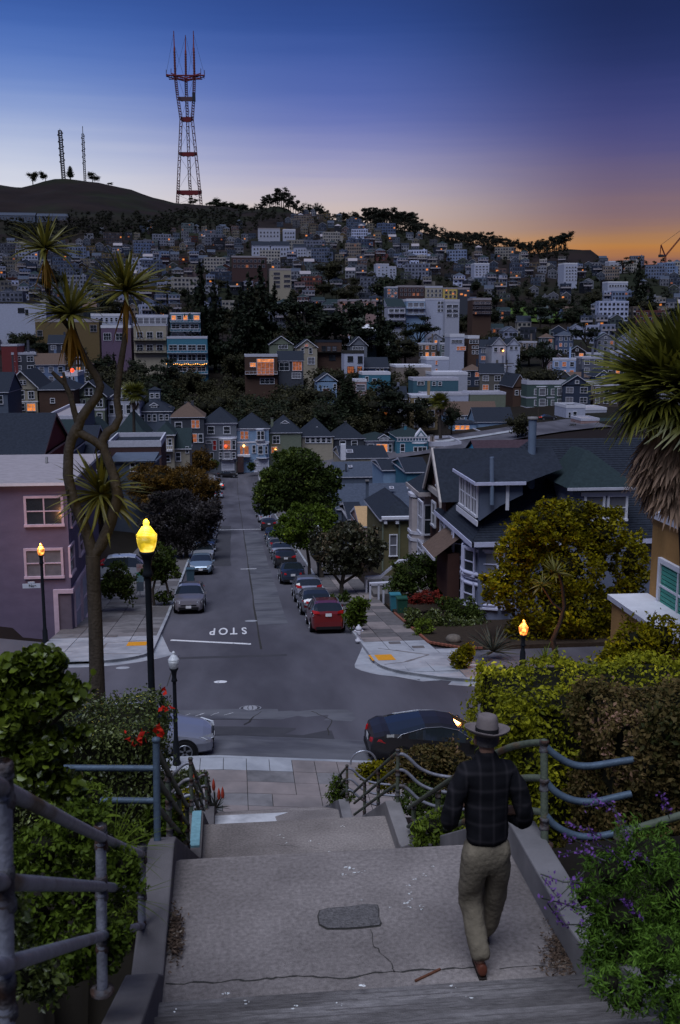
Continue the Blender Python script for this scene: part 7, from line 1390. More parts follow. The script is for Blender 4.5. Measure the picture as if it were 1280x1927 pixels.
# ================= the walking man =================
def skin(name, verts, edges, radii, m, parent, sub=2, root=0):
    me = bpy.data.meshes.new(name); me.from_pydata([tuple(v) for v in verts], edges, []); o = put(name, me, parent); me.materials.append(m)
    md = o.modifiers.new('skin', 'SKIN'); md.use_smooth_shade = True
    sv_ = me.skin_vertices[0].data
    for i, r in enumerate(radii): sv_[i].radius = r if isinstance(r, tuple) else (r, r); sv_[i].use_root = (i == root)
    sb = o.modifiers.new('sub', 'SUBSURF'); sb.levels = sub; sb.render_levels = sub; return o
M_skin = mat('skin', (.30,.17,.12), .6, .1, 6); M_shoe = mat('brown_leather_shoe', (.10,.032,.02), .45, .25, 14); M_sole = mat('shoe_sole', (.02,.016,.014), .8); M_felt = mat('grey_felt_hat', (.16,.135,.135), .9, .12, 14, .2, 90); M_band = mat('black_hat_band', (.012,.012,.014), .7); M_khaki = mat('khaki_cotton', (.155,.132,.098), .9, .22, 5, .6, 22, stretch=(1,1,.4))
mj = bpy.data.materials.new('black_plaid_wool'); mj.use_nodes = True; t = mj.node_tree; b = t.nodes['Principled BSDF']; b.inputs['Roughness'].default_value = .95; b.inputs['Specular IOR Level'].default_value = .1
tc = t.nodes.new('ShaderNodeTexCoord'); sx = t.nodes.new('ShaderNodeSeparateXYZ'); t.links.new(tc.outputs['Object'], sx.inputs[0])
def tm(op, a, b_=None):
    n = t.nodes.new('ShaderNodeMath'); n.operation = op
    for i, v in enumerate((a, b_)):
        if v is None: continue
        if isinstance(v, (int, float)): n.inputs[i].default_value = v
        else: t.links.new(v, n.inputs[i])
    return n.outputs[0]
def bandf(ax, per): s = tm('SINE', tm('MULTIPLY', ax, 2*math.pi/per)); return tm('POWER', tm('MAXIMUM', s, 0), 5)
f = tm('ADD', bandf(sx.outputs[0], .105), bandf(sx.outputs[2], .12)); f = tm('MINIMUM', tm('MULTIPLY', f, .42), 1)
mx = t.nodes.new('ShaderNodeMix'); mx.data_type = 'RGBA'; t.links.new(f, mx.inputs[0]); mx.inputs[6].default_value = (.0075,.0075,.010,1); mx.inputs[7].default_value = (.034,.031,.036,1); t.links.new(mx.outputs[2], b.inputs['Base Color'])
feet = Vector((1.62, 6.08, -4.2)); man = empty('person', feet); man.scale = (.84, .92, .945); tag(man, 'man walking down the stairs in a grey hat, black plaid jacket and khaki trousers', 'person')
# local frame: x right, y away from the camera, z up.  photo height 1.85 m hat to heel
V = [(0,.12,.95), (0,.14,1.12), (0,.15,1.30), (0,.16,1.44), (0,.17,1.52), (0,.18,1.60), (0,.19,1.68), (0,.19,1.76),
     (-.19,.15,1.42), (-.255,.14,1.17), (-.20,.33,1.06), (-.13,.42,1.08), (.19,.15,1.42), (.265,.14,1.16), (.20,.34,1.05), (.13,.42,1.07),
     (-.09,.12,.90), (-.10,.19,.50), (-.055,-.01,.12), (-.055,.05,.06), (.09,.12,.90), (.10,.22,.50), (.05,.36,.14), (.05,.46,.03)]
Ed = [(0,1),(1,2),(2,3),(3,4),(4,5),(5,6),(6,7),(3,8),(8,9),(9,10),(10,11),(3,12),(12,13),(13,14),(14,15),(0,16),(16,17),(17,18),(18,19),(0,20),(20,21),(21,22),(22,23)]
Ra = [(.13,.10),(.12,.09),(.14,.10),(.10,.08),.055,.062,(.078,.092),(.06,.07),.05,.042,.035,.03,.05,.042,.035,.03,.07,.05,.035,.03,.07,.05,.035,.03]
skin('body', V, Ed, Ra, M_skin, man)
for s in (-1, 1):     # ears, hands with five fingers closed before the waist
    mb = MB(); mb.lathe([(0,-.035),(.018,-.02),(.022,.01),(.012,.035),(0,.038)], (s*.083, .19, 1.655), M_skin, 8); mb.obj('ear', man)
    c = Vector((s*.11, .46, 1.07)); vs = [c-Vector((0,.04,0)), c, c+Vector((-s*.04,.03,0))]; mb_ = skin('hand', vs, [(0,1),(1,2)], [.03,(.042,.022),(.036,.02)], M_skin, man, 1)
    for k in range(5):
        z = .028-.018*k; l = (.032,.040,.043,.038,.030)[k]; q = c+Vector((-s*.045, .035, z)); vs = [q, q+Vector((-s*l*.7,.012,0)), q+Vector((-s*l*.8,-.018,-.002)), q+Vector((-s*l*.35,-.035,-.002))] if k else [c+Vector((0,.0,.03)), c+Vector((-s*.03,.02,.048)), c+Vector((-s*.055,.03,.05))]
        skin('finger', vs, [(i, i+1) for i in range(len(vs)-1)], [.0095]*len(vs), M_skin, man, 1)
jk = [(0,.12,.895), (0,.125,1.04), (0,.14,1.20), (0,.15,1.33), (0,.155,1.435), (0,.17,1.52), (0,.178,1.60), (-.16,.15,1.43), (-.235,.13,1.33), (-.285,.11,1.17), (-.30,.14,1.08), (-.235,.29,1.07), (-.15,.39,1.08), (.16,.15,1.43), (.235,.13,1.33), (.29,.11,1.16), (.305,.14,1.06), (.24,.29,1.06), (.15,.39,1.07)]
je = [(0,1),(1,2),(2,3),(3,4),(4,5),(5,6),(4,7),(7,8),(8,9),(9,10),(10,11),(11,12),(4,13),(13,14),(14,15),(15,16),(16,17),(17,18)]
jr = [(.190,.135),(.180,.128),(.188,.125),(.20,.128),(.15,.105),(.082,.086),(.076,.084),(.095,.092),(.085,.088),(.076,.078),(.072,.075),(.062,.062),(.05,.05),(.095,.092),(.085,.088),(.076,.078),(.072,.075),(.062,.062),(.05,.05)]
_jk = skin('jacket', jk, je, jr, mj, man, 3)
tr = [(0,.12,1.02), (0,.12,.86), (-.095,.12,.78), (-.105,.16,.62), (-.10,.20,.48), (-.075,.09,.28), (-.05,-.03,.11), (.10,.13,.80), (.11,.19,.62), (.115,.25,.46), (.10,.30,.26), (.085,.36,.10)]
te = [(0,1),(1,2),(2,3),(3,4),(4,5),(5,6),(1,7),(7,8),(8,9),(9,10),(10,11)]
trr = [(.172,.122),(.180,.134),(.115,.122),(.106,.112),(.096,.102),(.082,.090),(.070,.082),(.115,.122),(.106,.112),(.096,.102),(.082,.090),(.070,.082)]
_tr = skin('trousers', tr, te, trr, M_khaki, man)
def folds(o, size, strength, seed=0):
    tx = bpy.data.textures.new('cloth_folds', 'CLOUDS'); tx.noise_scale = size; tx.noise_depth = 2; d = o.modifiers.new('folds', 'DISPLACE'); d.texture = tx; d.strength = strength; d.texture_coords = 'LOCAL'; d.mid_level = .5
folds(_tr, .10, .032); folds(_jk, .13, .04)
for (x, y, z, pitch) in ((-.05, -.02, .0, .18), (.085, .40, .0, 0)):
    sh = empty('shoe', (x, y, z)); sh.parent = man; sh.rotation_euler = (pitch, 0, 0)
    o = skin('upper', [(0,-.03,.075), (0,.0,.06), (0,.10,.05), (0,.19,.038), (0,.235,.032)], [(0,1),(1,2),(2,3),(3,4)], [(.042,.05),(.044,.048),(.045,.036),(.047,.028),(.03,.02)], M_shoe, sh, 2)
    mb = MB(); mb.prism([(-.03,-.045,0),(-.034,.05,0),(-.04,.15,0),(-.024,.23,0),(.024,.23,0),(.04,.15,0),(.034,.05,0),(.03,-.045,0)], (0,0,.02), M_sole); mb.obj('sole', sh)
hat = empty('hat', (0,.185,1.715)); hat.parent = man; hat.rotation_euler = (-.10, .04, 0); hat.scale = (.95, .92, 1.12)
mb = MB(); n = 28; vs = []; fs = []
for i, (r_, z_) in enumerate(((.088,.0),(.12,-.004),(.155,.0),(.178,.014),(.186,.024),(.187,.019),(.178,.008),(.12,-.012),(.088,-.01))):
    for k in range(n): a = 2*math.pi*k/n; vs.append((r_*math.cos(a)*.98, r_*math.sin(a)*1.08, z_+.012*abs(math.cos(a))*(r_/.18)**2-.006*(math.sin(a))*(r_/.18)))
for i in range(8):
    for k in range(n): fs.append((i*n+k, i*n+(k+1) % n, (i+1)*n+(k+1) % n, (i+1)*n+k))
mb.raw(vs, fs, M_felt, True); mb.obj('brim', hat)
mb = MB(); vs = []; fs = []; rg = ((.092,.0),(.091,.03),(.088,.06),(.082,.09),(.074,.108),(.060,.112),(.035,.098),(.0,.088))
for i, (r_, z_) in enumerate(rg):
    for k in range(n): a = 2*math.pi*k/n; pin = 1-(.16*max(0, math.sin(a))*(z_/.11)); vs.append((r_*math.cos(a)*pin, r_*math.sin(a)*1.12, z_))
for i in range(len(rg)-1):
    for k in range(n): fs.append((i*n+k, i*n+(k+1) % n, (i+1)*n+(k+1) % n, (i+1)*n+k))
mb.raw(vs, fs, M_felt, True); mb.obj('crown', hat); mb = MB(); vs = []; fs = []
for i, z_ in enumerate((.002,.034)):
    for k in range(n): a = 2*math.pi*k/n; vs.append((.0945*math.cos(a), .0945*math.sin(a)*1.12, z_))
for k in range(n): fs.append((k, (k+1) % n, n+(k+1) % n, n+k))
mb.raw(vs, fs, M_band, True); mb.obj('band', hat)
for s in (-1, 1):   # face, turned away down the stairs
    mb = MB(); mb.lathe([(0,-.008),(.011,0),(0,.008)], (s*.03, .19+.085, 1.665), M_white, 8); mb.obj('eye', man)
mb = MB(); mb.prism([(-.014,.275,1.62),(.014,.275,1.62),(0,.27,1.665)], (0,.022,-.006), M_skin); mb.obj('nose', man)
mb = MB(); mb.box(-.022, .022, .268, .277, 1.595, 1.603, mat('lips', (.3,.1,.09), .5)); mb.obj('mouth', man)
mb = MB(); mb.lathe([(.083,-.05),(.087,-.01),(.085,.03)], (0, .183, 1.685), mat('grey_hair', (.10,.09,.09), .9, .3, 60), 18); mb.obj('hair', man)
# ================= skyline structures =================
M_trd = mat('tower_red', (.15,.026,.03), .7); M_trw = mat('tower_grey', (.10,.06,.07), .8); M_stl = mat('dark_steel', (.035,.035,.045), .7)
YT = 1830.0
tw = empty('broadcast_tower', atY(357, 384, YT)); tag(tw, 'tall three legged red and grey broadcast tower with three masts on the ridge', 'broadcast tower')
O = tw.location
def TP(px, py, dy=0): return atY(px, py, YT+dy)-O
LEG = {'l': [(334,385),(336,340),(341,225),(334,178),(330,143)], 'r': [(379,388),(374,340),(362,225),(365,178),(366,143)], 'c': [(360,384),(357,340),(353,225),(351,178),(350,143)]}
def lat(mb, P, w, m1, m2, nseg=10):
    P = [Vector(p) for p in P]
    for a, b in zip(P, P[1:]):
        for k in range(nseg):
            u, v = a.lerp(b, k/nseg), a.lerp(b, (k+1)/nseg); 
            for dx, dy in ((-w,-w),(w,-w),(w,w),(-w,w)): mb.tube([u+Vector((dx,dy,0)), v+Vector((dx,dy,0))], w*.28, m1, 4, False)
            mb.tube([u+Vector((-w,-w,0)), v+Vector((w,-w,0))], w*.2, m2, 3, False); mb.box(*[q for c in zip(v+Vector((-w,-w,-w*.2)), v+Vector((w,w,w*.2))) for q in c], m2)
for k, dy in (('l',-14),('r',-14),('c',18)):
    mb = MB(); lat(mb, [TP(x, y, dy) for x, y in LEG[k]], 2.0, M_trw, M_trd, 9); mb.obj('leg', tw)
for k, dy, y1 in (('l',-14,58),('r',-14,58),('c',18,66)):
    x, y = LEG[k][-1]; mb = MB(); t = TP({'l':327,'r':364,'c':349}[k], y1, dy); b_ = TP(x, y, dy); mb.tube([b_, b_.lerp(t, .62), b_.lerp(t, .63), t], [1.7, 1.5, 1.0, .6], M_trd, 6)
    for q in range(9): c = b_.lerp(t, .05+q*.06); mb.lathe([(2.1,-.5),(2.1,.5)], c, M_trw, 6)
    mb.obj('mast', tw)
def beam(y0, y1, xl, xr, nm='cross_beam', m=M_trd):
    mb = MB(); a, b_ = TP(xl, y0, -14), TP(xr, y0, -14); c = TP((xl+xr)/2, y0, 18); h = (y1-y0)*YT/F
    for p, q in ((a, b_), (b_, c), (c, a)):
        mb.prism([p, q, q+Vector((0,0,-h*.65)), (p+q)/2+Vector((0,0,-h)), p+Vector((0,0,-h*.65))], (0, 2.0, 0), m)
    mb.obj(nm, tw)
beam(358, 367, 333, 380); beam(286, 294, 337, 371); beam(220, 229, 340, 363); beam(182, 190, 335, 366, 'equipment_deck', M_trw)
mb = MB(); arms = [(313,140),(385,141),(322,138),(378,138)]
for x, y in arms:
    for dz in (0, 6): mb.tube([TP(349, 147+dz, 10), TP(x, y+dz*.6, -16 if x in (313,385) else 22)], .9, M_trd, 4)
    n_ = 6
    for k in range(n_): a = TP(349, 147, 10).lerp(TP(x, y, -16 if x in (313,385) else 22), (k+.5)/n_); mb.tube([a, a+Vector((2,0,-5.5))], .6, M_trw, 3)
    mb.tube([TP(x, y+4, -16), TP(x, y-9, -16)], .5, M_trw, 4)
mb.tube([TP(313,142,-16), TP(385,142,-16)], 1.2, M_trd, 4); mb.tube([TP(318,149,-10), TP(381,149,-10)], .9, M_trd, 4); mb.obj('candelabra', tw)
mb = MB(); mb.box(*[q for c in zip(TP(362,190,-20), TP(368,176,-14)) for q in sorted(c)], M_stl); mb.obj('antenna_panel', tw)
mb = MB()
for a, b_ in (((334,143),(360,220)),((366,143),(342,220)),((341,229),(371,286)),((362,229),(337,286)),((338,294),(378,358)),((373,294),(335,358)),((336,367),(378,387)),((378,367),(335,384)),((313,140),(327,62)),((385,141),(364,62)),((330,140),(349,70)),((366,140),(350,70)),((345,140),(327,80)),((355,140),(364,80))): mb.tube([TP(*a, 0), TP(*b_, 0)], .22, M_stl, 3, False)
mb.obj('guy_cable', tw)
def mast(label, x0, y0, x1, y1, Y, w, top=None):
    r = empty('radio_mast', atY(x0, y0, Y)); tag(r, label, 'radio mast'); mb = MB(); a, b_ = Vector((0,0,0)), atY(x1, y1, Y)-r.location; lat(mb, [a-Vector((0,0,5)), b_], w, M_stl, M_stl, 22); mb.obj('lattice', r)
    for k in range(5):
        c = a.lerp(b_, .35+k*.14); m2 = MB(); m2.box(c.x-w*1.9, c.x-w*1.1, -1, 1, c.z-1.2, c.z+1.2, M_stl); m2.box(c.x+w*1.1, c.x+w*1.8, -1, 1, c.z+2, c.z+4, M_stl); m2.obj('dish', r)
    m2 = MB(); m2.tube([b_, b_+Vector((0,0,top or 3))], .5, M_stl, 4); m2.obj('aerial', r)
mast('wide dark radio mast on the rounded hill, left of its thinner twin', 120, 336, 113, 246, 1790, 2.4); mast('thin dark radio mast on the rounded hill, right of the wide one', 160, 337, 156, 252, 1790, 1.5, 12)
cr_ = empty('tower_crane', atY(1252, 500, 1300)); tag(cr_, 'red luffing tower crane at the right skyline', 'crane'); CP = lambda x, y: atY(x, y, 1300)-cr_.location
mb = MB(); lat(mb, [CP(1252,503), CP(1252,482)], .9, M_trd, M_trd, 8); mb.obj('mast', cr_)
mb = MB(); lat(mb, [CP(1252,482), CP(1282,446), CP(1310,412)], .8, M_trd, M_trd, 10); mb.obj('jib', cr_)
mb = MB(); mb.tube([CP(1252,482), CP(1244,461)], .9, M_trd, 4); mb.tube([CP(1244,461), CP(1242,482)], .6, M_trd, 4); mb.tube([CP(1241,482), CP(1254,481)], 1.3, M_stl, 4); mb.tube([CP(1244,461), CP(1310,412)], .25, M_stl, 3); mb.obj('back_mast', cr_)
mb = MB(); mb.box(CP(1240,483).x, CP(1246,483).x, -2, 2, CP(1240,484).z, CP(1240,479).z, M_stl); mb.obj('counterweight', cr_)
# ================= the hillside =================
def terr(X, Y):
    z = gz(X, Y); r = math.hypot(X, Y)
    if r > 300: z += (math.sin(X*.045+Y*.02)*math.sin(Y*.05-X*.013)*2.2+math.sin(X*.11)*math.cos(Y*.13)*.9)*min(1, (r-300)/300)
    return z
HC = {'pale grey': (.27,.275,.32), 'white': (.42,.43,.50), 'cream': (.33,.29,.23), 'dusty pink': (.24,.165,.155), 'slate blue': (.10,.125,.18), 'dark brown': (.06,.045,.04), 'grey-green': (.12,.14,.125), 'tan': (.22,.17,.125), 'blue-grey': (.15,.175,.23), 'charcoal': (.055,.058,.07), 'brick red': (.13,.05,.04), 'ochre': (.25,.18,.09), 'light blue': (.19,.24,.33), 'grey': (.16,.16,.175)}
HW = ['pale grey']*5+['white']*5+['cream']*4+['dusty pink']*2+['slate blue']*3+['dark brown']*3+['grey-green']*2+['tan']*3+['blue-grey']*4+['charcoal']*3+['brick red']+['ochre']+['light blue']*2+['grey']*4
M_hw = mat('painted_house_wall', (1,1,1), .85, .16, .25, objc=True); M_hw2 = mat('painted_house_wall_far', (1,1,1), .9, .2, .2, objc=True)
def fbox(mb, w, d, h, roof, rh, rm, nx, nf, lit, wallm_=M_hw2, wins=True, side=True):
    mb.box(-w/2, w/2, 0, d, -3, h, wallm_); roof_mb(mb, w, d, h, h+rh, roof, rm, M_white2 if roof != 'flat' else wallm_, .25, wall=wallm_)
    if wins:
        for j in range(nf):
            zc = h-1.5-j*2.9
            for i in range(nx):
                xc = -w/2+(i+.5)*w/nx; ww = w/nx*rnd.uniform(.26, .36); hh = rnd.uniform(.6, .8)
                g = M_lit if rnd.random() < lit else M_litd if rnd.random() < lit else M_glass
                mb.box(xc-ww-.1, xc+ww+.1, -.08, .0, zc-hh-.1, zc+hh+.1, M_white2 if g != M_lit and rnd.random() < .35 else wallm_); mb.box(xc-ww, xc+ww, -.12, -.02, zc-hh, zc+hh, g)
        if side:
            for s in (-1, 1):
                for j in range(nf): zc = h-1.5-j*2.9; mb.box(min(s*w/2, s*(w/2+.08)), max(s*w/2, s*(w/2+.08)), d*.3, d*.3+1, zc-.7, zc+.7, M_glass)
    if roof == 'flat' and rnd.random() < .6: x = rnd.uniform(-w/3, w/3); mb.box(x, x+1.2, d*.4, d*.4+1.5, h, h+1.6, wallm_)
FARV = []
for k in range(26):
    roof = ['flat', 'flat', 'gf', 'gs', 'hip', 'flat'][k % 6]; nf = [2, 3, 2, 2, 3, 4][(k*7) % 6]; wide = k in (5, 11, 17, 23); w = rnd.uniform(6.5, 9.5) if not wide else rnd.uniform(14, 20); nf = max(nf, 3) if wide else nf; h = nf*2.9+.4; d = rnd.uniform(8, 12); nx = 3 if w < 8 else 4 if w < 12 else 7
    rm = rnd.choice([M_roof, M_roof, M_roof2, M_roofp, M_roofw, M_roofp, M_roofb]) if roof == 'flat' else rnd.choice([M_roof, M_roof2, M_roof, M_roofb, M_roofg]); mb = MB(); fbox(mb, w, d, h, roof, {'flat': .5, 'gf': w*.33, 'gs': d*.3, 'hip': min(w, d)*.28}[roof], rm, nx, nf, .016)
    if k % 2 == 0:
        x = rnd.choice([-1, 1])*w*.24; bw = w*.2; mb.box(x-bw, x+bw, -.9, 0, -3, h-rnd.choice([.4, 3.0]), M_hw2); mb.box(x-bw*.7, x+bw*.7, -.98, -.9, h-2.6-2.9*(nf > 2), h-1.0-2.9*(nf > 2), M_glass)
    if k % 3 == 1: mb.box(-w/2, w/2, -1.4, 0, h-3.1, h-2.95, M_white2); mb.box(-w/2, w/2, -1.4, -1.34, h-2.95, h-2.1, M_roofp)
    if k % 5 == 2: mb.box(w/2, w/2+3, 1, d-1, -3, h-3, M_hw2, M_roof)
    FARV.append((mb.mesh('hillside_house'), w, d, h, roof, nf))
RW = {'flat': 'flat roofed', 'gf': 'front gabled', 'gs': 'side gabled', 'hip': 'hip roofed'}; SW_ = {2: 'two storey', 3: 'three storey', 4: 'four storey'}
MIDV = []      # nearer houses: wall, roof and each window a part
for k in range(14):
    roof = ['gf', 'flat', 'hip', 'gf', 'gs', 'flat', 'gf'][k % 7]; nf = [2, 3, 2][(k*5) % 3]; w = rnd.uniform(6.6, 8.6); d = rnd.uniform(9, 12); h = nf*2.9+.3
    root = empty('hillside_house', (0, 0, 0)); mb = MB(); mb.box(-w/2, w/2, 0, d, -5, h, M_hw); wl = mb.obj('wall', root)
    rm = rnd.choice([M_roof, M_roofp, M_roofw, M_roof2]) if roof == 'flat' else rnd.choice([M_roof, M_roof2, M_roofb, M_roofg, M_roof]); mb = MB(); roof_mb(mb, w, d, h+.01, h+{'flat': .5, 'gf': w*.36, 'gs': d*.3, 'hip': w*.3}[roof], roof, rm, M_white2, .35, wall=M_hw); mb.obj('roof', root)
    nx = 2 if k % 2 else 3
    for j in range(nf):
        for i in range(nx):
            kd = 'l' if rnd.random() < .07 else 'd' if rnd.random() < .08 else 'c' if rnd.random() < .3 else 'n'
            add_win(root, -w/2+(i+.5)*w/nx, h-1.5-j*2.9, w/nx*.46, 1.5, 0, kd, M_white if k % 3 else M_white2, 1 if nx == 3 else 2)
    if roof == 'gf': add_win(root, 0, h+w*.36*.3, .9, .8, 0, 'n', M_white, 1)
    for s in (-1, 1): add_win(root, s*w/2, h-1.5, 1.0, 1.3, d*.3, 'n', M_white2, 1, rz=s*math.pi/2)
    mb = MB(); mb.box(w*.2, w*.2+.7, d*.5, d*.5+.7, h, h+w*.4+1.2, M_hw); mb.obj('chimney', root)
    MIDV.append((root, w, d, h, roof, nf))
def overlap(a, b): return max(0, min(a[1], b[1])-max(a[0], b[0]))*max(0, min(a[3], b[3])-max(a[2], b[2]))
VEG = [(190, 735, 716, 822, 1.0), (0, 200, 640, 700, .55), (335, 520, 560, 650, .75), (540, 705, 596, 650, .8), (690, 765, 505, 540, .75), (940, 1100, 575, 628, .85), (1160, 1235, 500, 640, .65), (925, 1130, 660, 704, .6), (390, 470, 640, 720, .75), (720, 960, 742, 800, .7), (600, 655, 495, 532, .7), (840, 870, 570, 640, .5), (130, 320, 430, 470, .8), (560, 680, 700, 790, 1.0), (960, 1000, 640, 720, .5), (310, 420, 640, 720, .5)]
LIM = [(0, 455), (150, 460), (200, 438), (320, 430), (440, 432), (480, 440), (530, 425), (580, 402), (640, 398), (690, 425), (760, 446), (820, 462), (880, 472), (950, 486), (1040, 498), (1100, 498), (1130, 492), (1280, 493)]
def pvar(px, py, w, h): return (px-w/2, px+w/2, py-h, py)
slots = []; py = 806.0; rowi = 0
while py > 395:
    px = -25+rnd.uniform(0, 14); sc0 = 0
    while px < 1300:
        lim = lerp(LIM, px)
        if py < lim-2: px += 12; continue
        yy = py+rnd.uniform(-6, 6)*(1 if py > 560 else .75); g = gp(px, yy, terr); r = math.hypot(g.x, g.y)
        if r > 2300 or r < 262: px += 14; continue
        s = 1950/r; slots.append((px, yy, g, r, s, rowi)); px += s*rnd.uniform(7.8, 10.6)
        sc0 = s
    py -= max(7.2, sc0*6.2 if sc0 else 9); rowi += 1
cand_h = []; cand_t = []
for (px, yy, g, r, s, ri) in slots:
    pv = .30
    for z in VEG:
        if z[0] < px < z[1] and z[2] < yy < z[3]: pv = max(pv, z[4])
    big = s > 3.6
    if big: V_ = rnd.choice(MIDV)
    else: V_ = FARV[rnd.choice([5, 11, 17, 23])] if (rnd.random() < .10 and s < 3.2) else rnd.choice([v for v in FARV if v[1] < 12])
    w, h = V_[1]*s, V_[3]*s*1.1; rect = pvar(px, yy, w, h); ov = max([overlap(rect, t[:4])/(w*h+1e-6) for t in TAKEN if t[4] < r+40]+[0]); ovn = max([overlap(rect, t[:4])/(w*h) for t in TAKEN if t[4] >= r+40]+[0])
    blk = ov > .6 or ovn > .22
    if rnd.random() < pv:
        if max([overlap((px-4*s, px+4*s, yy-7*s, yy), t[:4]) for t in TAKEN if t[4] > r-5]+[0]) > 12*s*s: continue
        cand_t.append((px, yy, g, r, s, ri))
    elif not blk: cand_h.append((px, yy, g, r, s, ri, V_, big))
cand_h.sort(key=lambda c: -c[4]*c[6][3]); single, rest = cand_h[:285], cand_h[285:]
single.sort(key=lambda c: (c[5], c[0])); cnt = {}; rows_ = sorted(set(c[5] for c in single)); rmap = {r_: i for i, r_ in enumerate(rows_)}
used = set()
for (px, yy, g, r, s, ri, V_, big) in single:
    i = cnt.get(ri, 0); cnt[ri] = i+1; cn = rnd.choice(HW); q_ = rnd.choice([rnd.uniform(.3, .6), rnd.uniform(.55, 1.0), rnd.uniform(.9, 1.35)]); cl = tuple(c*q_ for c in HC[cn])+(1,); cl = (cl[0]*.92, cl[1]*.97, cl[2]*1.12, 1)
    lb = '%s %s %s house, %s from the left in the %s hillside row' % (cn, SW_[V_[5]], RW[V_[4]], ordn(i), ordn(rmap[ri])); rz = math.atan2(-g.x, g.y)*.8+rnd.gauss(0, .10)
    if big:
        if id(V_[0]) not in used: o = V_[0]; used.add(id(V_[0]))
        else: o = copy_tree(V_[0])
        for ch in o.children:
            if ch.name.startswith(('wall', 'roof', 'chimney')): ch.color = cl
    else: o = put('hillside_house', V_[0]); o.color = cl
    o.location = (g.x, g.y, g.z-.2); o.rotation_euler = (0, 0, rz); tag(o, lb, 'house', 'houses on the hillside')
for V_ in MIDV:
    if id(V_[0]) not in used:
        for ch in list(V_[0].children):
            for c2 in list(ch.children): bpy.data.objects.remove(c2)
            bpy.data.objects.remove(ch)
        bpy.data.objects.remove(V_[0])
# the remaining, smallest houses read as one mass
if rest:
    mb = MB()
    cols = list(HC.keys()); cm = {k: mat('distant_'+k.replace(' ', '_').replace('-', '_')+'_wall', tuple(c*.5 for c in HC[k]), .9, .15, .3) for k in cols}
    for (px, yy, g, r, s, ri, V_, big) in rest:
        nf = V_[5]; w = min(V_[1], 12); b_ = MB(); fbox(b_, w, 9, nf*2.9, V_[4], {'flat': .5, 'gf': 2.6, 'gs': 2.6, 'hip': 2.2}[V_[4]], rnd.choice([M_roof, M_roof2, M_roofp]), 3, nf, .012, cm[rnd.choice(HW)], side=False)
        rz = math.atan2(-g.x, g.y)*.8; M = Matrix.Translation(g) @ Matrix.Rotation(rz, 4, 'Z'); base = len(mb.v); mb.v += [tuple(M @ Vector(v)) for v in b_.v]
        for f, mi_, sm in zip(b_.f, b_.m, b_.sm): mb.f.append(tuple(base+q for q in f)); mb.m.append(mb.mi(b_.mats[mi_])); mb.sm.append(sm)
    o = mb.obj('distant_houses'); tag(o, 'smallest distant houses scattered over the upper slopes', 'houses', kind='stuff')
# ---------- trees ----------
M_ftw = mat('far_trunk', (.035,.03,.026), .95); G_far = leafmat('hillside_tree_leaves', (.010,.016,.009), (.034,.042,.020), (.055,.062,.028), trans=.1, s=.15); G_far2 = leafmat('hillside_olive_leaves', (.02,.02,.010), (.055,.052,.024), trans=.1, s=.15); G_con = leafmat('conifer_needles', (.006,.010,.007), (.022,.028,.014), trans=.05, s=.2); G_euc = leafmat('eucalyptus_leaves', (.012,.013,.010), (.032,.034,.022), trans=.25, s=.2)
def tmesh(name, lobes, n, size, m, trunk, cl=40, cr=.1, core=.62, aspect=.6):
    C, _ = blob_pts(lobes, int(n*.6), .5, cl, cr); C2, _ = blob_pts([(l[0], l[1], l[2], l[3]*.8, l[4]*.8, l[5]*.8) for l in lobes], int(n*.4), .4); me = leaves(name, np.concatenate([C, C2]), size, m, 0, aspect)
    mb = MB()
    for P, R in trunk: mb.tube(P, R, M_ftw, 6)
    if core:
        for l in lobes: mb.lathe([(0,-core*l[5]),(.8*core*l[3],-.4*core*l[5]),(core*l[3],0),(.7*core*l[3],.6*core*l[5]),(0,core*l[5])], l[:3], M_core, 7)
    tm_ = mb.mesh('t'); nv = len(me.vertices)       # join trunk and leaves
    bmx = bpy.data.meshes.new(name); V1 = [tuple(v.co) for v in tm_.vertices]; me2 = MB(); me2.v = V1; me2.f = [tuple(p.vertices) for p in tm_.polygons]; me2.mats = list(mb.mats); me2.m = [p.material_index for p in tm_.polygons]; me2.sm = [True]*len(me2.f)
    return me, me2.mesh('trunk')
def rl(n, z0, z1, R, rr): return [(rnd.uniform(-R, R), rnd.uniform(-R, R), rnd.uniform(z0, z1), rr*rnd.uniform(.75, 1.2), rr*rnd.uniform(.75, 1.2), rr*rnd.uniform(.6, .95)) for _ in range(n)]
TV = {'round': [tmesh('crown', rl(6, .35, .8, .25, .24), 1500, .052, mt, [([(0,0,-.1),(.02,0,.3),(0,.02,.6)], [.03,.025,.012])]) for mt in (G_far, G_far2, G_far, G_far2)]}
def conif(n, w):
    L_ = []
    for k in range(n): t = k/(n-1); L_ += [((rnd.uniform(-1, 1))*w*(1-t)*.5, rnd.uniform(-1, 1)*w*(1-t)*.5, .12+.84*t, w*(1.05-t)*rnd.uniform(.7, 1.1), w*(1.05-t)*rnd.uniform(.7, 1.1), .055)]
    return L_
TV['conifer'] = [tmesh('crown', conif(11, w), 2200, .045, G_con, [([(0,0,-.1),(0,0,.5),(0,0,.95)], [.028,.018,.004])], 90, .05) for w in (.24, .2, .27)]
def flatc():
    L_ = []
    for k in range(9): a = rnd.uniform(0, 6.3); q = rnd.uniform(.08, .42); L_.append((math.cos(a)*q, math.sin(a)*q, rnd.uniform(.55, .95)-.25*q, rnd.uniform(.14, .24), rnd.uniform(.14, .24), .05))
    return L_
def limbs_for(L_): return [([(0,0,-.1),(0,0,.3)], [.035,.028])]+[([(0,0,.28),(l[0]*.5, l[1]*.5, .35+(l[2]-.35)*.5),(l[0], l[1], l[2])], [.018,.013,.006]) for l in L_]
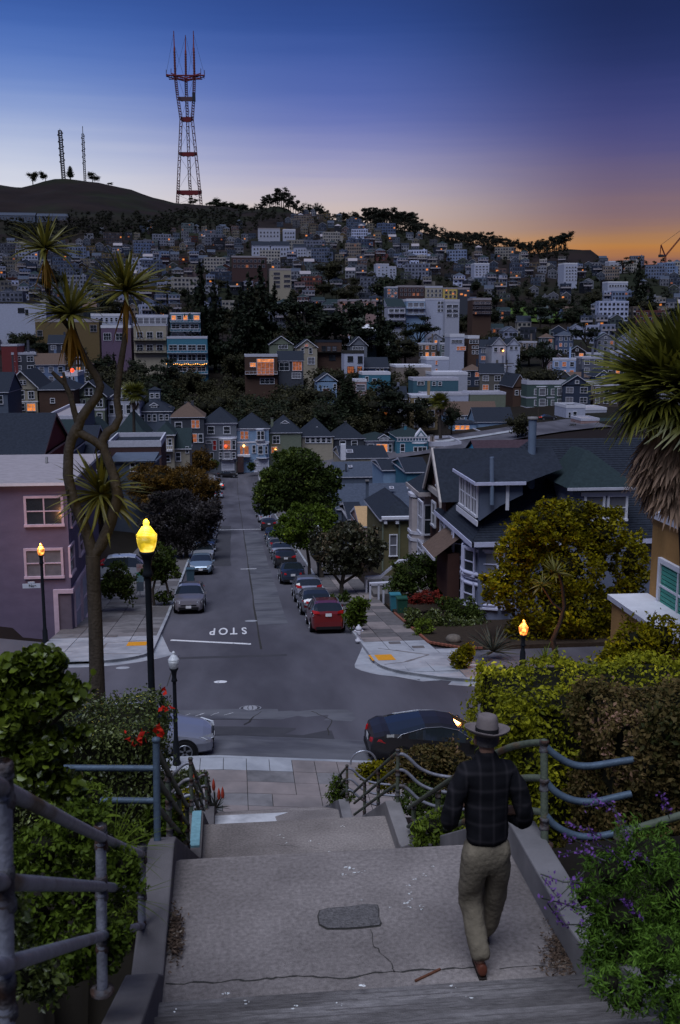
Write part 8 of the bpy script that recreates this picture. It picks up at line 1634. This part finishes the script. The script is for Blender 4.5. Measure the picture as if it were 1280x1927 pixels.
fl = [flatc() for _ in range(3)]; TV['cypress'] = [tmesh('crown', l, 2600, .04, G_con, limbs_for(l), 90, .05, .5) for l in fl]
def eucl():
    L_ = []
    for k in range(7): L_.append((rnd.uniform(-.16, .16), rnd.uniform(-.16, .16), rnd.uniform(.5, .93), rnd.uniform(.06, .13), rnd.uniform(.06, .13), rnd.uniform(.05, .10)))
    return L_
el = [eucl() for _ in range(5)]; TV['eucalyptus'] = [tmesh('crown', l, 1300, .038, G_euc, [([(0,0,-.1),(.01,0,.45)], [.016,.012])]+[([(.01,0,.4),(l2[0], l2[1], l2[2])], [.009,.005]) for l2 in l], 40, .04, 0) for l in el]
TV['column'] = [tmesh('crown', [(0,0,.3+.1*k,.17*(1.15-k*.13),.17*(1.15-k*.13),.14) for k in range(7)], 3000, .035, G_far, [([(0,0,-.1),(0,0,.5)], [.03,.02])], 120, .05) for _ in range(2)]
TW = {'round': 'dark round tree', 'conifer': 'dark pointed conifer', 'cypress': 'flat topped dark cypress', 'eucalyptus': 'slender eucalyptus', 'column': 'dense column shaped tree'}
def ftree(kind, pos, H_, label, group, nm=None, wide=1.0, split=False, v=None):
    cm_, tm_ = (TV[kind][v] if v is not None else rnd.choice(TV[kind])); r_ = empty(nm or {'round': 'hillside_tree', 'conifer': 'conifer_tree', 'cypress': 'cypress_tree', 'eucalyptus': 'eucalyptus_tree', 'column': 'columnar_tree'}[kind], pos, rnd.uniform(0, 6.3)) ; r_.scale = (H_*wide, H_*wide, H_); tag(r_, label, 'tree', group)
    put('crown', cm_, r_); put('trunk', tm_, r_); return r_
cand_t.sort(key=lambda c: -c[4]); ind, more = cand_t[:190], cand_t[190:]; ind.sort(key=lambda c: (c[5], c[0])); cnt = {}; rows_t = sorted(set(c[5] for c in ind)); tmap = {r_: i for i, r_ in enumerate(rows_t)}
def tkind(px, yy): return 'conifer' if rnd.random() < (.45 if 335 < px < 520 and 560 < yy < 650 else .12) else 'cypress' if rnd.random() < .08 else 'round'
for (px, yy, g, r, s, ri) in ind:
    i = cnt.get(ri, 0); cnt[ri] = i+1; k = tkind(px, yy); H_ = rnd.uniform(7.5, 14)*(1.0 if k == 'round' else 1.4)*(1.0 if r > 330 else .85)
    ftree(k, (g.x+rnd.uniform(-2, 2), g.y, g.z-.5), H_, '%s, %s from the left among trees of the %s slope row' % (TW[k], ordn(i), ordn(tmap[ri])), 'trees between the hillside houses', wide=rnd.uniform(1.1, 1.5) if k == 'round' else 1)
def mass(name, label, pts, kinds, nl=260, ls=.62):
    """a far-off wood that reads as one mass: one object of joined crowns"""
    CC = []; mb = MB(); sizes = []
    for (pos, H_, k) in pts:
        l_ = rl(4, .3, .85, .22, .2) if k == 'round' else eucl()
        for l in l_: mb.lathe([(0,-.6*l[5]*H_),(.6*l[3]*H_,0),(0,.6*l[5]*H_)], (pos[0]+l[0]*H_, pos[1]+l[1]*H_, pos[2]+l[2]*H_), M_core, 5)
        c, _ = blob_pts(l_, nl, .5, nl//12, .09); CC.append(c*H_+np.array(pos))
    C = np.concatenate(CC); o = put(name, leaves(name, C-C[0], ls, kinds, 0, .7), None, C[0]); tag(o, label, 'trees', kind='stuff'); 
    o2 = mb.obj('dark_core', None); o2.parent = o; o2.location = -Vector(C[0]); return o
if more: mass('distant_trees', 'far tree crowns among the highest houses', [((g.x, g.y, g.z-.5), rnd.uniform(7, 11), 'round') for (px, yy, g, r, s, ri) in more], G_far)
# forest under the skyline, then the individual skyline trees
fp = []
for _ in range(330):
    px = rnd.uniform(505, 1065); lim = lerp(LIM, px)
    rid = lerp([(c[0], c[3]) for c in HT], px); yy = rnd.uniform(rid+2, max(rid+6, lim-2))
    g = gp(px, yy, terr)
    if math.hypot(g.x, g.y) < 2200: fp.append(((g.x, g.y, g.z-1), rnd.uniform(9, 17), 'euc' if rnd.random() < .5 else 'round'))
for _ in range(420):
    px = rnd.uniform(-10, 500); yy = rnd.uniform(408, 452) if px < 330 else rnd.uniform(400, 440); g = gp(px, yy, terr)
    if math.hypot(g.x, g.y) < 2200 and not any(t[0] < px < t[1] and t[2]-6 < yy < t[3]+4 for t in TAKEN): fp.append(((g.x, g.y, g.z-1), rnd.uniform(9, 16), 'round'))
mass('distant_wood', 'dark eucalyptus wood below the skyline ridge', fp, G_euc)
RH = [(490, 5), (505, 24), (530, 30), (560, 24), (575, 18), (600, 12), (640, 12), (668, 15), (685, 26), (715, 34), (745, 36), (770, 30), (800, 16), (840, 14), (880, 18), (905, 22), (940, 20), (965, 14), (985, 16), (1005, 22), (1030, 28), (1048, 38), (1058, 34)]
pxx = 395.0; i = 0
while pxx < 1060:
    hpx = lerp(RH, pxx) if pxx > 490 else rnd.uniform(4, 11); hpx *= rnd.uniform(.65, 1.15); az_ = _az(pxx); rr = lerp([(c[0], c[2]) for c in HT], pxx)-rnd.uniform(0, 25); X, Y = rr*math.sin(az_), rr*math.cos(az_)
    H_ = hpx*rr/1950+3; k = 'eucalyptus' if pxx > 480 else 'round'
    ftree(k, (X, Y, terr(X, Y)-2), H_, '%s on the skyline ridge, %s from the left' % (TW[k], ordn(i)), 'trees along the skyline ridge', wide=1.6 if k == 'eucalyptus' else 1.8); i += 1
    pxx += rnd.uniform(2.6, 5.2)
for px, hp, k, wd in ((76, 22, 'round', 1.25), (99, 17, 'round', 1.2), (145, 22, 'column', 1.6), (185, 19, 'round', 1.3), (370, 12, 'round', 1.6), (215, 5, 'round', 2)):
    rr = 1790; a_ = _az(px); X, Y = rr*math.sin(a_), rr*math.cos(a_); nm = {76: 'leftmost', 99: 'second', 145: 'upright', 185: 'right hand', 370: 'scrubby', 215: 'tiny'}[px]
    ftree(k, (X, Y, terr(X, Y)-1.5), hp*rr/1950+2, {76: 'spreading tree furthest left on the rounded hilltop', 99: 'small tree left of the wide radio mast on the hilltop', 145: 'upright tree between the two radio masts on the hilltop', 185: 'round tree right of the thin radio mast on the hilltop', 370: 'scrubby tree at the foot of the broadcast tower', 215: 'tiny shrub right of the round hilltop tree'}[px], 'trees on the rounded hilltop', wide=wd)
# named big trees of the middle distance: (kind, px, base row, distance, height in px, width factor, label)
for k, px, yb, Y, hp, wd, lb in (('conifer', 380, 652, 405, 165, .85, 'tall dark conifer right of the stepped blue apartments'), ('conifer', 405, 655, 410, 135, .8, 'shorter dark conifer beside the tallest one'), ('conifer', 470, 668, 395, 160, .95, 'broad dark conifer above the modern glass house'), ('conifer', 494, 665, 400, 170, .8, 'slender dark conifer above the grey-green gabled house'), ('conifer', 446, 672, 390, 120, .85, 'low dark conifer above the modern glass house'),
  ('cypress', 585, 668, 395, 122, 1.25, 'great flat topped cypress standing over the cream gabled house'), ('cypress', 640, 672, 392, 88, 1.5, 'spreading cypress right of the great flat topped one'), ('cypress', 680, 640, 420, 70, 1.3, 'low cypress before the pink flats'), ('conifer', 714, 668, 398, 112, .8, 'brownish conifer beside the dark green tower house'), ('conifer', 738, 690, 380, 70, .9, 'small conifer in the valley behind the beige block'),
  ('column', 654, 818, 268, 112, 1.5, 'massive column shaped dark tree in the valley woods'), ('cypress', 748, 802, 272, 94, 1.35, 'broad dark cypress with pale forked trunk left of the valley palm'), ('round', 720, 808, 270, 74, 1.2, 'dark rounded tree left of the pale forked trunk'), ('round', 790, 812, 268, 60, 1.2, 'dark rounded tree beside the valley palm'), ('round', 850, 822, 262, 62, .9, 'dark tree right of the valley palm'),
  ('conifer', 1196, 640, 700, 160, .75, 'tall dark conifer breaking the right skyline'), ('cypress', 1172, 512, 1000, 30, 1.2, 'spreading tree on the right skyline'), ('round', 1075, 625, 600, 52, 2.0, 'wide dark dome shaped tree beside the green lawn'), ('round', 985, 742, 320, 50, 1.2, 'dark tree left of the dark green Victorian block'), ('round', 1090, 775, 300, 42, 1.3, 'dark tree before the white modern house'), ('round', 975, 845, 240, 70, 1.0, 'dark tree beside the valley street left of the metal flue'), ('round', 1075, 835, 246, 36, 1.2, 'low bushy tree at the end of the valley street'),
  ('round', 1040, 690, 420, 36, 1.4, 'bushy tree in the middle of the right slope'), ('round', 620, 530, 780, 42, 1.4, 'dark bushy tree right of the concrete slab'), ('round', 715, 545, 700, 38, 1.6, 'dark bushy tree under the bright white complex')):
    p = atY(px, yb, Y); z = min(p.z, terr(p.x, Y)); H_ = (atY(px, yb-hp, Y).z-z); ftree(k, (p.x, Y, z), H_, lb, None, wide=wd)
DIP = []
for _i in range(170):   # scrub and bushes in the wooded dip behind the street-end houses
    px = rnd.uniform(195, 720); Y = rnd.uniform(262, 330); p = atY(px, 800, Y); X = p.x; H_ = rnd.uniform(6, 12.5); z = terr(X, Y)
    top = proj((X, Y, z+H_))
    if any(t[0]-2 < px < t[1]+2 and t[4] > Y and t[3]-12 > top[1] for t in TAKEN): H_ *= .55
    DIP.append(((X, Y, z-.6), H_, 'round'))
for _i in range(110):   # the tree belt at the feet of the mid slope houses
    px = rnd.uniform(200, 740) if _i < 85 else rnd.uniform(0, 240); Y = rnd.uniform(300, 333) if px > 395 else rnd.uniform(335, 378); X = atY(px, 700, Y).x; z = terr(X, Y)-.6; tr_ = (rnd.uniform(718, 752) if px > 395 else rnd.uniform(692, 722)) if px > 200 else rnd.uniform(668, 700)
    H_ = atY(px, tr_, Y).z-z
    if H_ < 3: continue
    DIP.append(((X, Y, z), min(H_, 19), 'round'))
DIP.sort(key=lambda d: -d[1]/d[0][1]); big_, DIP = DIP[:44], DIP[44:]; big_.sort(key=lambda d: d[0][0]/d[0][1])
for i, d in enumerate(big_): ftree('round', d[0], d[1], 'tall leafy tree in the wooded dip, %s from the left of its taller trees' % ordn(i), 'taller trees in the wooded dip', wide=rnd.uniform(1.0, 1.4))
mass('valley_wood', 'dark dense wood filling the dip behind the street end houses', DIP, G_far2, 1100, .5)
# green lawn on the slope
M_lawn = mat('hillside_lawn', (.06,.10,.02), .95, .3, .15); mb = MB(); P = [(955, 585), (985, 580), (1015, 584), (1050, 592), (1070, 606), (1040, 612), (1000, 610), (965, 603)]; c_ = gp(1010, 596, terr)
G3 = [gp(x, y, terr)+Vector((0,0,1.6)) for x, y in P]
for a, b_ in zip(G3, G3[1:]+G3[:1]): mb.poly([c_+Vector((0,0,1.8)), a, b_], M_lawn)
tag(mb.obj('lawn'), kind='structure')
